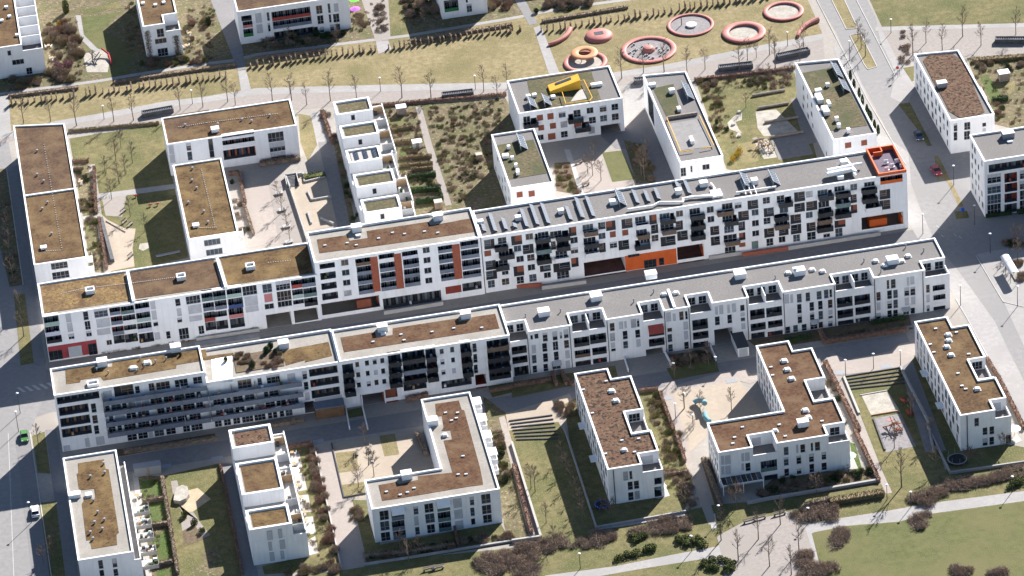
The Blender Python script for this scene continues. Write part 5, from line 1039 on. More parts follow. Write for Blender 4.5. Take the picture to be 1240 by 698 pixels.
for k in range(5):
    yy = b.y0-b.oy+1.5+k*5.2; q = MB(); q.box(0, 0, 0, 3.6, 3.6, .15); q.box(3.55, 0, .15, 3.6, 3.6, 1.0); q.box(0, 0, .15, 3.55, .05, 1.0); o = obj('balcony', q.mesh('balcony', ['slab_pale']), b.e, (tx1-b.ox+.02, yy, 3.0))
    rr = random.Random(k)
    for _ in range(6): x_, y_ = rr.uniform(.2, 2.8), rr.uniform(.3, 2.8); q = MB(); q.box(x_, y_, .15, x_+rr.uniform(.4, .9), y_+rr.uniform(.4, .8), .15+rr.uniform(.4, .8)); obj('terrace_furniture', q.mesh('terrace_furniture', [rr.choice(['wood', 'white_fabric', 'metal_dark', 'metal_dark', 'leaf_dark', 'bal_mint'])]), o)
q22, q22b = ctx(435, 465), ctx(435, 560)
b = Bld('apartment_block', 'white L-shaped block with a rust-brown roof bed and white awnings over its balconies', 9.0, [q22(505, 130), q22(915, 65), q22b(1165, 218), q22b(105, 392), q22b(42, 148), q22b(680, 47)], roof='gravel_pale', ph=.45)
b.patch(q22, [(630, 165), (825, 138), (850, 215), (870, 218), (1000, 690), (1025, 815), (1025, 835), (910, 850), (320, 950), (190, 968), (160, 840), (305, 812), (330, 830), (490, 795), (485, 765), (775, 735), (760, 690), (700, 470), (770, 460), (755, 385), (680, 390), (700, 362), (685, 265), (640, 270)], 'sedum_rust')
b.hatch(*q22(605, 290)); b.hatch(*q22b(390, 85)); b.dome(*q22(708, 418), 1.0, 1.0)
for x, y in ((815, 235), (805, 280), (765, 300), (715, 235), (860, 595)): b.rbox('vent', *q22(x, y), .7, .4, .35, 'metal_light')
for x, y in ((340, 265), (400, 245), (820, 97), (885, 95), (225, 240), (455, 210)): b.rbox('vent', *q22b(x, y), .7, .4, .35, 'metal_light')
b.open(q22b, 'w 207 440 68 75; w 213 528; w 220 620; l:bal_grey 320 440 105 82; l:bal_grey 325 525 105 80; l:bal_grey 335 608 105 80; A 320 395 110 45; w 470 400 34 65; b 475 487 34 75; w 483 570 32 60; w 578 380 65 72; w 587 465 68 75; d 595 552 65 70; l:bal_teal 698 365 105 82; l:bal_teal 705 452 105 80; l:bal_teal 712 535 105 76; A 695 335 110 45; b 815 338 68 75; b 823 430; b 830 522; w 935 322 32 70; w 940 412; w 945 492 32 50; w 1050 302 68 75; w 1057 392 68 72; w 1063 470 65 65')
for y in range(5): b.add('w', 'l', b.poly[0][0], 0, -50, 1, 1)
b.finish(); b22 = b
for k in range(4):
    yy = b.y1-b.oy-4.6-k*7.0
    for zf in (2.9, 5.8):
        q = MB(); q.box(0, 0, 0, 1.9, 2.9, .2); q.box(1.8, 0, .2, 1.9, 2.9, 1.2); q.box(0, 0, .2, 1.8, .1, 1.2); q.box(0, 2.8, .2, 1.8, 2.9, 1.2); obj('balcony', q.mesh('balcony', ['plaster']), b.e, (b.x1-b.ox+.02, yy, zf))
    q = MB(); q.box(0, 0, 0, 2.0, 3.0, .2); obj('balcony_roof', q.mesh('balcony_roof', ['white_paint']), b.e, (b.x1-b.ox+.02, yy-.05, 8.2))
# two notched blocks and the paired block
def leftgrid(b, n, seed, zs=(.5, 3.4, 6.3)):
    r = random.Random(seed); ys = b.y0+1; L = b.y1-b.y0-2
    for z in zs:
        for i in range(n):
            if r.random() < .1: continue
            b.add('f', 'l', b.x0, b.y0+1+L*(i+.5+r.uniform(-.15, .15))/n, z, r.choice((.9, 1.2, 1.5)), 2.1)
def door_canopy(b, ys):
    for y in ys:
        q = MB(); q.box(-1.5, -1.3, 2.4, -.01, 1.3, 2.5); q.box(-1.5, -1.3, 2.5, -.01, -1.2, 2.62); q.box(-1.5, 1.2, 2.5, -.01, 1.3, 2.62); q.box(-1.5, -1.2, 2.5, -1.4, 1.2, 2.62); obj('entrance_canopy', q.mesh('entrance_canopy', ['white_paint']), b.e, (b.x0-b.ox, y-b.oy, 0))
q23, q23b = ctx(680, 440), ctx(680, 530)
z_ = 9.5
def W2(c, x, y, z=z_): p = P(*c(x, y), z); return p.x, p.y
ax, ay = W2(q23, 100, 85); bx, by = W2(q23, 385, 40); cx, cy = W2(q23, 412, 130); dx, dy = W2(q23, 575, 100); ex, ey = W2(q23, 680, 380); fx, fy = W2(q23, 510, 400); gx, gy = W2(q23, 600, 580); hx, hy = W2(q23, 740, 552); ix, iy = W2(q23b, 805, 105); jx, jy = W2(q23b, 637, 134); kx, ky = W2(q23b, 670, 222); lx, ly = W2(q23b, 385, 262)
XL = (ax+lx)/2; XR = (dx+ex+hx+ix)/4; YT = (ay+by)/2; YB = (ky+ly)/2; Xc = (bx+cx)/2; Yc = (cy+dy)/2; Xn = (fx+gx)/2; Ye = (ey+fy)/2; Yg = (gy+hy)/2; Xj = (jx+kx)/2; Yi = (iy+jy)/2
def notched(name, label, XL, XR, YT, YB, Xc, Yc, Xn, Ye, Yg, Xj, Yi, roof, seed):
    b = Bld(name, label, z_, world=[(XL, YT), (Xc, YT), (Xc, Yc), (XR, Yc), (XR, Ye), (Xn, Ye), (Xn, Yg), (XR, Yg), (XR, Yi), (Xj, Yi), (Xj, YB), (XL, YB)], ortho=False, roof=roof, ph=.45, wall='plaster_warm')
    b.terrace(Xn, XR, Yg+.01, Ye, 6.3, 7.25, 'r'); b.terrace(Xj, XR, YB, Yi, 6.3, 7.25, 'fr')
    q = MB(); q.box(Xn-b.ox+.3, Yg-b.oy+.02, 7.25, XR-b.ox, Yg-b.oy+1.6, 8.6); obj('terrace_shed', q.mesh('terrace_shed', ['plaster']), b.e)
    b.add('d', 'f', (Xn+XR)/2, Ye, 6.35, (XR-Xn)*.6, 2.1); b.add('b', 'f', (Xj+XR)/2-.5, Yi, 6.35, (XR-Xj)*.6, 2.1)
    leftgrid(b, 12, seed); L = b.y1-b.y0; door_canopy(b, (b.y0+L*.38, b.y0+L*.72)); return b
b = notched('apartment_block', 'white notched block with a heather-brown roof and two skylights, by the grass steps', XL, XR, YT, YB, Xc, Yc, Xn, Ye, Yg, Xj, Yi, 'sedum_heath', 1)
b.open(q23b, 'w 532 320 36 70; w 575 313 22 68; w 570 402 38 65; w 622 393; w 575 487; w 627 477; l:none 800 360 60 55; l:none 800 450 60 80'); b.finish(); b23 = b
for x, y in ((415, 222), (450, 302)): b.dome(*q23(x, y), 1.2, 1.1)
b.dome(*q23b(520, 95), 1.0, .9)
for c, x, y in ((q23, 370, 145), (q23, 255, 410), (q23, 180, 215), (q23b, 500, 20), (q23b, 365, 130), (q23b, 640, 5), (q23b, 605, 115)): b.rbox('vent', *c(x, y), .7, .4, .3, 'metal_light')
obj('drain_pipe', cached('pipe9', lambda: MB().bar((0, 0, 0), (0, 0, 9.1), .1, n=6).mesh('drain_pipe', ['metal_dark'])), b.e, (onplane(*q23b(437, 400), Vector((0, b.y0, 0)), Vector((0, 1, 0))).x-b.ox, b.y0-b.oy-.12, 0))
q25, q25b = ctx(1060, 375), ctx(1060, 470)
ax, ay = W2(q25, 322, 100); bx, by = W2(q25, 600, 55); cx, cy = W2(q25, 632, 143); dx, dy = W2(q25, 770, 125); ex, ey = W2(q25, 910, 390); fx, fy = W2(q25, 775, 415); gx, gy = W2(q25, 855, 580); hx, hy = W2(q25, 995, 560); ix, iy = W2(q25b, 1095, 75); jx, jy = W2(q25b, 945, 105); kx, ky = W2(q25b, 1003, 180); lx, ly = W2(q25b, 705, 228)
b = notched('apartment_block', 'white notched block with an ochre-brown roof and four skylights in line, by the avenue', (ax+lx)/2, (dx+ex+hx+ix)/4, (ay+by)/2, (ky+ly)/2, (bx+cx)/2, (cy+dy)/2, (fx+gx)/2, (ey+fy)/2, (gy+hy)/2, (jx+kx)/2, (iy+jy)/2, 'sedum_brown', 2)
b.open(q25b, 'w 840 285 34 65; w 910 360 36 62; w 965 352; w 910 448; w 965 438; l:none 1110 430 55 80'); b.finish(); b25 = b
for x, y in ((605, 200), (608, 248), (592, 300), (628, 368)): b.dome(*q25(x, y), 1.1, 1.0)
b.dome(*q25(845, 650), 1.1, 1.0)
for x, y in ((672, 185), (775, 365), (455, 285), (485, 350), (685, 525), (718, 628), (750, 655), (500, 155)): b.rbox('vent', *q25(x, y), .7, .4, .3, 'metal_light')
obj('drain_pipe', CACHE['pipe9'], b.e, (onplane(*q25b(762, 400), Vector((0, b.y0, 0)), Vector((0, 1, 0))).x-b.ox, b.y0-b.oy-.12, 0))
q24, q24b = ctx(840, 405), ctx(845, 500)
ax, ay = W2(q24, 515, 95); bx, by = W2(q24, 790, 50); cx, cy = W2(q24, 820, 137); dx, dy = W2(q24, 980, 108); ex, ey = W2(q24, 1090, 357); fx, fy = W2(q24, 927, 380); gx, gy = W2(q24, 1000, 550)
sx, sy = W2(q24b, 75, 85); rx, ry = W2(q24, 1165, 525); ux, uy = W2(q24b, 170, 325); m1x, m1y = W2(q24b, 418, 190); m2x, m2y = W2(q24b, 612, 152); n1x, n1y = W2(q24b, 1045, 105); n2x, n2y = W2(q24b, 1087, 190); n3x, n3y = W2(q24b, 1215, 78); vx, vy = W2(q24b, 1085, 190)
YB = (uy+vy)/2; Xj = (n1x+n2x)/2; Yi = (n1y+n3y)/2; Ymid = (W2(q24, 320, 690)[1]+W2(q24, 765, 640)[1])/2; XRs = rx; XLs = (sx+ux)/2; Ytop2 = ry
b = Bld('apartment_block', 'paired white block with a bright rust roof, roof hatch and a glazed garden pergola', z_, world=[(XLs, Ymid), (ax, Ymid), (ax, (ay+by)/2), ((bx+cx)/2, (ay+by)/2), ((bx+cx)/2, (cy+dy)/2), (ex, (cy+dy)/2), (ex, (ey+fy)/2), ((fx+gx)/2, (ey+fy)/2), ((fx+gx)/2, Ytop2), (XRs, Ytop2), (XRs, Yi), (Xj, Yi), (Xj, YB), (m2x, YB), (m2x, (m1y+m2y)/2), (m1x, (m1y+m2y)/2), (m1x, YB), (XLs, YB)], ortho=False, roof='sedum_rust', ph=.45, wall='plaster_warm')
ym = (m1y+m2y)/2
b.terrace(m1x, m2x, YB, ym, 6.3, 7.2, 'f'); b.terrace(Xj, XRs, YB, Yi, 6.3, 7.25, 'fr'); b.terrace((fx+gx)/2, ex, Ytop2+.01, (ey+fy)/2, 6.3, 7.25, 'r')
b.add('b', 'f', m1x+1.8, ym, 6.4, 2.0, 2.1); b.add('d', 'f', (Xj+XRs)/2, Yi, 6.4, 2.2, 2.1)
q = MB(); q.box((fx+gx)/2-b.ox+.3, Ytop2-b.oy+.02, 7.25, ex-b.ox, Ytop2-b.oy+1.6, 8.6); obj('terrace_shed', q.mesh('terrace_shed', ['plaster']), b.e)
b.open(q24b, 'b 207 395 25 75; b 248 390 45 75; b 208 480 25 70; b 250 475 45 70; b 372 370 22 70; b 410 365 38 70; b 372 450 22 60; w 417 452 38 65; l:bal_teal 590 440 135 90; l:none 612 548 120 72; w 732 320 36 65; w 733 405 36 70; w 738 495 36 60; b 825 300 18 70; w 870 298 36 65; w 838 392 36 68; w 840 487 36 45; w 947 285 18 68; w 992 280 38 68; w 942 375 36 68; w 945 462; w 1045 358 34 60; w 1048 447 38 60')
r = random.Random(9)
for z in (.5, 3.4, 6.3):
    for i in range(9):
        yy = Ymid+1+(by-Ymid-2)*(i+.5)/9; b.add('f', 'l', ax, yy, z, r.choice((.9, 1.2, 1.5)), 2.1)
    for i in range(5): b.add('f', 'l', XLs, YB+1+(Ymid-YB-2)*(i+.5)/5, z, .9, 2.0)
b.finish(); b24 = b
q = MB(); q.box(-1.5, -1.3, 2.4, -.01, 1.3, 2.5); q.box(-1.5, -1.3, 2.5, -1.4, 1.3, 2.62); obj('entrance_canopy', q.mesh('entrance_canopy', ['white_paint']), b.e, (ax-b.ox, Ymid+(by-Ymid)*.33-b.oy, 0))
for x, y in ((750, 212), (775, 285), (812, 360), (925, 622)): b.dome(*q24(x, y), 1.2, 1.1)
b.rbox('roof_hatch', *q24b(870, 65), 2.4, 1.7, 1.3, 'plaster', mt2='white_paint'); b.dome(*q24b(915, 30), 1.1, 1.0); b.dome(*q24b(640, 140), 1.0, .8)
for x, y in ((305, 200), (370, 115), (675, 95), (725, 190), (1030, 65), (290, 250)): b.rbox('vent', *q24b(x, y), .7, .4, .3, 'metal_light')
for x, y in ((640, 268), (655, 335), (545, 150)): b.rbox('vent', *q24(x, y), .7, .4, .3, 'metal_light')
# glazed pergola in front
w_ = [onplane(*q24b(x, 600), Vector((0, YB-3.2, 0)), Vector((0, 1, 0))).x for x in (210, 545)]
pg = thing('pergola', 'white glazed pergola along the garden front of the rust-roofed paired block', 'pergola', ((w_[0]+w_[1])/2, YB-1.7, 0)); hw = (w_[1]-w_[0])/2
q = MB()
for x in (-hw, 0, hw): q.box(x-.08, -1.6, 0, x+.08, -1.44, 2.5); q.box(x-.08, -1.6, 2.5, x+.08, 1.6, 2.66)
q.box(-hw, -1.6, 2.66, hw, -1.45, 2.8); obj('frame', q.mesh('frame', ['white_paint']), pg)
for k in range(8):
    x = -hw+hw*2*k/8; q = MB(); q.box(x+.06, -1.4, 2.7, x+hw/4-.06, 1.6, 2.74); obj('pane', q.mesh('pane', ['glass_blue' if k % 2 else 'glass_dark']), pg)
# ------------------------------------------------------------------ vegetation
def rv(r, s=1.0): return Vector((r.uniform(-s, s), r.uniform(-s, s), r.uniform(-s, s)))
def tree_meshes(seed, H, spread=.28, twigs=5, up=.8, rad=.11):
    r = random.Random(seed); t = MB(); c = MB()
    top = Vector((r.uniform(-.2, .2), r.uniform(-.2, .2), H*.95)); mid = Vector((r.uniform(-.1, .1), r.uniform(-.1, .1), H*.4))
    t.bar((0, 0, -.1), mid, rad, rad*.75, 5, cap=False); t.bar(mid, top, rad*.75, .02, 5)
    for i in range(15):
        z = H*(.32+.6*i/15); a = r.uniform(0, 6.28); base = mid.lerp(top, max(0, (z-H*.4)/(H*.55))) if z > H*.4 else Vector((0, 0, z))
        L = H*spread*(1.05-.55*i/15)*r.uniform(.75, 1.15); d = Vector((math.cos(a), math.sin(a), up*r.uniform(.7, 1.3))).normalized()
        e = base+d*L; c.bar(base, e, rad*.38, .018, 3, cap=False)
        for k in range(twigs):
            f = r.uniform(.3, 1); b0 = base.lerp(e, f); dd = (d+rv(r, .75)+Vector((0, 0, .35))).normalized(); e2 = b0+dd*L*r.uniform(.3, .6)
            c.bar(b0, e2, .028, .014, 3, cap=False)
            for j in range(3):
                b1 = b0.lerp(e2, r.uniform(.3, .9)); c.bar(b1, b1+(dd+rv(r, .8)).normalized()*L*.28, .018, .009, 3, cap=False)
    return t.mesh('trunk', ['bark']), c.mesh('crown', ['twig'])
TREES = {}
def tree_proto(kind):
    if kind in TREES: return TREES[kind]
    s, H, sp, tw, up, rad = {'a': (1, 8.0, .23, 5, 1.0, .13), 'b': (2, 9.0, .21, 5, 1.2, .14), 'c': (3, 6.0, .26, 5, 1.0, .1), 'd': (4, 4.2, .40, 8, .7, .07)}[kind]
    TREES[kind] = tree_meshes(s, H, sp, tw, up, rad); return TREES[kind]
_rt = random.Random(11)
def tree(c, x, y, kind='a', label='slender bare young tree standing along the gravel promenade', group='bare promenade trees', sc=None):
    p = P(*c(x, y)); t, cr = tree_proto(kind)
    if group == 'bare promenade trees': w_ = near(*c(x, y)); label = 'slender bare young tree on the gravel promenade by '+w_; group = 'promenade trees by '+w_
    sc = sc or _rt.uniform(.85, 1.15)
    e = thing('bare_tree', label, 'tree', (p.x, p.y, .02), _rt.uniform(0, 6.28), group); e.scale = (sc, sc, sc*_rt.uniform(.92, 1.08)); obj('trunk', t, e); obj('crown', cr, e); return e
def leafball(seed, n, size, mt, core=.55, up=0.0, stem=True, lumps=5):
    r = random.Random(seed); q = MB(); cs = [(Vector((r.uniform(-.45, .45), r.uniform(-.45, .45), r.uniform(.3, .62))), r.uniform(.35, .52)) for _ in range(lumps)]
    for i in range(n):
        c, rad = r.choice(cs); d = rv(r)
        while d.length > 1 or d.length < .1: d = rv(r)
        p = c+d.normalized()*rad*(d.length**.35); p.z = max(.02, p.z); u = rv(r).normalized()*size*r.uniform(.6, 1.3); w = u.cross(rv(r)).normalized()*size*r.uniform(.4, .9)
        q.quad(p-u-w, p+u-w, p+u+w, p-u+w)
    if stem:
        for i in range(6): q.bar((0, 0, 0), (r.uniform(-.3, .3), r.uniform(-.3, .3), r.uniform(.3, .6)), .03, .015, 3, 1, cap=False)
    return q.mesh('foliage', [mt, 'bark'])
def twigball(seed, n, mt, w=.018):
    r = random.Random(seed); q = MB()
    for i in range(n):
        b = Vector((r.uniform(-.75, .75), r.uniform(-.75, .75), 0)); 
        if b.length > .8: b = b*.8/b.length
        d = Vector((b.x*.6+r.uniform(-.4, .4), b.y*.6+r.uniform(-.4, .4), r.uniform(.55, 1.15))); L = r.uniform(.45, 1.0)*(1.1-.35*b.length); e = b+d.normalized()*L
        if e.z > 1.05: e.z = 1.05
        s = rv(r).normalized()*w*r.uniform(.7, 1.6); q.quad(b-s, b+s, e+s*.5, e-s*.5)
        for k in range(3):
            f = b.lerp(e, r.uniform(.35, 1)); g = f+rv(r).normalized()*.2+Vector((0, 0, .08)); s2 = rv(r).normalized()*w*.8; q.quad(f-s2, f+s2, g+s2*.5, g-s2*.5)
    return q.mesh('branches', [mt])
LM = [(45, 240, 'the western slab block'), (280, 150, 'the gallery block'), (445, 200, 'the stepped terraced houses'), (680, 120, 'the block with the yellow roof house'), (630, 200, 'the small red-shuttered block'), (830, 150, 'the yellow-boarded roof terrace'), (1010, 130, 'the block with air handlers'), (1150, 110, 'the heather-roofed block'), (1210, 210, 'the tall ribbon-window block'), (120, 610, 'the ochre-roofed street block'), (320, 600, 'the three terraced houses'), (525, 570, 'the L-shaped block'), (745, 530, 'the heather-brown notched block'), (940, 510, 'the paired rust-roofed block'), (1170, 460, 'the notched avenue block'), (850, 400, 'the row with sunken terraces'), (500, 450, 'the small-windowed block'), (200, 510, 'the grey-balconied block'), (350, 50, 'the wide back block'), (190, 40, 'the stepped-corner block'), (20, 60, 'the walled-terrace block'), (900, 660, 'the southern gravel square'), (700, 670, 'the curving park path'), (620, 40, 'the hedge-row meadow'), (540, 180, 'the kitchen gardens'), (910, 150, 'the playground garden'), (150, 240, 'the western court'), (250, 620, 'the sandpit garden'), (100, 400, 'the red shop corner'), (1100, 600, 'the eastern park lawn')]
def near(px, py): return min(LM, key=lambda l: (l[0]-px)**2+((l[1]-py)*1.6)**2)[2]
BUSH = {}
def bush_mesh(kind, v):
    k = (kind, v)
    if k not in BUSH:
        BUSH[k] = {'brown': lambda: twigball(v+10, 420, 'hedge_brown', .022), 'red': lambda: twigball(v+20, 420, 'hedge_red', .022), 'tan': lambda: twigball(v+30, 380, 'hedge_tan', .022), 'dark': lambda: leafball(v+40, 700, .07, 'leaf_dark'), 'olive': lambda: leafball(v+50, 800, .065, 'leaf_olive'),
                   'yellow': lambda: leafball(v+60, 550, .06, 'leaf_yellow'), 'pink': lambda: leafball(v+70, 420, .05, 'leaf_pink')}[kind]()
    return BUSH[k]
LB_ = {'brown': 'bare brown twiggy shrub', 'red': 'reddish-brown twiggy shrub', 'tan': 'straw-coloured dry shrub', 'dark': 'dark evergreen shrub', 'olive': 'rounded olive-green shrub', 'yellow': 'yellow-flowering shrub', 'pink': 'pink-blossoming shrub'}
_rb = random.Random(5)
def bush(c, x, y, r, h, kind, label=None, group=None, z=.02, parent=None):
    px, py = c(x, y); p = P(px, py, z); w = near(px, py); lb = LB_[kind]+' by '+w; gr = kind+' shrubs by '+w
    o = obj('shrub', bush_mesh(kind, _rb.randint(0, 2)), parent, (p.x, p.y, z), _rb.uniform(0, 6.28), (r, r*_rb.uniform(.8, 1.2), h))
    return tag(o, label or lb, 'shrub', None if (label and not group) else (group or gr))
UNDER = MB(); UMATS = ['hedge_brown', 'hedge_red', 'hedge_tan', 'leaf_dark', 'leaf_olive']; UK = {'brown': 0, 'red': 1, 'tan': 2, 'dark': 3, 'olive': 4, 'yellow': 4, 'pink': 1}
def bake(q, p, r, h, mi, seed, n=130, w=.03):
    rr = random.Random(seed)
    for i in range(n):
        b = Vector((rr.uniform(-.75, .75), rr.uniform(-.75, .75), 0)); d = Vector((b.x*.6+rr.uniform(-.4, .4), b.y*.6+rr.uniform(-.4, .4), rr.uniform(.55, 1.15))); e = b+d.normalized()*rr.uniform(.45, 1.0)*(1.1-.35*b.length)
        pts = [(b, e)]
        for k in range(3): f = b.lerp(e, rr.uniform(.35, 1)); pts.append((f, f+rv(rr).normalized()*.22+Vector((0, 0, .08))))
        for f, g in pts:
            s = rv(rr).normalized()*w*rr.uniform(.7, 1.5); T = lambda v: (p.x+v.x*r, p.y+v.y*r, p.z+min(1.05, max(0, v.z))*h); q.quad(T(f-s), T(f+s), T(g+s*.5), T(g-s*.5), mi)
def hedge_mesh(pts, w, h, mt, dens=70, size=.13, jag=.12, seed=1):
    r = random.Random(seed); q = MB()
    for a, b in zip(pts, pts[1:]):
        d = b-a; L = d.length; d.normalize(); n = Vector((-d.y, d.x, 0))
        m2 = n*(w*.36); q.prism(ccw([((a+m2).x, (a+m2).y), ((b+m2).x, (b+m2).y), ((b-m2).x, (b-m2).y), ((a-m2).x, (a-m2).y)]), 0, h*.82, 1)
        cnt = int(L*dens*(.6+h*.5)*(.7+w*.5))
        for i in range(cnt):
            t = r.uniform(-.02, L+.02); s = r.choice((-1, 1, 0)); 
            if s: off = s*w*.5*r.uniform(.7, 1.08); z = r.uniform(.05, h)
            else: off = r.uniform(-.5, .5)*w; z = h*r.uniform(.8, 1.0)+r.uniform(-jag, jag)
            p = a+d*t+n*off+Vector((0, 0, z)); u = (rv(r)+Vector((0, 0, .6))).normalized()*size*r.uniform(.6, 1.5); k = u.cross(rv(r)).normalized()*size*r.uniform(.25, .6)
            q.quad(p-u-k, p+u-k, p+u+k, p-u+k)
    return q.mesh('foliage', [mt, mt])
_hs = [0]
HL = {'hedge_brown': 'clipped bare brown hedge', 'hedge_red': 'clipped reddish-brown beech hedge', 'hedge_tan': 'straw-coloured dry hedge', 'leaf_dark': 'clipped dark evergreen hedge', 'leaf_olive': 'clipped olive-green hedge'}
def hedge(c, pts, w=.8, h=1.1, mt='hedge_brown', dens=60, label=None):
    pp = [P(*c(x, y)) for x, y in pts]; o0 = pp[0].copy(); _hs[0] += 1
    me = hedge_mesh([p-o0 for p in pp], w, h, mt, dens, seed=_hs[0]); mx_ = sum(c(x, y)[0] for x, y in pts)/len(pts); my_ = sum(c(x, y)[1] for x, y in pts)/len(pts); w_ = near(mx_, my_); lb = HL[mt]+' by '+w_; gr = HL[mt]+'s by '+w_
    return tag(obj('hedge', me, None, (o0.x, o0.y, .01)), label or lb, 'hedge', None if label else gr)
# ---- rows of slim espalier plants beside the upper path
ESP = [hedge_mesh([Vector((0, -.5, 0)), Vector((0, .5, 0))], .34, 2.1, 'hedge_brown', 55, .12, .2, 100+k) for k in range(3)]
_k = 0
for c, x0, y0, x1, y1, st in ((r00, 55, 505, 365, 470, 28), (r00, 412, 462, 1095, 372, 28), (r31, -20, 325, 580, 245, 27), (r31, 640, 240, 1236, 145, 27), (r62, -5, 160, 45, 150, 27), (r62, 145, 155, 765, 62, 27), (r62, 805, 50, 1240, -12, 27)):
    n = int((x1-x0)/st)
    for i in range(n+1):
        t = i/n; p = P(*c(x0+(x1-x0)*t+_rb.uniform(-6, 6), y0+(y1-y0)*t+_rb.uniform(-3, 3))); o = obj('espalier', ESP[_k % 3], None, (p.x, p.y, .01), math.radians(_rb.uniform(-8, 8)), (_rb.uniform(.7, 1.1), _rb.uniform(.9, 1.5), _rb.uniform(.6, 1.1))); _k += 1
        w_ = near(*c(x0+(x1-x0)*t, y0+(y1-y0)*t)); tag(o, 'slim bare espalier plant below the upper path by '+w_, 'shrub', 'espalier plants by '+w_)
# shaded low thicket behind the rows
for c, pts in ((r00, [(40, 470), (380, 430)]), (r00, [(545, 405), (1140, 315)]), (r31, [(0, 290), (340, 245)]), (r31, [(745, 205), (1236, 125)]), (r62, [(145, 110), (560, 40)])): hedge(c, pts, 1.0, .8, 'hedge_brown', 50)
# ---- promenade trees
for c, L in ((r00, [(370, 607), (550, 587), (645, 582), (870, 532), (980, 517), (1100, 492), (1137, 507), (245, 588), (115, 596)]), (r31, [(80, 497), (172, 485), (245, 508), (360, 488), (485, 472), (705, 472), (845, 472), (1100, 442), (1165, 472), (1215, 430)]),
             (r62, [(530, 380), (635, 352), (735, 348), (845, 348), (932, 337), (1098, 345), (1137, 292)]), (r93, [(8, 266), (35, 328), (155, 292), (172, 232), (700, 266), (763, 208), (842, 243), (940, 178), (1197, 168), (1028, 222)])):
    for x, y in L: tree(c, x, y, _rt.choice('ab'))
for x, y in ((435, 192), (450, 236), (470, 272)): tree(r93, x, y, 'a', 'bare young tree on the grass median of the avenue', 'median trees')
for c, x, y in ((v62, 1010, 525), (v62, 1093, 620), (v62, 1190, 520), (v93, 60, 448), (v93, 8, 650), (v93, 150, 575), (v93, 113, 690)): tree(c, x, y, 'b', 'bare young tree on the gravel square of the southern park', 'park square trees', .95)
for x, y in ((112, 290), (165, 440), (92, 275), (205, 560)): tree(v62, x, y, 'c', 'small bare tree on the narrow courtyard lawn', 'courtyard lawn trees')
tree(v93, 645, 268, 'b', 'tall bare tree at the foot of the playground path', None, 1.2)
for c, x, y in ((v93, 790, 40), (v93, 812, 185), (v93, 610, 80), (u93, 690, 620)): tree(c, x, y, 'c', 'bare tree in the shaded playground court', 'playground court trees', 1.1)
for x, y in ((865, 390), (950, 372), (785, 432)): tree(u62, x, y, 'c', 'bare tree in the shaded front garden by the passage', 'front garden trees')
for x, y in ((875, 660), (832, 580), (910, 600), (1060, 590)): tree(u62, x, y, 'c', 'bare young tree on the tan courtyard paving', 'tan courtyard trees')
for x, y in ((547, 160), (525, 63), (495, 268), (570, 215)): tree(v31, x, y, 'c', 'bare young tree set in a ring on the tan square', 'tan square trees')
for x, y in ((510, 150), (575, 190), (605, 145), (540, 265), (630, 350), (700, 420), (585, 20), (640, 90), (560, 80)): tree(s00, x, y, 'c', 'bare tree on the lawn between the two western slab blocks', 'western court trees')
for x, y in ((105, 250), (125, 330), (150, 400), (165, 470)): tree(s31, x, y, 'c', 'bare tree in the gravel strip of the pink yard', 'pink yard trees')
for x, y in ((15, 300), (40, 450), (55, 560), (65, 670)): tree(s00, x, y, 'a', 'bare street tree in the western verge', 'western verge trees')
tree(u00, 100, 120, 'a', 'bare street tree in the western verge', 'western verge trees'); tree(u00, 115, 230, 'a', 'bare street tree in the western verge', 'western verge trees')
for x, y in ((365, 140), (430, 175), (390, 150), (625, 150), (650, 110), (640, 170), (400, 90)): tree(s62, x, y, 'c' if x < 500 else 'a', 'bare tree in the court beside the small white block', 'small block court trees')
for x, y in ((700, 590), (740, 640), (790, 600)): tree(v31, x, y, 'c', 'bare garden tree before the L-shaped block', 'garden trees')
for x, y in ((240, 130), (262, 190), (285, 250), (310, 310), (330, 370), (345, 420)): tree(v62, x, y, 'c', 'bare tree in the shaded strip along the notched block', 'shaded strip trees', .9)
for x, y in ((115, 440), (210, 420), (440, 400), (865, 330)): tree(r31, x-50, y-190, 'c', 'bare garden tree behind the upper path', 'upper garden trees')
for x, y in ((500, 80), (560, 190), (450, 320)): tree(r62, x+680, y+200, 'c', 'bare tree in the playground garden', 'playground garden trees', .8)
tree(v93, 1140, 90, 'd', 'small bare garden tree beside the avenue block', None); tree(v93, 970, 160, 'd', 'small bare tree beside the round trampoline', None)
for x, y in ((840, 360), (470, 420), (1075, 330), (235, 300)): tree(v62 if x != 235 else v93, x, y, 'd', 'twiggy spreading garden tree by a low wall', 'twiggy garden trees', 1.2)
tree(v62, 1085, 370, 'd', 'pale twiggy tree beside the garden pergola', None, 1.4)
for x, y in ((1185, 500), (1205, 570), (1222, 500)): tree(s93, x, y, 'c', 'bare street tree by the pale pavement corner', 'corner street trees', 1.1)
for x, y in ((100, 600), (60, 640), (185, 60), (270, 545), (250, 640)): tree(v00, x if x > 180 else x+150, y, 'c', 'bare street tree in the south-western verge', 'south-western verge trees', .9)
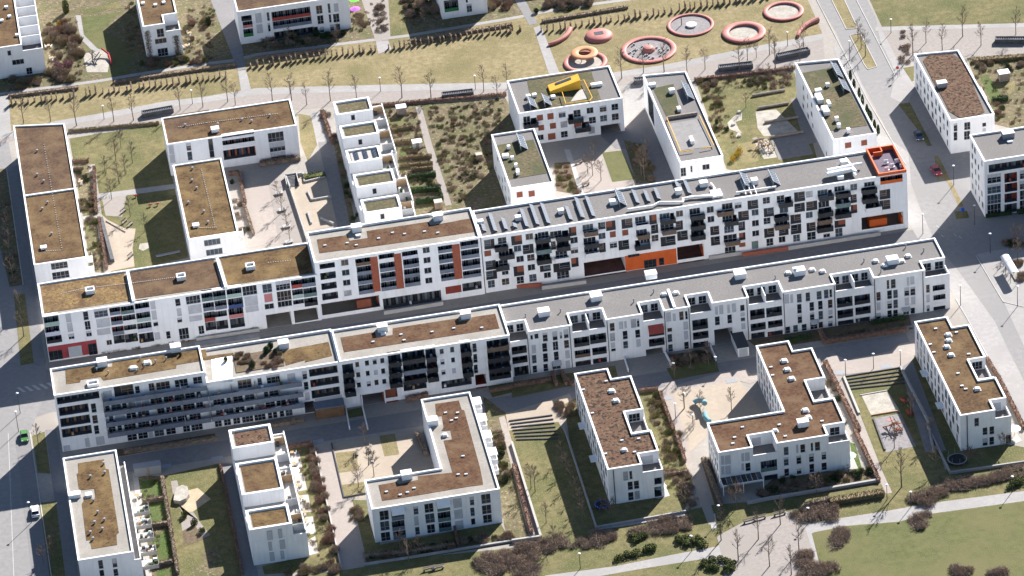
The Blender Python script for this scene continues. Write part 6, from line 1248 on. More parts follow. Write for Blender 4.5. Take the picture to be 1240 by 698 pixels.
# ---- shrubs: name the place by zoom pixels
SPLIT = [.92, 0]
def scatter(c, poly_, n, kinds, rr=(.6, 1.2), hh=(.7, 1.5), seed=0):
    r = random.Random(seed); xs = [p[0] for p in poly_]; ys = [p[1] for p in poly_]; k = 0; tries = 0
    def inside(x, y):
        f = False
        for i in range(len(poly_)):
            (x1, y1), (x2, y2) = poly_[i-1], poly_[i]
            if (y1 > y) != (y2 > y) and x < (x2-x1)*(y-y1)/(y2-y1)+x1: f = not f
        return f
    while k < n and tries < n*40:
        tries += 1; x, y = r.uniform(min(xs), max(xs)), r.uniform(min(ys), max(ys))
        if inside(x, y):
            R_, h_, kd = r.uniform(*rr), r.uniform(*hh), r.choice(kinds); k += 1
            if R_*h_ > SPLIT[0]: bush(c, x, y, R_, h_, kd); SPLIT[1] += 1
            else: bake(UNDER, P(*c(x, y), .02), R_, h_, UK[kd], k+seed*100)
scatter(r00, [(215, 130), (330, 110), (400, 180), (390, 390), (230, 400), (240, 250)], 34, ['brown', 'red', 'brown', 'tan', 'brown'], (.9, 1.6), (1.2, 2.4), 1)
for x, y in ((300, 345), (270, 330), (330, 330)): bush(r00, x, y, 1.5, 2.6, 'pink')
for x, y in ((285, 125), (890, 290)): bush(r00, x, y, 1.0, 1.5, 'yellow')
bush(r00, 320, 60, 1.4, 3.6, 'olive'); scatter(r00, [(30, 380), (180, 370), (200, 410), (40, 440)], 8, ['brown', 'tan'], (.7, 1.3), (.9, 1.6), 2)
scatter(r00, [(640, 290), (870, 285), (1000, 290), (990, 310), (650, 340)], 16, ['brown', 'tan', 'olive', 'red'], (.8, 1.3), (.9, 1.7), 3)
scatter(r00, [(890, 100), (1030, 90), (1040, 180), (900, 200)], 12, ['brown', 'tan', 'red', 'olive'], (.7, 1.2), (.8, 1.6), 4); bush(r00, 1008, 120, .8, 2.8, 'dark')
scatter(r31, [(30, 190), (250, 170), (440, 160), (440, 190), (60, 230)], 20, ['dark', 'brown', 'brown', 'dark'], (.8, 1.4), (.9, 1.8), 5)
scatter(r31, [(555, 20), (610, 10), (635, 160), (590, 160)], 14, ['brown', 'red', 'brown'], (.6, 1.0), (.7, 1.2), 6); scatter(r31, [(480, 70), (540, 80), (545, 140), (470, 140)], 8, ['brown', 'tan'], (.6, 1.0), (.7, 1.2), 7)
scatter(r31, [(690, 0), (880, 0), (890, 80), (760, 120)], 14, ['brown', 'dark', 'brown'], (.9, 1.6), (1.2, 2.2), 8); scatter(r31, [(1120, 0), (1236, 0), (1236, 40), (1125, 50)], 10, ['brown', 'tan', 'red'], (.8, 1.4), (1, 1.8), 9)
scatter(r62, [(100, 0), (560, -10), (400, 30), (120, 70)], 18, ['brown', 'dark', 'brown'], (.9, 1.6), (1.2, 2.2), 10)
scatter(r31, [(620, 520), (780, 505), (800, 690), (860, 900), (760, 900), (660, 640)], 60, ['brown', 'red', 'tan', 'brown'], (.3, .8), (.3, 1.0), 11)
scatter(r31, [(820, 515), (1060, 500), (1170, 480), (1200, 640), (1140, 800), (1040, 960), (960, 980), (880, 760)], 170, ['brown', 'tan', 'tan', 'red', 'brown', 'dark', 'tan', 'olive'], (.3, .95), (.25, .8), 12)
scatter(s31, [(690, 60), (830, 20), (900, 270), (780, 310)], 14, ['brown', 'tan', 'dark'], (.6, 1.0), (.7, 1.3), 13)
scatter(s31, [(400, 60), (420, 60), (500, 370), (470, 380)], 12, ['dark', 'brown', 'dark'], (.6, 1.0), (.8, 1.5), 14)
scatter(r31, [(318, 550), (350, 540), (385, 690), (370, 720)], 9, ['red', 'brown'], (.6, 1.0), (.7, 1.2), 15)
scatter(r93, [(-40, 345), (125, 330), (125, 420), (60, 440), (-40, 420)], 22, ['brown', 'red', 'brown'], (.6, 1.1), (.6, 1.2), 16)
scatter(r62, [(890, 395), (980, 390), (1060, 690), (960, 690)], 22, ['olive', 'brown', 'tan', 'dark'], (.6, 1.0), (.7, 1.5), 17); scatter(r62, [(1130, 390), (1236, 370), (1236, 430), (1150, 420)], 10, ['brown', 'olive', 'dark'], (.6, 1.0), (.6, 1.1), 18)
for x, y in ((1085, 60), (1100, 40), (1065, 80)): bush(s62, x, y, 1.3, 1.6, 'yellow')
scatter(s62, [(205, 95), (285, 90), (330, 240), (215, 230)], 24, ['tan', 'tan', 'red', 'olive'], (.5, .9), (.5, .9), 19); scatter(s62, [(590, 10), (640, 10), (700, 180), (620, 190)], 12, ['brown', 'tan'], (.7, 1.2), (.8, 1.6), 20)
scatter(r93, [(990, 290), (1236, 275), (1236, 340), (1010, 340)], 18, ['tan', 'brown', 'dark'], (.6, 1.1), (.6, 1.3), 21); scatter(r93, [(1080, 480), (1150, 470), (1170, 590), (1110, 600)], 10, ['olive', 'red', 'dark'], (.6, 1.0), (.6, 1.2), 22); scatter(r93, [(650, 150), (700, 250), (680, 320), (640, 300)], 10, ['red', 'brown'], (.6, 1.0), (.6, 1.0), 23)
scatter(s00, [(355, 105), (425, 100), (455, 330), (390, 340)], 20, ['brown', 'dark', 'tan', 'red'], (.6, 1.0), (.7, 1.4), 24); scatter(s00, [(400, 370), (470, 360), (510, 600), (440, 610)], 16, ['brown', 'tan', 'olive'], (.6, 1.0), (.7, 1.3), 25)
scatter(s00, [(1100, 150), (1160, 150), (1190, 420), (1150, 440), (1120, 280)], 10, ['brown', 'dark', 'tan'], (.6, 1.0), (.7, 1.4), 26)
scatter(u00, [(480, 290), (620, 265), (780, 240), (790, 255), (500, 310)], 16, ['brown', 'brown', 'red'], (.6, 1.0), (.8, 1.4), 27); scatter(u00, [(1000, 215), (1236, 175), (1236, 200), (1000, 240)], 12, ['brown', 'dark', 'red'], (.6, 1.0), (.7, 1.2), 28)
for x, y, r, h in ((895, 410, 1.1, 1.7), (940, 448, 1.1, 1.6), (978, 482, 1.0, 1.4)): bush(v00, x, y, r, h, 'olive', 'rounded evergreen bush beside the boulder sandpit', 'bushes beside the sandpit')
scatter(v31, [(255, 80), (290, 100), (400, 620), (360, 640), (300, 400)], 34, ['red', 'brown', 'red', 'brown'], (.7, 1.2), (.9, 1.8), 29); scatter(v31, [(455, 370), (530, 350), (540, 380), (475, 460)], 9, ['brown', 'tan'], (.6, 1.1), (.7, 1.4), 30)
scatter(v31, [(520, 590), (980, 530), (1236, 490), (1236, 520), (560, 625)], 34, ['brown', 'dark', 'red', 'brown'], (.6, 1.1), (.6, 1.3), 31); scatter(v31, [(1110, 30), (1180, 20), (1236, 280), (1180, 250)], 22, ['brown', 'dark', 'tan', 'olive'], (.6, 1.1), (.7, 1.6), 32)
scatter(v31, [(150, 660), (350, 640), (400, 640), (400, 680), (160, 690)], 16, ['tan', 'brown'], (.7, 1.2), (.7, 1.3), 33)
MASS = [(v62, [(140, 530), (200, 505), (300, 520), (300, 570), (160, 580)], 12, 'purple-brown shrub mass at the foot of the pale retaining wall'), (v62, [(310, 530), (400, 480), (500, 490), (480, 550), (330, 560)], 14, 'purple-brown shrub mass below the corner of the low garden wall'), (v62, [(500, 520), (640, 460), (740, 420), (840, 420), (850, 480), (660, 500)], 26, 'long purple-brown shrub bank above the spreading green shrubs'), (v62, [(0, 560), (120, 540), (140, 650), (120, 690), (0, 698)], 26, 'big double purple-brown thicket at the start of the park path'),
        (v93, [(120, 400), (200, 360), (325, 360), (330, 430), (150, 440)], 22, 'clipped square purple-brown shrub block at the gravel square corner'), (v93, [(300, 480), (380, 470), (385, 530), (320, 560)], 10, 'bent purple-brown shrub clump on the lawn edge by the gravel square'), (v93, [(700, 410), (775, 395), (770, 460), (705, 470)], 9, 'lone small purple-brown shrub clump just south of the park path'), (v93, [(140, 590), (210, 580), (215, 640), (335, 650), (330, 690), (150, 698)], 22, 'L-shaped purple-brown shrub clump between gravel square and lawn'), (v93, [(690, 290), (790, 290), (860, 260), (865, 310), (780, 360), (690, 360)], 20, 'purple-brown shrub mass at the end of the playground path'), (v93, [(900, 660), (975, 650), (980, 698), (910, 698)], 8, 'purple-brown shrub clump out on the open lawn'), (v93, [(1060, 680), (1140, 670), (1150, 698), (1070, 698)], 6, 'low purple-brown shrub clump beside another on the open lawn'), (v31, [(1060, 610), (1236, 565), (1236, 650), (1160, 698), (1060, 650)], 24, 'purple-brown shrub bank south of the L-shaped block'), (v93, [(860, 250), (1000, 230), (1236, 170), (1236, 215), (1000, 270), (870, 280)], 30, 'long purple-brown shrub bank under the trampoline garden wall')]
for c, pl, n, lb in MASS:
    r = random.Random(n); k = 0; q = MB(); o_ = P(*c(*pl[0]))
    for t in range(n*60):
        if k >= n*2.0: break
        xs = [p[0] for p in pl]; ys = [p[1] for p in pl]; x, y = r.uniform(min(xs), max(xs)), r.uniform(min(ys), max(ys)); ins = False
        for i in range(len(pl)):
            (x1, y1), (x2, y2) = pl[i-1], pl[i]
            if (y1 > y) != (y2 > y) and x < (x2-x1)*(y-y1)/(y2-y1)+x1: ins = not ins
        if ins: bake(q, P(*c(x, y), .02)-Vector((o_.x, o_.y, 0)), r.uniform(.8, 1.4), r.uniform(.7, 1.5), 0, k+n*50, 170, .02); k += 1
    tag(obj('shrub_bed', q.mesh('shrub_bed', ['hedge_purple']), None, (o_.x, o_.y, 0)), lb, 'shrubs')
for L in ([(520, 615), (560, 600), (600, 590), (650, 575), (680, 570), (600, 530), (635, 510), (585, 510)], [(810, 530), (840, 520), (880, 535), (920, 550), (860, 545), (900, 525)], [(930, 640), (970, 630), (1010, 625), (1050, 640), (990, 655), (1030, 675), (1060, 670), (960, 660)]):
    for x, y in L: bush(v62, x, y, 1.6, 1.2, 'olive', 'low spreading juniper-green shrub on the park lawn', 'spreading green park shrubs')
for x, y in ((1165, 265), (1200, 255), (1225, 245)): bush(v93, x, y, 1.6, 1.4, 'olive', 'low spreading juniper-green shrub on the park lawn', 'spreading green park shrubs')
scatter(v93, [(250, 215), (400, 200), (500, 170), (520, 220), (300, 250)], 20, ['dark', 'olive', 'tan', 'dark'], (.6, 1.1), (.7, 1.4), 36); scatter(v93, [(-60, 290), (80, 220), (200, 230), (180, 260), (-40, 320)], 16, ['brown', 'red', 'dark'], (.6, 1.1), (.6, 1.2), 37)
scatter(u62, [(660, 520), (720, 510), (760, 640), (690, 660)], 14, ['tan', 'brown', 'olive'], (.6, 1.0), (.7, 1.4), 38); scatter(v62, [(740, 0), (800, 0), (840, 150), (720, 160)], 18, ['brown', 'tan', 'olive'], (.6, 1.0), (.7, 1.4), 39); scatter(u62, [(220, 560), (300, 540), (310, 600), (230, 640)], 12, ['brown', 'tan'], (.6, 1.0), (.7, 1.4), 40)
scatter(u93, [(280, 430), (320, 430), (380, 690), (340, 690)], 10, ['dark', 'tan'], (.5, .8), (.6, 1.0), 41); scatter(v62, [(700, 200), (850, 190), (900, 330), (880, 380), (820, 280)], 14, ['brown', 'brown', 'red'], (.7, 1.2), (.8, 1.6), 42)
scatter(u62, [(760, 330), (940, 300), (960, 350), (790, 380)], 16, ['brown', 'red', 'dark'], (.6, 1.0), (.7, 1.3), 43); scatter(s93, [(1120, 470), (1236, 462), (1236, 495), (1140, 500)], 10, ['dark', 'brown'], (.7, 1.2), (.7, 1.3), 44); scatter(s93, [(1180, 570), (1236, 570), (1236, 660), (1215, 660)], 8, ['tan', 'brown'], (.7, 1.2), (.7, 1.3), 45)
scatter(s00, [(5, 300), (30, 200), (95, 640), (50, 680)], 10, ['brown', 'dark'], (.6, 1.0), (.6, 1.2), 46)
def under(c, pl, n, kinds, seed, rr=(.3, .75), hh=(.25, .8)):
    r = random.Random(seed); xs = [p[0] for p in pl]; ys = [p[1] for p in pl]; k = 0
    for _ in range(n*30):
        if k >= n: break
        x, y = r.uniform(min(xs), max(xs)), r.uniform(min(ys), max(ys)); ins = False
        for i in range(len(pl)):
            (x1, y1), (x2, y2) = pl[i-1], pl[i]
            if (y1 > y) != (y2 > y) and x < (x2-x1)*(y-y1)/(y2-y1)+x1: ins = not ins
        if ins: bake(UNDER, P(*c(x, y), .02), r.uniform(*rr), r.uniform(*hh), UK[r.choice(kinds)], seed*1000+k, 60, .04); k += 1
MIX = ['brown', 'tan', 'red', 'brown', 'olive', 'tan']
for c, pl, n in ((r00, [(210, 100), (370, 90), (395, 390), (220, 420)], 90), (r00, [(600, 20), (650, 0), (690, 240), (610, 250)], 40), (r00, [(880, 60), (1035, 20), (1040, 290), (900, 290)], 70), (r00, [(20, 380), (200, 375), (200, 420), (30, 450)], 30), (r31, [(20, 180), (440, 160), (420, 210), (10, 250)], 50), (r31, [(470, 60), (545, 40), (550, 150), (460, 150)], 24), (r31, [(700, 0), (890, 0), (890, 90), (750, 130)], 40), (r31, [(555, 10), (630, 0), (640, 160), (570, 170)], 26),
                 (r31, [(640, 640), (790, 620), (860, 900), (690, 900)], 50), (r31, [(830, 520), (1190, 490), (1150, 800), (950, 960), (880, 760)], 120), (r93, [(985, 340), (1240, 340), (1330, 600), (1100, 600)], 60), (r62, [(890, 390), (1240, 360), (1240, 420), (900, 430)], 50), (r62, [(930, 430), (1010, 420), (1080, 690), (1000, 690)], 40), (v31, [(160, 90), (270, 70), (400, 640), (260, 610)], 70), (v31, [(1110, 0), (1190, 0), (1240, 300), (1190, 260)], 60), (v31, [(530, 590), (1236, 480), (1236, 520), (540, 630)], 70), (v62, [(700, 0), (800, 0), (840, 160), (720, 180)], 40), (u62, [(640, 500), (710, 500), (790, 690), (680, 700)], 30), (v93, [(-60, 300), (300, 200), (520, 180), (530, 240), (0, 330)], 70), (v00, [(660, 220), (780, 215), (860, 700), (740, 700)], 40), (s00, [(360, 100), (450, 100), (510, 600), (430, 600)], 50), (u62, [(760, 320), (950, 290), (970, 360), (790, 400)], 40), (u00, [(480, 300), (1236, 185), (1236, 205), (500, 320)], 50), (u93, [(270, 230), (680, 160), (690, 195), (280, 265)], 40), (v62, [(700, 200), (850, 190), (900, 350), (850, 380)], 26)):
    under(c, pl, n, MIX, n)
# roof garden shrubs
rg = random.Random(4)
for k in range(26):
    x, y = rg.uniform(560, 930), rg.uniform(60, 175); p = P(*zI(x, y), LB.rz+.15); o = obj('roof_shrub', bush_mesh(rg.choice(['brown', 'red', 'tan']), k % 3), LB.roof, (p.x-LB.ox, p.y-LB.oy, LB.rz+.15), 0, (.7, .7, rg.uniform(.4, .8)))
for x, y, s in ((685, 165, 1.1), (800, 50, 1.2), (835, 15, 1.2), (875, 60, 1.0), (465, 120, .8), (90, 75, .6)):
    B_ = LB if x > 300 else LA; p = P(*zI(x, y), B_.rz+.1); obj('roof_shrub', bush_mesh('dark', 1), B_.roof, (p.x-B_.ox, p.y-B_.oy, B_.rz+.1), 0, (s, s, s*1.5))
# heather tussocks of the shaggy roof, as one mat on the roof
# climbing plants on the gable
for (c, x, y, w, h, B_) in CLIMB:
    p = onplane(*c(x, y), Vector((0, B_.y0, 0)), Vector((0, 1, 0))); ww, hh = w/3.987/4.6, h/3.987/4.0; q = MB(); r = random.Random(x)
    q.bar((0, -.05, -hh/2), (0, -.05, hh/2), .05, .03, 4)
    for i in range(500):
        xx, zz_ = r.gauss(0, ww*.28), r.uniform(-hh/2, hh/2); u = rv(r).normalized()*.14; k = u.cross(rv(r)).normalized()*.07; o_ = Vector((xx, -r.uniform(.03, .22), zz_)); q.quad(o_-u-k, o_+u-k, o_+u+k, o_-u+k)
    tag(obj('climbing_plant', q.mesh('climbing_plant', ['hedge_brown']), None, (p.x, B_.y0, max(hh/2+.1, p.z))), 'dry brown climbing plant on the gable of the stepped-corner block', 'climbing plant', 'climbers on the gable')
# ---- hedges
H_ = hedge
H_(r31, [(320, 545), (372, 700)], .9, 1.0, 'hedge_red'); H_(r31, [(550, 520), (760, 500), (880, 490), (1040, 478), (1210, 462)], .8, .9, 'hedge_red'); H_(r62, [(880, 392), (1236, 352)], .8, .9, 'hedge_red'); H_(r93, [(0, 352), (125, 335)], .8, .9, 'hedge_red')
H_(r93, [(985, 300), (1236, 282)], 1.6, 1.0, 'hedge_tan'); H_(r00, [(330, 640), (770, 600)], .6, .8, 'hedge_tan')
H_(s00, [(350, 90), (430, 85)], .7, 1.0, 'hedge_red'); H_(s00, [(455, 120), (465, 335)], .7, 1.1, 'hedge_red'); H_(s00, [(480, 365), (515, 605)], .7, 1.1, 'hedge_red'); H_(s00, [(1105, 150), (1155, 145), (1185, 290)], .7, 1.1, 'hedge_red'); H_(s00, [(1180, 300), (1225, 440)], .7, 1.1, 'hedge_brown')
H_(s31, [(20, 105), (215, 75)], 1.2, 1.1, 'hedge_brown'); H_(s31, [(230, 165), (335, 150)], 2.4, .7, 'leaf_olive')
for pts in ([(640, 640), (760, 620)], [(640, 700), (770, 690)]): H_(r31, pts, .7, 1.1, 'hedge_tan')
for pts in ([(690, 75), (850, 65)], [(700, 110), (855, 100)], [(750, 130), (855, 120)]): H_(s31, pts, .7, 1.1, 'hedge_tan')
for pts in ([(735, 170), (870, 155)], [(750, 235), (890, 225)], [(770, 290), (890, 275)]): H_(s31, pts, .9, 1.5, 'leaf_dark')
H_(s31, [(885, 225), (900, 275)], .7, 1.2, 'leaf_dark')
for pts in ([(785, 230), (860, 690)], [(800, 330), (690, 345)], [(815, 450), (712, 465)], [(832, 635), (740, 655)]): H_(v00, pts, .8, 1.2, 'hedge_brown')
H_(v00, [(600, 105), (1050, 40)], .9, 1.0, 'hedge_brown'); H_(v00, [(1065, 165), (1170, 690)], .5, 1.0, 'hedge_red'); H_(v31, [(150, 85), (275, 65)], .7, 1.2, 'hedge_red')
H_(v31, [(775, 20), (825, 120)], .7, 1.2, 'hedge_brown'); H_(v31, [(525, 610), (720, 590), (960, 555)], .8, 1.0, 'hedge_brown'); H_(v31, [(960, 470), (975, 550)], .5, 1.2, 'hedge_red')
H_(v62, [(10, 170), (95, 495)], .9, 1.0, 'hedge_red'); H_(u62, [(615, 500), (705, 490)], .7, 1.0, 'hedge_red'); H_(u62, [(715, 510), (780, 690)], .7, 1.1, 'hedge_red'); H_(v62, [(795, 20), (835, 150)], .7, 1.1, 'hedge_red'); H_(v62, [(730, 215), (850, 200)], .7, 1.0, 'hedge_brown'); H_(v62, [(925, 140), (1010, 360)], 1.0, 1.1, 'hedge_brown')
H_(u93, [(275, 360), (440, 690)], 1.0, 1.1, 'hedge_red'); H_(v93, [(420, 0), (535, 245)], .9, 1.0, 'hedge_red'); H_(u93, [(270, 265), (460, 235), (670, 205)], 1.0, 1.1, 'hedge_red'); H_(u93, [(250, 210), (275, 260)], 1.0, 1.1, 'hedge_red'); H_(u93, [(500, 170), (660, 145)], .9, 1.0, 'leaf_dark')
H_(u93, [(1055, 345), (1115, 440), (1236, 680)], .8, 1.1, 'hedge_red'); H_(v93, [(300, 350), (560, 305)], 1.8, 1.3, 'hedge_tan', 60, 'long straw-brown hedge below the garden wall by the park path'); H_(v93, [(180, 365), (300, 335)], 1.2, 1.2, 'hedge_brown')
H_(u62, [(0, 475), (190, 445)], .9, 1.0, 'hedge_red'); H_(u62, [(255, 440), (300, 470)], .9, 1.0, 'hedge_red'); H_(u62, [(195, 410), (215, 470)], .8, 1.1, 'hedge_red'); H_(u62, [(240, 405), (262, 465)], .8, 1.1, 'hedge_red'); H_(u31, [(1130, 500), (1236, 480)], .9, 1.0, 'hedge_red'); H_(u31, [(725, 545), (830, 520)], .9, 1.3, 'hedge_red'); H_(u31, [(0, 680), (230, 640)], 1.2, 1.0, 'hedge_brown')
H_(u93, [(80, 260), (210, 235)], 1.4, .9, 'leaf_dark'); H_(s93, [(1050, 350), (1175, 335)], 1.4, 1.0, 'leaf_dark'); H_(s93, [(1205, 335), (1260, 325)], 1.4, 1.0, 'leaf_dark'); H_(r93, [(1085, 490), (1160, 485)], .8, 1.2, 'leaf_dark')
H_(ctx(185, 115), [(890, 580), (1175, 535)], 1.3, 1.1, 'hedge_red'); H_(ctx(185, 115), [(660, 545), (800, 530)], 2.0, .8, 'leaf_dark'); H_(ctx(185, 115), [(640, 665), (720, 655)], .8, 1.0, 'hedge_red')

_u = obj('undergrowth', UNDER.mesh('undergrowth', UMATS)); _u['kind'] = 'stuff'; _u['label'] = 'small dry undergrowth and perennials filling the garden plots'; _u['category'] = 'undergrowth'
print('individual scatter shrubs', SPLIT[1])
# ------------------------------------------------------------------ garden walls, steps
def wall_thing(c, pts, h, t, mt, label, name='garden_wall', cat='wall', group=None, z=0.0, cap=None):
    pp = [P(*c(x, y), z) for x, y in pts]; o = pp[0]; q = MB()
    for a, b in zip(pp, pp[1:]):
        a = a-o; b = b-o; d = (b-a).normalized(); n = Vector((-d.y, d.x, 0))*t/2
        q.prism(ccw([((a+n).x, (a+n).y), ((b+n).x, (b+n).y), ((b-n).x, (b-n).y), ((a-n).x, (a-n).y)]), 0, h)
    return tag(obj(name, q.mesh(name, [mt]), None, (o.x, o.y, z)), label, cat, group)
wall_thing(v62, [(252, -15), (408, 470), (840, 392)], .7, .35, 'concrete', 'low grey concrete wall round the garden of the notched block by the grass steps')
wall_thing(v62, [(408, 470), (835, 402)], .25, 1.4, 'concrete', 'flat concrete edging below the garden wall of the notched block', 'wall_footing')
wall_thing(v62, [(0, 60), (140, 515), (0, 535)], .8, .5, 'slab_pale', 'pale retaining wall ending in a corner above the narrow lawn')
wall_thing(v93, [(770, -20), (880, 205), (1260, 150)], .7, .35, 'concrete', 'low grey wall round the garden with the round trampoline')
wall_thing(v93, [(-100, 350), (0, 330), (290, 282), (535, 240)], .7, .6, 'concrete', 'low grey wall along the garden front of the rust-roofed paired block')
wall_thing(v31, [(520, 645), (720, 615), (1240, 530)], .45, .5, 'concrete', 'low kerb wall along the path before the L-shaped block')
wall_thing(u93, [(365, 425), (440, 605)], .45, .5, 'concrete_pale', 'pale kerb wall left of the eastern grass steps')
wall_thing(v31, [(285, 85), (412, 660)], .5, .3, 'concrete_pale', 'thin pale wall beside the long pink path')
wall_thing(v31, [(365, 58), (425, 320), (530, 300)], .3, .25, 'metal_dark', 'dark edging of the lawn squares by the tan courtyard')
wall_thing(u93, [(640, 385), (770, 640), (800, 790)], .8, .5, 'concrete', 'grey retaining wall beside the shaded playground ramp')
# grass steps: each tread edge is a low wall
for base, n in (([(u62, -15, 640), (u62, 195, 612)], 7), ([(u93, 372, 425), (u93, 640, 382)], 5)):
    for k in range(n):
        (c, x0, y0), (_, x1, y1) = base; f = k*15.0; wall_thing(c, [(x0+k*6, y0+f), (x1+k*5, y1+f*1.25)], .28, .28, 'metal_dark', 'dark riser edge of a grass seating step', 'step_edge', 'step', 'grass seating steps')
# plinth walls in front of the upper row
for c, pts, mt, lb in ((zC, [(650, 555), (1142, 475)], 'concrete_pale', 'pale plinth wall before the ground-floor terrace of the brick-pillared block'), (zD, [(400, 690), (865, 665)], 'brick_red', 'red-brown terrace wall west of the orange shop'), (zD, [(865, 690), (1232, 640)], 'concrete_pale', 'pale plinth wall just west of the red passage'),
                       (zF, [(60, 680), (330, 640)], 'concrete_pale', 'short pale plinth wall east of the dark passage'), (zF, [(335, 655), (715, 600)], 'brick_red', 'red-brown terrace wall under the scattered windows'), (zF, [(718, 600), (1232, 520), (1480, 480)], 'concrete_pale', 'long pale plinth wall at the eastern end of the upper row'), (zB, [(190, 570), (715, 490)], 'concrete_pale', 'pale plinth wall under the coloured balconies')):
    wall_thing(c, pts, .95, .35, mt, lb, 'plinth_wall')
wall_thing(zB, [(180, 608), (715, 528)], .3, 2.2, 'concrete', 'flat concrete ledge below the coloured balconies', 'ledge')
# white portal frames of the passages
for c, x, y0, y1, B_ in ((zJ, 735, 385, 690, LC), (zJ, 925, 360, 500, LC)):
    p = onplane(*c(x, y0), Vector((0, B_.y0, 0)), Vector((0, 1, 0))); obj('pillar', MB().box(-.12, -.2, 0, .12, .15, 3.2).mesh('pillar', ['plaster']), B_.e, (p.x-B_.ox, B_.y0-B_.oy-.22, 0))
for x, y in ((120, 590),):
    p = P(*zC(x, y)); obj('pillar', MB().box(-.35, -.35, 0, .35, .35, 3.6).mesh('pillar', ['plaster']), UB.e, (p.x-UB.ox, UB.y0-UB.oy+.0, 0))
# ramp walls by the passages
for c, pts, lb in ((zJ, [(600, 470), (640, 690)], 'white side wall of the planted ramp by the passage'), (zJ, [(730, 440), (790, 690)], 'thin white wall on the other side of the planted ramp'), (zN, [(30, 545), (75, 690)], 'white ramp wall west of the bicycle passage'), (zN, [(380, 540), (430, 640)], 'white ramp wall east of the bicycle passage'), (zN, [(745, 460), (800, 600)], 'white ramp wall beside the deep passage')):
    wall_thing(c, pts, 1.0, .25, 'plaster', lb, 'ramp_wall')
p = P(*zN(1030, 560)); q = MB(); q.box(-1.3, 0, 0, 1.3, 7.5, 2.4); q.box(-1.4, -.1, 2.4, 1.4, 7.6, 2.55, 1)
e = thing('bicycle_shed', 'narrow white bicycle shed with a dark roof beside the deep passage', 'shed', (p.x, p.y, .01)); obj('body', MB().box(-1.3, 0, 0, 1.3, 7.5, 2.4).mesh('body', ['plaster']), e); obj('roof', MB().box(-1.4, -.1, 2.4, 1.4, 7.6, 2.55).mesh('roof', ['metal_dark']), e); obj('door', MB().box(-1.0, -.05, .1, 1.0, 0.0, 2.2).mesh('door', ['plaster_grey']), e)
# ------------------------------------------------------------------ pink play rings on the meadow
def ring(c, x, y, ow, tube, label, inner, h=.55, mt='ring_pink', z=0.0, cat='play ring', name='play_ring'):
    p = P(*c(x, y), z); a = proj(p); bx_ = proj(p+Vector((1, 0, 0))); R = ow/c.k/2/math.hypot(bx_[0]-a[0], bx_[1]-a[1]); e = thing(name, label, cat, (p.x, p.y, z+.01))
    q = MB(); prof = [(R-tube+tube/2+tube/2*math.cos(t), h*.5+h*.5*math.sin(t) if True else 0) for t in [math.pi*2*k/12 for k in range(13)]]; q.lathe(prof, 40)
    o = obj('rim', q.mesh('rim', [mt]), e)
    for pol in o.data.polygons: pol.use_smooth = True
    if inner: q = MB(); q.lathe([(R-tube*.6, .06), (.01, .06)], 40); obj('floor', q.mesh('floor', [inner]), e)
    return e, R
e, R = ring(r62, 660, 245, 268, 1.5, 'largest pink play ring with a pink mound in its gravel centre', 'rubber_grey')
q = MB(); q.lathe([(1.7, 0), (1.6, .6), (1.2, 1.05), (.6, 1.2), (.01, 1.2)], 20); obj('mound', q.mesh('mound', ['ring_pink']), e, (0, 0, .06))
r = random.Random(2)
for k in range(34):
    a, d = r.uniform(0, 6.28), r.uniform(2.3, R-2.0); obj('stepping_post', cached('post', lambda: MB().box(-.16, -.16, 0, .16, .16, .4).mesh('stepping_post', ['concrete'])), e, (d*math.cos(a), d*math.sin(a), .06))
e, R = ring(r62, 862, 125, 226, .9, 'wide pink play ring with a white carousel disc on grey flooring', 'rubber_grey', .5)
q = MB(); q.lathe([(.01, 0), (1.3, 0), (1.4, .5), (1.0, .6), (.01, .65)], 20); obj('carousel', q.mesh('carousel', ['white_paint']), e, (.2, -.2, .06)); obj('post', MB().bar((-2.2, 1.0, 0), (-2.2, 1.0, 2.2), .12, n=6).mesh('post', ['metal_dark']), e)
ring(r62, 1120, 163, 212, 2.0, 'thick-rimmed pink play ring with a peach-coloured pan', 'sand_pale', .75)
ring(r93, 75, 60, 196, 1.3, 'pink sand ring filled with pale sand by the avenue', 'sand_pale', .6)
p = P(*r62(420, 178)); e = thing('play_mound', 'low pink disc mound with a dark trampoline window in the middle', 'play mound', (p.x, p.y, .01)); q = MB(); q.lathe([(3.7, 0), (3.6, .5), (3.0, .9), (1.6, 1.05), (.01, 1.05)], 32); o = obj('dome', q.mesh('dome', ['ring_pink']), e); [setattr(f_, 'use_smooth', True) for f_ in o.data.polygons]; obj('trampoline', MB().box(-1.2, -.9, 1.0, 1.2, .9, 1.09).mesh('trampoline', ['metal_dark']), e)
e, R = ring(r62, 355, 305, 212, 1.3, 'pink sand ring below the floating orange hoop', 'sand_pale', .6)
e, R2 = ring(r62, 350, 262, 132, 2.1, 'floating orange hoop raised over the pink sand ring', None, .7, 'ring_orange', 1.1)
for k in range(3): a = k*2.1; obj('support', MB().bar((R2*.7*math.cos(a), R2*.7*math.sin(a), -1.1), (R2*.7*math.cos(a), R2*.7*math.sin(a), .2), .12, n=6).mesh('support', ['metal_mid']), e)
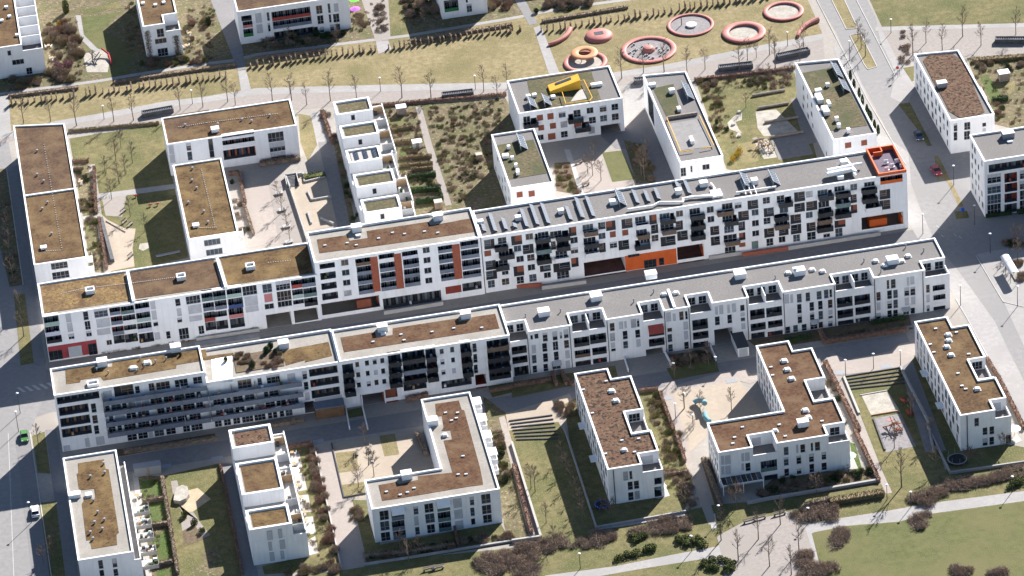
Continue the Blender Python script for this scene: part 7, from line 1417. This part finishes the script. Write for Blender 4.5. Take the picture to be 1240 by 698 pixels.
for c, pts, lb in ((r62, [(178, 222), (235, 210), (275, 180), (280, 148)], 'curved pink tube bench tapering over the meadow'), (r93, [(145, 182), (150, 150), (190, 120), (242, 102)], 'curved pink tube slide beside the sand ring')):
    pp = [P(*c(x, y)) for x, y in pts]; o_ = pp[0]; q = MB(); n = 14; cur = []
    for i in range(n+1):
        t = i/n; A_ = [pp[0].lerp(pp[1], t), pp[1].lerp(pp[2], t), pp[2].lerp(pp[3], t)]; B2 = [A_[0].lerp(A_[1], t), A_[1].lerp(A_[2], t)]; cur.append(B2[0].lerp(B2[1], t)-o_+Vector((0, 0, .45)))
    for i in range(n): q.bar(cur[i], cur[i+1], .45+.35*i/n, .45+.35*(i+1)/n, 10)
    tag(obj('tube_bench', q.mesh('tube_bench', ['ring_pink']), None, (o_.x, o_.y, .02)), lb, 'play tube')
# ------------------------------------------------------------------ dark concrete vents on the promenade
def trough(c, x0, y0, x1, y1):
    a, b = P(*c(x0, y0)), P(*c(x1, y1)); L = (b-a).length; e = thing('ventilation_trough', 'long dark concrete ventilation box on the gravel promenade', 'concrete box', (a.x, a.y, .02), math.atan2(b.y-a.y, b.x-a.x), 'dark promenade boxes')
    q = MB(); q.box(0, 0, 0, L, .25, 1.3); q.box(0, .25, 0, .25, 1.9, 1.3); q.box(L-.25, .25, 0, L, 1.9, 1.3); q.box(.25, 1.65, 0, L-.25, 1.9, 1.3); obj('casing', q.mesh('casing', ['concrete_dark']), e)
    q = MB()
    for k in range(int(L/.45)): q.box(.3+k*.45, .25, 1.0, .42+k*.45, 1.65, 1.08)
    obj('grating', q.mesh('grating', ['metal_mid']), e); obj('base', MB().box(.25, .25, 0, L-.25, 1.65, .9).mesh('base', ['concrete_dark']), e)
for a_ in ((r00, 690, 572, 840, 545), (r31, 900, 482, 1052, 465), (r62, 1000, 350, 1165, 332), (r93, 50, 295, 205, 262), (r93, 1095, 213, 1245, 213), (r62, 590, 412, 640, 408)): trough(*a_)
# ------------------------------------------------------------------ lamps
def lamp_parts(H):
    q = MB(); q.bar((0, 0, 0), (0, 0, H), .09, .06, 6); h = MB(); h.lathe([(.05, 0), (.26, .08), (.34, .16), (.2, .26), (.01, .3)], 12); return q.mesh('pole', ['metal_dark']), h.mesh('lamp_head', ['lamp_white'])
LP = {4: lamp_parts(3.9), 7: lamp_parts(5.4)}
def lamp(c, x, y, kind, label, group):
    p = P(*c(x, y)); e = thing('street_lamp', label, 'lamp', (p.x, p.y, .02), 0, group); obj('pole', LP[kind][0], e); obj('lamp_head', LP[kind][1], e, (0, 0, 3.9 if kind == 4 else 5.4))
for c, x, y in ((v93, 195, 442), (v93, 690, 364), (v93, 1180, 290), (v62, 330, 662), (v62, 868, 577), (v93, 575, 330)): lamp(c, x, y, 4, 'white-headed park lamp beside the curving southern path', 'southern park lamps')
for c, x, y in ((r00, 503, 577), (r00, 930, 502), (r31, 602, 442), (r31, 1060, 432), (r31, 165, 455), (r93, 95, 222), (r93, 594, 160)): lamp(c, x, y, 4, 'slim lamp along the gravel promenade', 'promenade lamps')
for c, x, y in ((s93, 897, 197), (s93, 1073, 527), (s93, 748, 432), (s93, 998, 390), (u93, 930, 80), (u93, 1205, 85), (r93, 395, 290)): lamp(c, x, y, 7, 'tall street lamp along the eastern avenue', 'avenue lamps')
for c, x, y in ((u00, 98, 600), (u00, 90, 690), (v00, 152, 440)): lamp(c, x, y, 7, 'tall street lamp by the western crossing', 'western lamps')
for c, x, y in ((u62, 833, 575), (u62, 790, 625), (u62, 875, 680), (u93, 375, 415), (u93, 510, 385), (u93, 640, 370), (v62, 1000, 430), (u62, 985, 400), (u62, 783, 430), (v31, 570, 215)): lamp(c, x, y, 4, 'slim dark courtyard lamp among the southern blocks', 'southern courtyard lamps')
# road signs and posts
p = P(*r93(626, 375)); e = thing('road_sign', 'red round road sign on a post at the avenue junction', 'sign', (p.x, p.y, .02)); obj('post', MB().bar((0, 0, 0), (0, 0, 2.6), .05, n=6).mesh('post', ['metal_mid']), e)
q = MB(); q.bar((0, -.08, 2.9), (0, .0, 2.9), .42, n=14); obj('plate', q.mesh('plate', ['red_bright']), e)
p = P(*s93(940, 338)); e = thing('parking_meter', 'small blue box post at the end of the verge', 'post box', (p.x, p.y, .04)); obj('post', MB().bar((0, 0, 0), (0, 0, 1.0), .06, n=6).mesh('post', ['metal_dark']), e); obj('box', MB().box(-.4, -.3, .8, .4, .3, 1.7).mesh('box', ['blue_paint']), e)
# columnar young evergreens along the pavement of the avenue
q = MB(); r = random.Random(8)
for i in range(500):
    z = r.uniform(.05, 2.6); a = r.uniform(0, 6.28); R = .38*math.sin(min(1, (2.75-z)/1.6)*1.5)*r.uniform(.7, 1.05); pz_ = Vector((R*math.cos(a), R*math.sin(a), z)); u = (rv(r)+Vector((0, 0, .8))).normalized()*.14; k = u.cross(rv(r)).normalized()*.06; q.quad(pz_-u-k, pz_+u-k, pz_+u+k, pz_-u+k)
cyp = q.mesh('foliage', ['leaf_dark'])
for x, y in ((615, 210), (645, 280), (688, 355), (715, 420), (752, 490), (770, 530), (785, 555), (815, 615), (845, 660)):
    p = P(*ctx(940, 65)(x, y)); tag(obj('columnar_shrub', cyp, None, (p.x, p.y, .02), r.uniform(0, 6), (1, 1, r.uniform(.8, 1.1))), 'slim dark columnar shrub beside the avenue pavement', 'shrub', 'columnar shrubs by the avenue')
# ------------------------------------------------------------------ cars
def car(p, ang, paint, label, van=False):
    e = thing('parked_car', label, 'car', (p.x, p.y, .03), ang); L, W, Hh = 4.3, 1.78, 1.48
    prof = [(0, .35), (.1, .72), (1.1, .92), (1.15, .92), (3.65, .98), (4.2, .9), (4.3, .55), (4.28, .32), (3.95, .25), (.3, .25)]
    q = MB(); n = len(prof)
    for s in (0, 1):
        pts = [(x-L/2, (-W/2 if s else W/2), z) for x, z in prof]; q.poly(pts if s else list(reversed(pts)))
    for k in range(n):
        (x0, z0), (x1, z1) = prof[k], prof[(k+1) % n]; q.quad((x0-L/2, W/2, z0), (x1-L/2, W/2, z1), (x1-L/2, -W/2, z1), (x0-L/2, -W/2, z0))
    obj('body', q.mesh('body', [paint]), e)
    q = MB(); w0, w1 = W/2-.06, W/2-.24; a = [(-1.05, .95), (-.25, 1.42), (1.25, 1.42), (1.75, .98)]
    for s in (-1, 1):
        pts = [(a[0][0], s*w0, a[0][1]), (a[1][0], s*w1, a[1][1]), (a[2][0], s*w1, a[2][1]), (a[3][0], s*w0, a[3][1])]; q.poly(pts if s < 0 else list(reversed(pts)), 0)
    q.quad((a[0][0], w0, a[0][1]), (a[1][0], w1, a[1][1]), (a[1][0], -w1, a[1][1]), (a[0][0], -w0, a[0][1]), 0); q.quad((a[3][0], -w0, a[3][1]), (a[2][0], -w1, a[2][1]), (a[2][0], w1, a[2][1]), (a[3][0], w0, a[3][1]), 0)
    obj('windows', q.mesh('windows', ['glass_dark']), e); obj('roof', MB().box(-.3, -w1-.02, 1.42, 1.3, w1+.02, 1.47).mesh('roof', [paint]), e)
    for x in (-1.35, 1.3):
        for s in (-1, 1):
            q = MB(); q.bar((x, s*(W/2-.2), .32), (x, s*(W/2+.01), .32), .32, n=12); wl_ = obj('wheel', q.mesh('wheel', ['tyre']), e); q = MB(); q.bar((x, s*(W/2), .32), (x, s*(W/2+.025), .32), .19, n=10); obj('rim', q.mesh('rim', ['metal_light']), wl_)
    for s in (-1, 1): obj('headlight', MB().box(-L/2+.02, s*.62-.18, .62, -L/2+.12, s*.62+.18, .76).mesh('headlight', ['lamp_white']), e); obj('tail_light', MB().box(L/2-.1, s*.66-.14, .7, L/2+.01, s*.66+.14, .86).mesh('tail_light', ['red_bright']), e)
    return e
V90 = math.pi/2
car(P(30, 531), V90, 'car_green', 'bright green car parked by the western verge'); car(P(43, 622), V90+math.pi, 'car_white', 'white car parked in the western bay'); car(P(1112.5, 167), V90, 'car_navy', 'dark blue car parked in the shade of the heather-roofed block'); car(P(1133.8, 209), V90+.08, 'car_red', 'dark red car parked at the verge of the avenue')
# ------------------------------------------------------------------ court furniture
def bench(c, x, y, rz, label, group, L=2.2):
    p = P(*c(x, y)); e = thing('bench', label, 'bench', (p.x, p.y, .03), rz, group)
    for k in range(3): obj('slat', cached(('sl', L), lambda: MB().box(-L/2, 0, .42, L/2, .14, .48).mesh('slat', ['wood_grey'])), e, (0, k*.17, 0))
    for s in (-1, 1): obj('leg', cached('bl', lambda: MB().box(-.06, 0, 0, .06, .5, .42).mesh('leg', ['metal_dark'])), e, (s*(L/2-.3), 0, 0))
    for k in range(2): obj('back_slat', cached(('bs', L), lambda: MB().box(-L/2, .5, .6, L/2, .55, .74).mesh('back_slat', ['wood_grey'])), e, (0, 0, k*.2))
for c, x, y in ((s00, 605, 380), (s00, 632, 395), (s00, 635, 545), (s00, 600, 330)): bench(c, x, y, .9, 'dark slatted bench at the sandy court between the slab blocks', 'western court benches')
for x, y in ((560, 85), (570, 130)): bench(v31, x, y, 1.4, 'slatted bench in the middle of the tan square', 'tan square benches', 2.8)
bench(v31, 495, 105, 1.4, 'blue-grey bench beside the dry lawn square', None, 2.4)
for x, y in ((325, 95), (360, 200)): bench(s62, x, y, .4, 'bench on the pink court beside the small block', 'pink court benches')
for c, x, y in ((v31, 840, 672), (v31, 880, 668), (v62, 1150, 440), (v62, 1200, 425), (v93, 60, 405)): bench(c, x, y, .15, 'dark bench at the edge of the southern park path', 'southern park benches', 3.0)
# dark canvas strip, pillars, see-saw in the western court
wall_thing(s00, [(490, 365), (545, 570)], .9, .9, 'concrete_dark', 'long dark trough wall beside the sandy play court', 'trough_wall'); wall_thing(s00, [(512, 372), (605, 425)], .25, .15, 'wood_grey', 'thin wooden balance beam on the sandy court', 'balance_beam', 'beam')
for x, y in ((655, 255), (725, 300), (760, 295)):
    p = P(*s00(x, y)); e = thing('spring_rider', 'small spring rider on the western lawn', 'play rider', (p.x, p.y, .02), 0, 'spring riders'); obj('spring', MB().bar((0, 0, 0), (0, 0, .4), .12, n=6).mesh('spring', ['metal_dark']), e); obj('seat', MB().box(-.5, -.15, .4, .5, .15, .7).mesh('seat', ['bal_red']), e); obj('handle', MB().bar((.2, -.25, .95), (.2, .25, .95), .04, n=5).bar((.2, 0, .7), (.2, 0, .95), .04, n=5).mesh('handle', ['metal_mid']), e)
p = P(*s00(812, 535)); e = thing('seesaw', 'grey play frame lying in the shade of the slab block', 'play frame', (p.x, p.y, .02), .1); obj('beam', MB().box(-3, -.4, .3, 3, .4, .5).mesh('beam', ['metal_mid']), e); obj('leg', MB().box(-2.8, -.3, 0, -2.5, .3, .3).mesh('leg', ['metal_dark']), e); obj('leg', MB().box(2.5, -.3, 0, 2.8, .3, .3).mesh('leg', ['metal_dark']), e)
# concrete court with seat walls in the pink yard
for pts, h in (([(145, 165), (165, 215)], .9), ([(165, 160), (222, 150)], .9), ([(250, 230), (270, 272), (365, 255)], .5), ([(250, 330), (268, 385)], .5), ([(315, 360), (375, 388)], .6), ([(228, 140), (235, 185), (335, 160)], .5)): wall_thing(s31, pts, h, .4, 'concrete', 'low concrete seat wall of the skating yard', 'seat_wall', 'wall', 'skating yard walls')
wall_thing(s31, [(145, 165), (245, 470)], 1.0, .06, 'metal_light', 'light railing along the gravel strip of the pink yard', 'railing', 'railing')
p = P(*s31(180, 205)); e = thing('stair_house', 'small concrete stair entrance in the yard by the terraced houses', 'stair house', (p.x, p.y, .02)); q = MB(); q.box(-1.6, 0, 0, -1.4, 5, 1.1); q.box(1.4, 0, 0, 1.6, 5, 1.1); q.box(-1.4, 4.8, 0, 1.4, 5, 1.1); obj('wall', q.mesh('wall', ['concrete_pale']), e)
for k in range(8): obj('step', cached('stp', lambda: MB().box(-1.4, 0, 0, 1.4, .5, .1).mesh('step', ['concrete_dark'])), e, (0, k*.55, .02+.09*k))
for x, y in ((112, 240), (128, 320), (148, 400), (160, 475)):
    p = P(*s31(x, y)); e = thing('tree_bench', 'square white bench block round a tree in the pink yard', 'bench', (p.x, p.y, .02), .2, 'tree benches'); obj('seat', MB().box(-1.0, -.7, .35, 1.0, .7, .5).mesh('seat', ['concrete']), e); obj('base', MB().box(-.8, -.5, 0, .8, .5, .35).mesh('base', ['concrete_dark']), e)
# teal tunnel slide, play frames, trampolines
pp = [P(*q23(x, y)) for x, y in ((1100, 345), (1130, 330), (1180, 350), (1190, 395))]; o_ = pp[0]; q = MB(); cur = []
for i in range(13):
    t = i/12; A_ = [pp[0].lerp(pp[1], t), pp[1].lerp(pp[2], t), pp[2].lerp(pp[3], t)]; B2 = [A_[0].lerp(A_[1], t), A_[1].lerp(A_[2], t)]; cur.append(B2[0].lerp(B2[1], t)-o_+Vector((0, 0, .6+1.4*t)))
for i in range(12): q.bar(cur[i], cur[i+1], .6, .6, 10)
e = thing('tube_slide', 'curved teal and white tube slide beside the paired block', 'slide', (o_.x, o_.y, .02)); obj('tube', q.mesh('tube', ['teal_paint']), e)
q = MB()
for i in range(1, 13, 3): q.bar((cur[i].x, cur[i].y, 0), (cur[i].x, cur[i].y, cur[i].z-.5), .07, n=5)
obj('support', q.mesh('support', ['metal_light']), e)
pp = [P(*q23(x, y)) for x, y in ((1185, 435), (1195, 475), (1225, 505))]; q = MB(); o_ = pp[0]
for a, b_ in zip(pp, pp[1:]): q.bar(a-o_+Vector((0, 0, .7)), b_-o_+Vector((0, 0, .7)), .6, n=10)
tag(obj('tube_slide', q.mesh('tube_slide', ['teal_paint']), None, (o_.x, o_.y, .02)), 'short second piece of the teal tube slide by the block corner', 'slide')
for c, x, y, rad, lb in ((q25b, 680, 610, 2.2, 'round black trampoline inside the low grey garden wall'), (q23b, 335, 575, 1.6, 'dark blue round trampoline in the shade of the notched block')):
    p = P(*c(x, y)); e = thing('trampoline', lb, 'trampoline', (p.x, p.y, .03)); q = MB(); q.lathe([(rad, .7), (rad-.25, .75), (rad-.25, .7)], 24); obj('rim', q.mesh('rim', ['blue_paint' if rad < 2 else 'metal_mid']), e); q = MB(); q.lathe([(rad-.24, .7), (.01, .66)], 24); obj('mat', q.mesh('mat', ['net_black']), e)
    for k in range(6): a = k*1.047; obj('leg', cached('tl', lambda: MB().bar((0, 0, 0), (0, 0, .7), .05, n=5).mesh('leg', ['metal_mid'])), e, ((rad-.1)*math.cos(a), (rad-.1)*math.sin(a), 0))
    q = MB()
    for k in range(8): a = k*.785; q.bar((rad*math.cos(a), rad*math.sin(a), .7), (rad*math.cos(a), rad*math.sin(a), 2.2 if rad > 2 else 1.2), .03, n=4)
    obj('net_post', q.mesh('net_post', ['metal_mid']), e)
def climber(c, x, y, label, mts, s=1.0):
    p = P(*c(x, y)); e = thing('jungle_gym', label, 'climbing frame', (p.x, p.y, .04), .4); r = random.Random(x); e.scale = (s, s, s)
    for k in range(7):
        a = Vector((r.uniform(-1.8, 1.8), r.uniform(-2.5, 2.5), 0)); b_ = Vector((r.uniform(-1.2, 1.2), r.uniform(-1.8, 1.8), r.uniform(1.8, 3.0))); obj('pole', MB().bar(a, b_, .11, .09, 6).mesh('pole', [mts[k % len(mts)]]), e)
    for k in range(3): obj('platform', MB().box(-.6, -.5, 0, .6, .5, .1).mesh('platform', [mts[k % len(mts)]]), e, (r.uniform(-.6, .6), -1.4+k*1.4, .8+k*.5))
climber(q25b, 165, 340, 'red and wooden climbing frame on the grey rubber court', ['brick_red', 'wood', 'ring_pink']); climber(r00, 465, 290, 'dark timber climbing frame on the sand by the red slide', ['metal_dark', 'wood_grey', 'concrete_dark'])
climber(ID, 930, 181, 'pile of crossed wooden climbing poles on pale sand', ['wood_grey', 'wood']); climber(ID, 920, 178, 'jumble of wooden poles on the pale play sand', ['wood_grey', 'wood'])
pp = [P(*r00(x, y)) for x, y in ((495, 262), (525, 275), (540, 315))]; o_ = pp[0]; q = MB()
for k, (a, b_) in enumerate(zip(pp, pp[1:])): q.bar(a-o_+Vector((0, 0, 1.6-k*.8)), b_-o_+Vector((0, 0, .9-k*.7)), .24, n=8)
tag(obj('slide', q.mesh('slide', ['red_bright']), None, (o_.x, o_.y, .02)), 'small bright red tube slide in the shaded sand playground', 'slide')
for c, pts, mt, lb in [(ID, p2, 'wood_grey', '') for p2 in ([(911, 117.5), (950.5, 110.5)], [(918, 132.5), (955, 126.5)], [(926, 149.5), (967, 143.5)], [(932, 168), (973, 161)], [(913, 171.5), (925, 169.5)])]:
    a, b_ = P(*c(*pts[0])), P(*c(*pts[1])); q = MB(); q.bar((0, 0, .35), b_-a+Vector((0, 0, .35)), .38, .33, 8); tag(obj('log', q.mesh('log', [mt]), None, (a.x, a.y, .02)), 'thick pale log lying in the playground garden', 'log', 'playground logs')
for x, y in ((1097, 545), (1068, 605), (1098, 660)):
    p = P(*r62(x, y)); q = MB(); q.lathe([(.01, .5), (.45, .45), (.5, .2), (.5, 0)], 10); tag(obj('boulder', q.mesh('boulder', ['concrete']), None, (p.x, p.y, .03)), 'small round stone on the winding sand path', 'stone', 'sand path stones')
for x, y in ((655, 545), (685, 605)):
    p = P(*u93(x, y)); q = MB(); q.lathe([(.01, 1.0), (.5, .9), (.7, .5), (.5, .05), (.01, 0)], 12); o = obj('play_ball', q.mesh('play_ball', ['red_dark']), None, (p.x, p.y, .03), .4, (.9, 1.8, 1)); tag(o, 'elongated red play pod in the shade beside the playground ramp', 'play pod', 'red play pods')
o_ = P(*v00(875, 330)); q = MB(); pl = [P(*v00(x, y), .9) for x, y in ((838, 332), (842, 300), (852, 270), (880, 258), (905, 266), (914, 300), (900, 322), (868, 336))]
q.prism(ccw([(p.x-o_.x, p.y-o_.y) for p in pl]), 0, .95); tag(obj('boulder', q.mesh('boulder', ['sand_pale']), None, (o_.x, o_.y, .04)), 'big pale angular slab rock at the edge of the golden sandpit', 'boulder')
wall_thing(u93, [(500, 612), (635, 590)], .3, .3, 'wood', 'timber edge between the sand pit and the rubber court', 'sand_edge', 'edging'); wall_thing(u93, [(510, 628), (565, 780)], .35, .35, 'concrete_dark', 'dark edge of the grey rubber court', 'court_edge', 'edging'); wall_thing(u93, [(445, 515), (575, 492)], .2, .25, 'concrete_pale', 'pale upper edge of the sand pit', 'sand_edge', 'edging')
# garden sheds and parasols
for c, x, y, w, d, h, mt, rf, lb in ((r31, 703, 548, 2.4, 2.0, 2.0, 'wood_grey', 'bal_lilac', 'small garden shed with a pale lilac roof in the kitchen gardens'), (t38, 858, 470, 2.2, 1.8, 1.8, 'metal_light', 'white_paint', 'little white greenhouse on a kitchen garden plot'), (s31, 882, 305, 1.8, 1.6, 1.8, 'wood', 'slab_pale', 'small shed with a pale roof beside the dark hedges'), (r93, 1138, 385, 2.6, 2.2, 2.2, 'wood_grey', 'metal_light', 'grey lean-to shed on the garden east of the heather-roofed block'), (s31, 1078, 70, 1.4, 1.2, 1.4, 'wood', 'sand_pale', 'small wooden hutch on the rough garden'),
                                     (v00, 715, 200, 6.0, 2.0, 2.2, 'metal_mid', 'metal_mid', 'long grey shed closing the green garden plots')):
    p = P(*c(x, y)); e = thing('garden_shed', lb, 'shed', (p.x, p.y, .03)); obj('body', MB().box(-w/2, -d/2, 0, w/2, d/2, h).mesh('body', [mt]), e); obj('roof', MB().box(-w/2-.15, -d/2-.15, h, w/2+.15, d/2+.15, h+.12).mesh('roof', [rf]), e); obj('door', MB().box(-.4, -d/2-.03, .05, .4, -d/2-.003, h-.15).mesh('door', ['wood_grey']), e)
def parasol(c, x, y, mt, label, group=None):
    p = P(*c(x, y)); e = thing('parasol', label, 'parasol', (p.x, p.y, .03), 0, group); obj('pole', MB().bar((0, 0, 0), (0, 0, 2.3), .04, n=6).mesh('pole', ['metal_mid']), e); q = MB(); q.lathe([(1.5, 1.95), (.02, 2.45)], 8); obj('canopy', q.mesh('canopy', [mt]), e)
parasol(v62, 715, 300, 'bal_mint', 'pale mint parasol on the corner terrace of the notched block'); parasol(v93, 395, 150, 'bal_mint', 'pale mint parasol beside the paired block'); parasol(v93, 1190, 20, 'white_fabric', 'white parasol beside the avenue block'); parasol(v31, 185, 225, 'white_fabric', 'round white parasol in the terraced-house gardens')
parasol(r31, 478, 30, 'lime', 'bright green parasol beside the wide white block'); parasol(r31, 482, 75, 'purple', 'purple parasol beside the wide white block')
# terrace furniture along the gardens of the southern houses
rf = random.Random(12)
for c, x, y in ((v31, 175, 110), (v31, 185, 165), (v31, 205, 270), (v31, 215, 330), (v31, 235, 400), (v31, 240, 440), (v62, 705, 290), (v93, 380, 170), (v00, 690, 640), (v00, 665, 320), (v00, 680, 420), (r00, 900, 230), (r00, 915, 170), (r00, 235, 230), (r00, 250, 290), (u62, 480, 545), (s00, 390, 190)):
    p = P(*c(x, y)); w_ = near(*c(x, y)); e = thing('garden_table', 'small garden table with two chairs by '+w_, 'table set', (p.x, p.y, .04), rf.uniform(0, 3), 'table sets by '+w_); obj('table_top', cached('tt', lambda: MB().box(-.6, -.4, .68, .6, .4, .74).mesh('table_top', ['wood'])), e); obj('leg', cached('tg', lambda: MB().box(-.06, -.06, 0, .06, .06, .68).mesh('leg', ['metal_dark'])), e)
    for s in (-1, 1): obj('chair', cached(('gc', s), lambda: MB().box(-.25, s*.75-.22, .4, .25, s*.75+.22, .46).box(-.25, s*.97-.03, .46, .25, s*.97+.03, .9).box(-.2, s*.75-.2, 0, -.12, s*.75+.2, .4).box(.12, s*.75-.2, 0, .2, s*.75+.2, .4).mesh('chair', ['white_fabric'])), e)
# service covers on the road
for c, x, y in ((u62, 1060, 445), (u93, 570, 375), (u93, 345, 405), (v00, 800, 168), (v00, 1050, 130), (v31, 300, 48), (u62, 740, 530)):
    p = P(*c(x, y)); struct('light_well_grate', MB().box(p.x-1.3, p.y-.8, .03, p.x+1.3, p.y+.8, .075).mesh('light_well_grate', ['metal_mid']))

# glass-roofed bus shelter on the pale pavement corner
a, b_ = P(1217, 322), P(1229, 343); e = thing('bus_shelter', 'white barrel-roofed shelter on the pale pavement corner', 'shelter', (a.x, a.y, .04), math.atan2(b_.y-a.y, b_.x-a.x)); L = (b_-a).length
q = MB(); n = 8; prev = None
for k in range(n+1):
    an = math.pi*k/n; c_ = (-1.1*math.cos(an), 2.5+.7*math.sin(an))
    if prev: q.quad((0, prev[0], prev[1]), (L, prev[0], prev[1]), (L, c_[0], c_[1]), (0, c_[0], c_[1]))
    prev = c_
obj('roof', q.mesh('roof', ['cap_grey']), e)
for x in (.2, L/2, L-.2):
    for y in (-1.05, 1.05): obj('post', cached('shp', lambda: MB().bar((0, 0, 0), (0, 0, 2.5), .06, n=6).mesh('post', ['metal_dark'])), e, (x, y, 0))
obj('seat', MB().box(1.0, .5, .42, L-1.0, .9, .5).mesh('seat', ['wood_grey']), e)
for k, (x, y) in enumerate(((1136, 275.5), (1141.5, 286.5), (1156.5, 285), (1163, 288))): sheet('road_marking', 'concrete_pale', 5, ID, [(x-2.5, y-1.2), (x-1.5, y-1.6), (x+2.5, y+1), (x+1.5, y+1.4)])
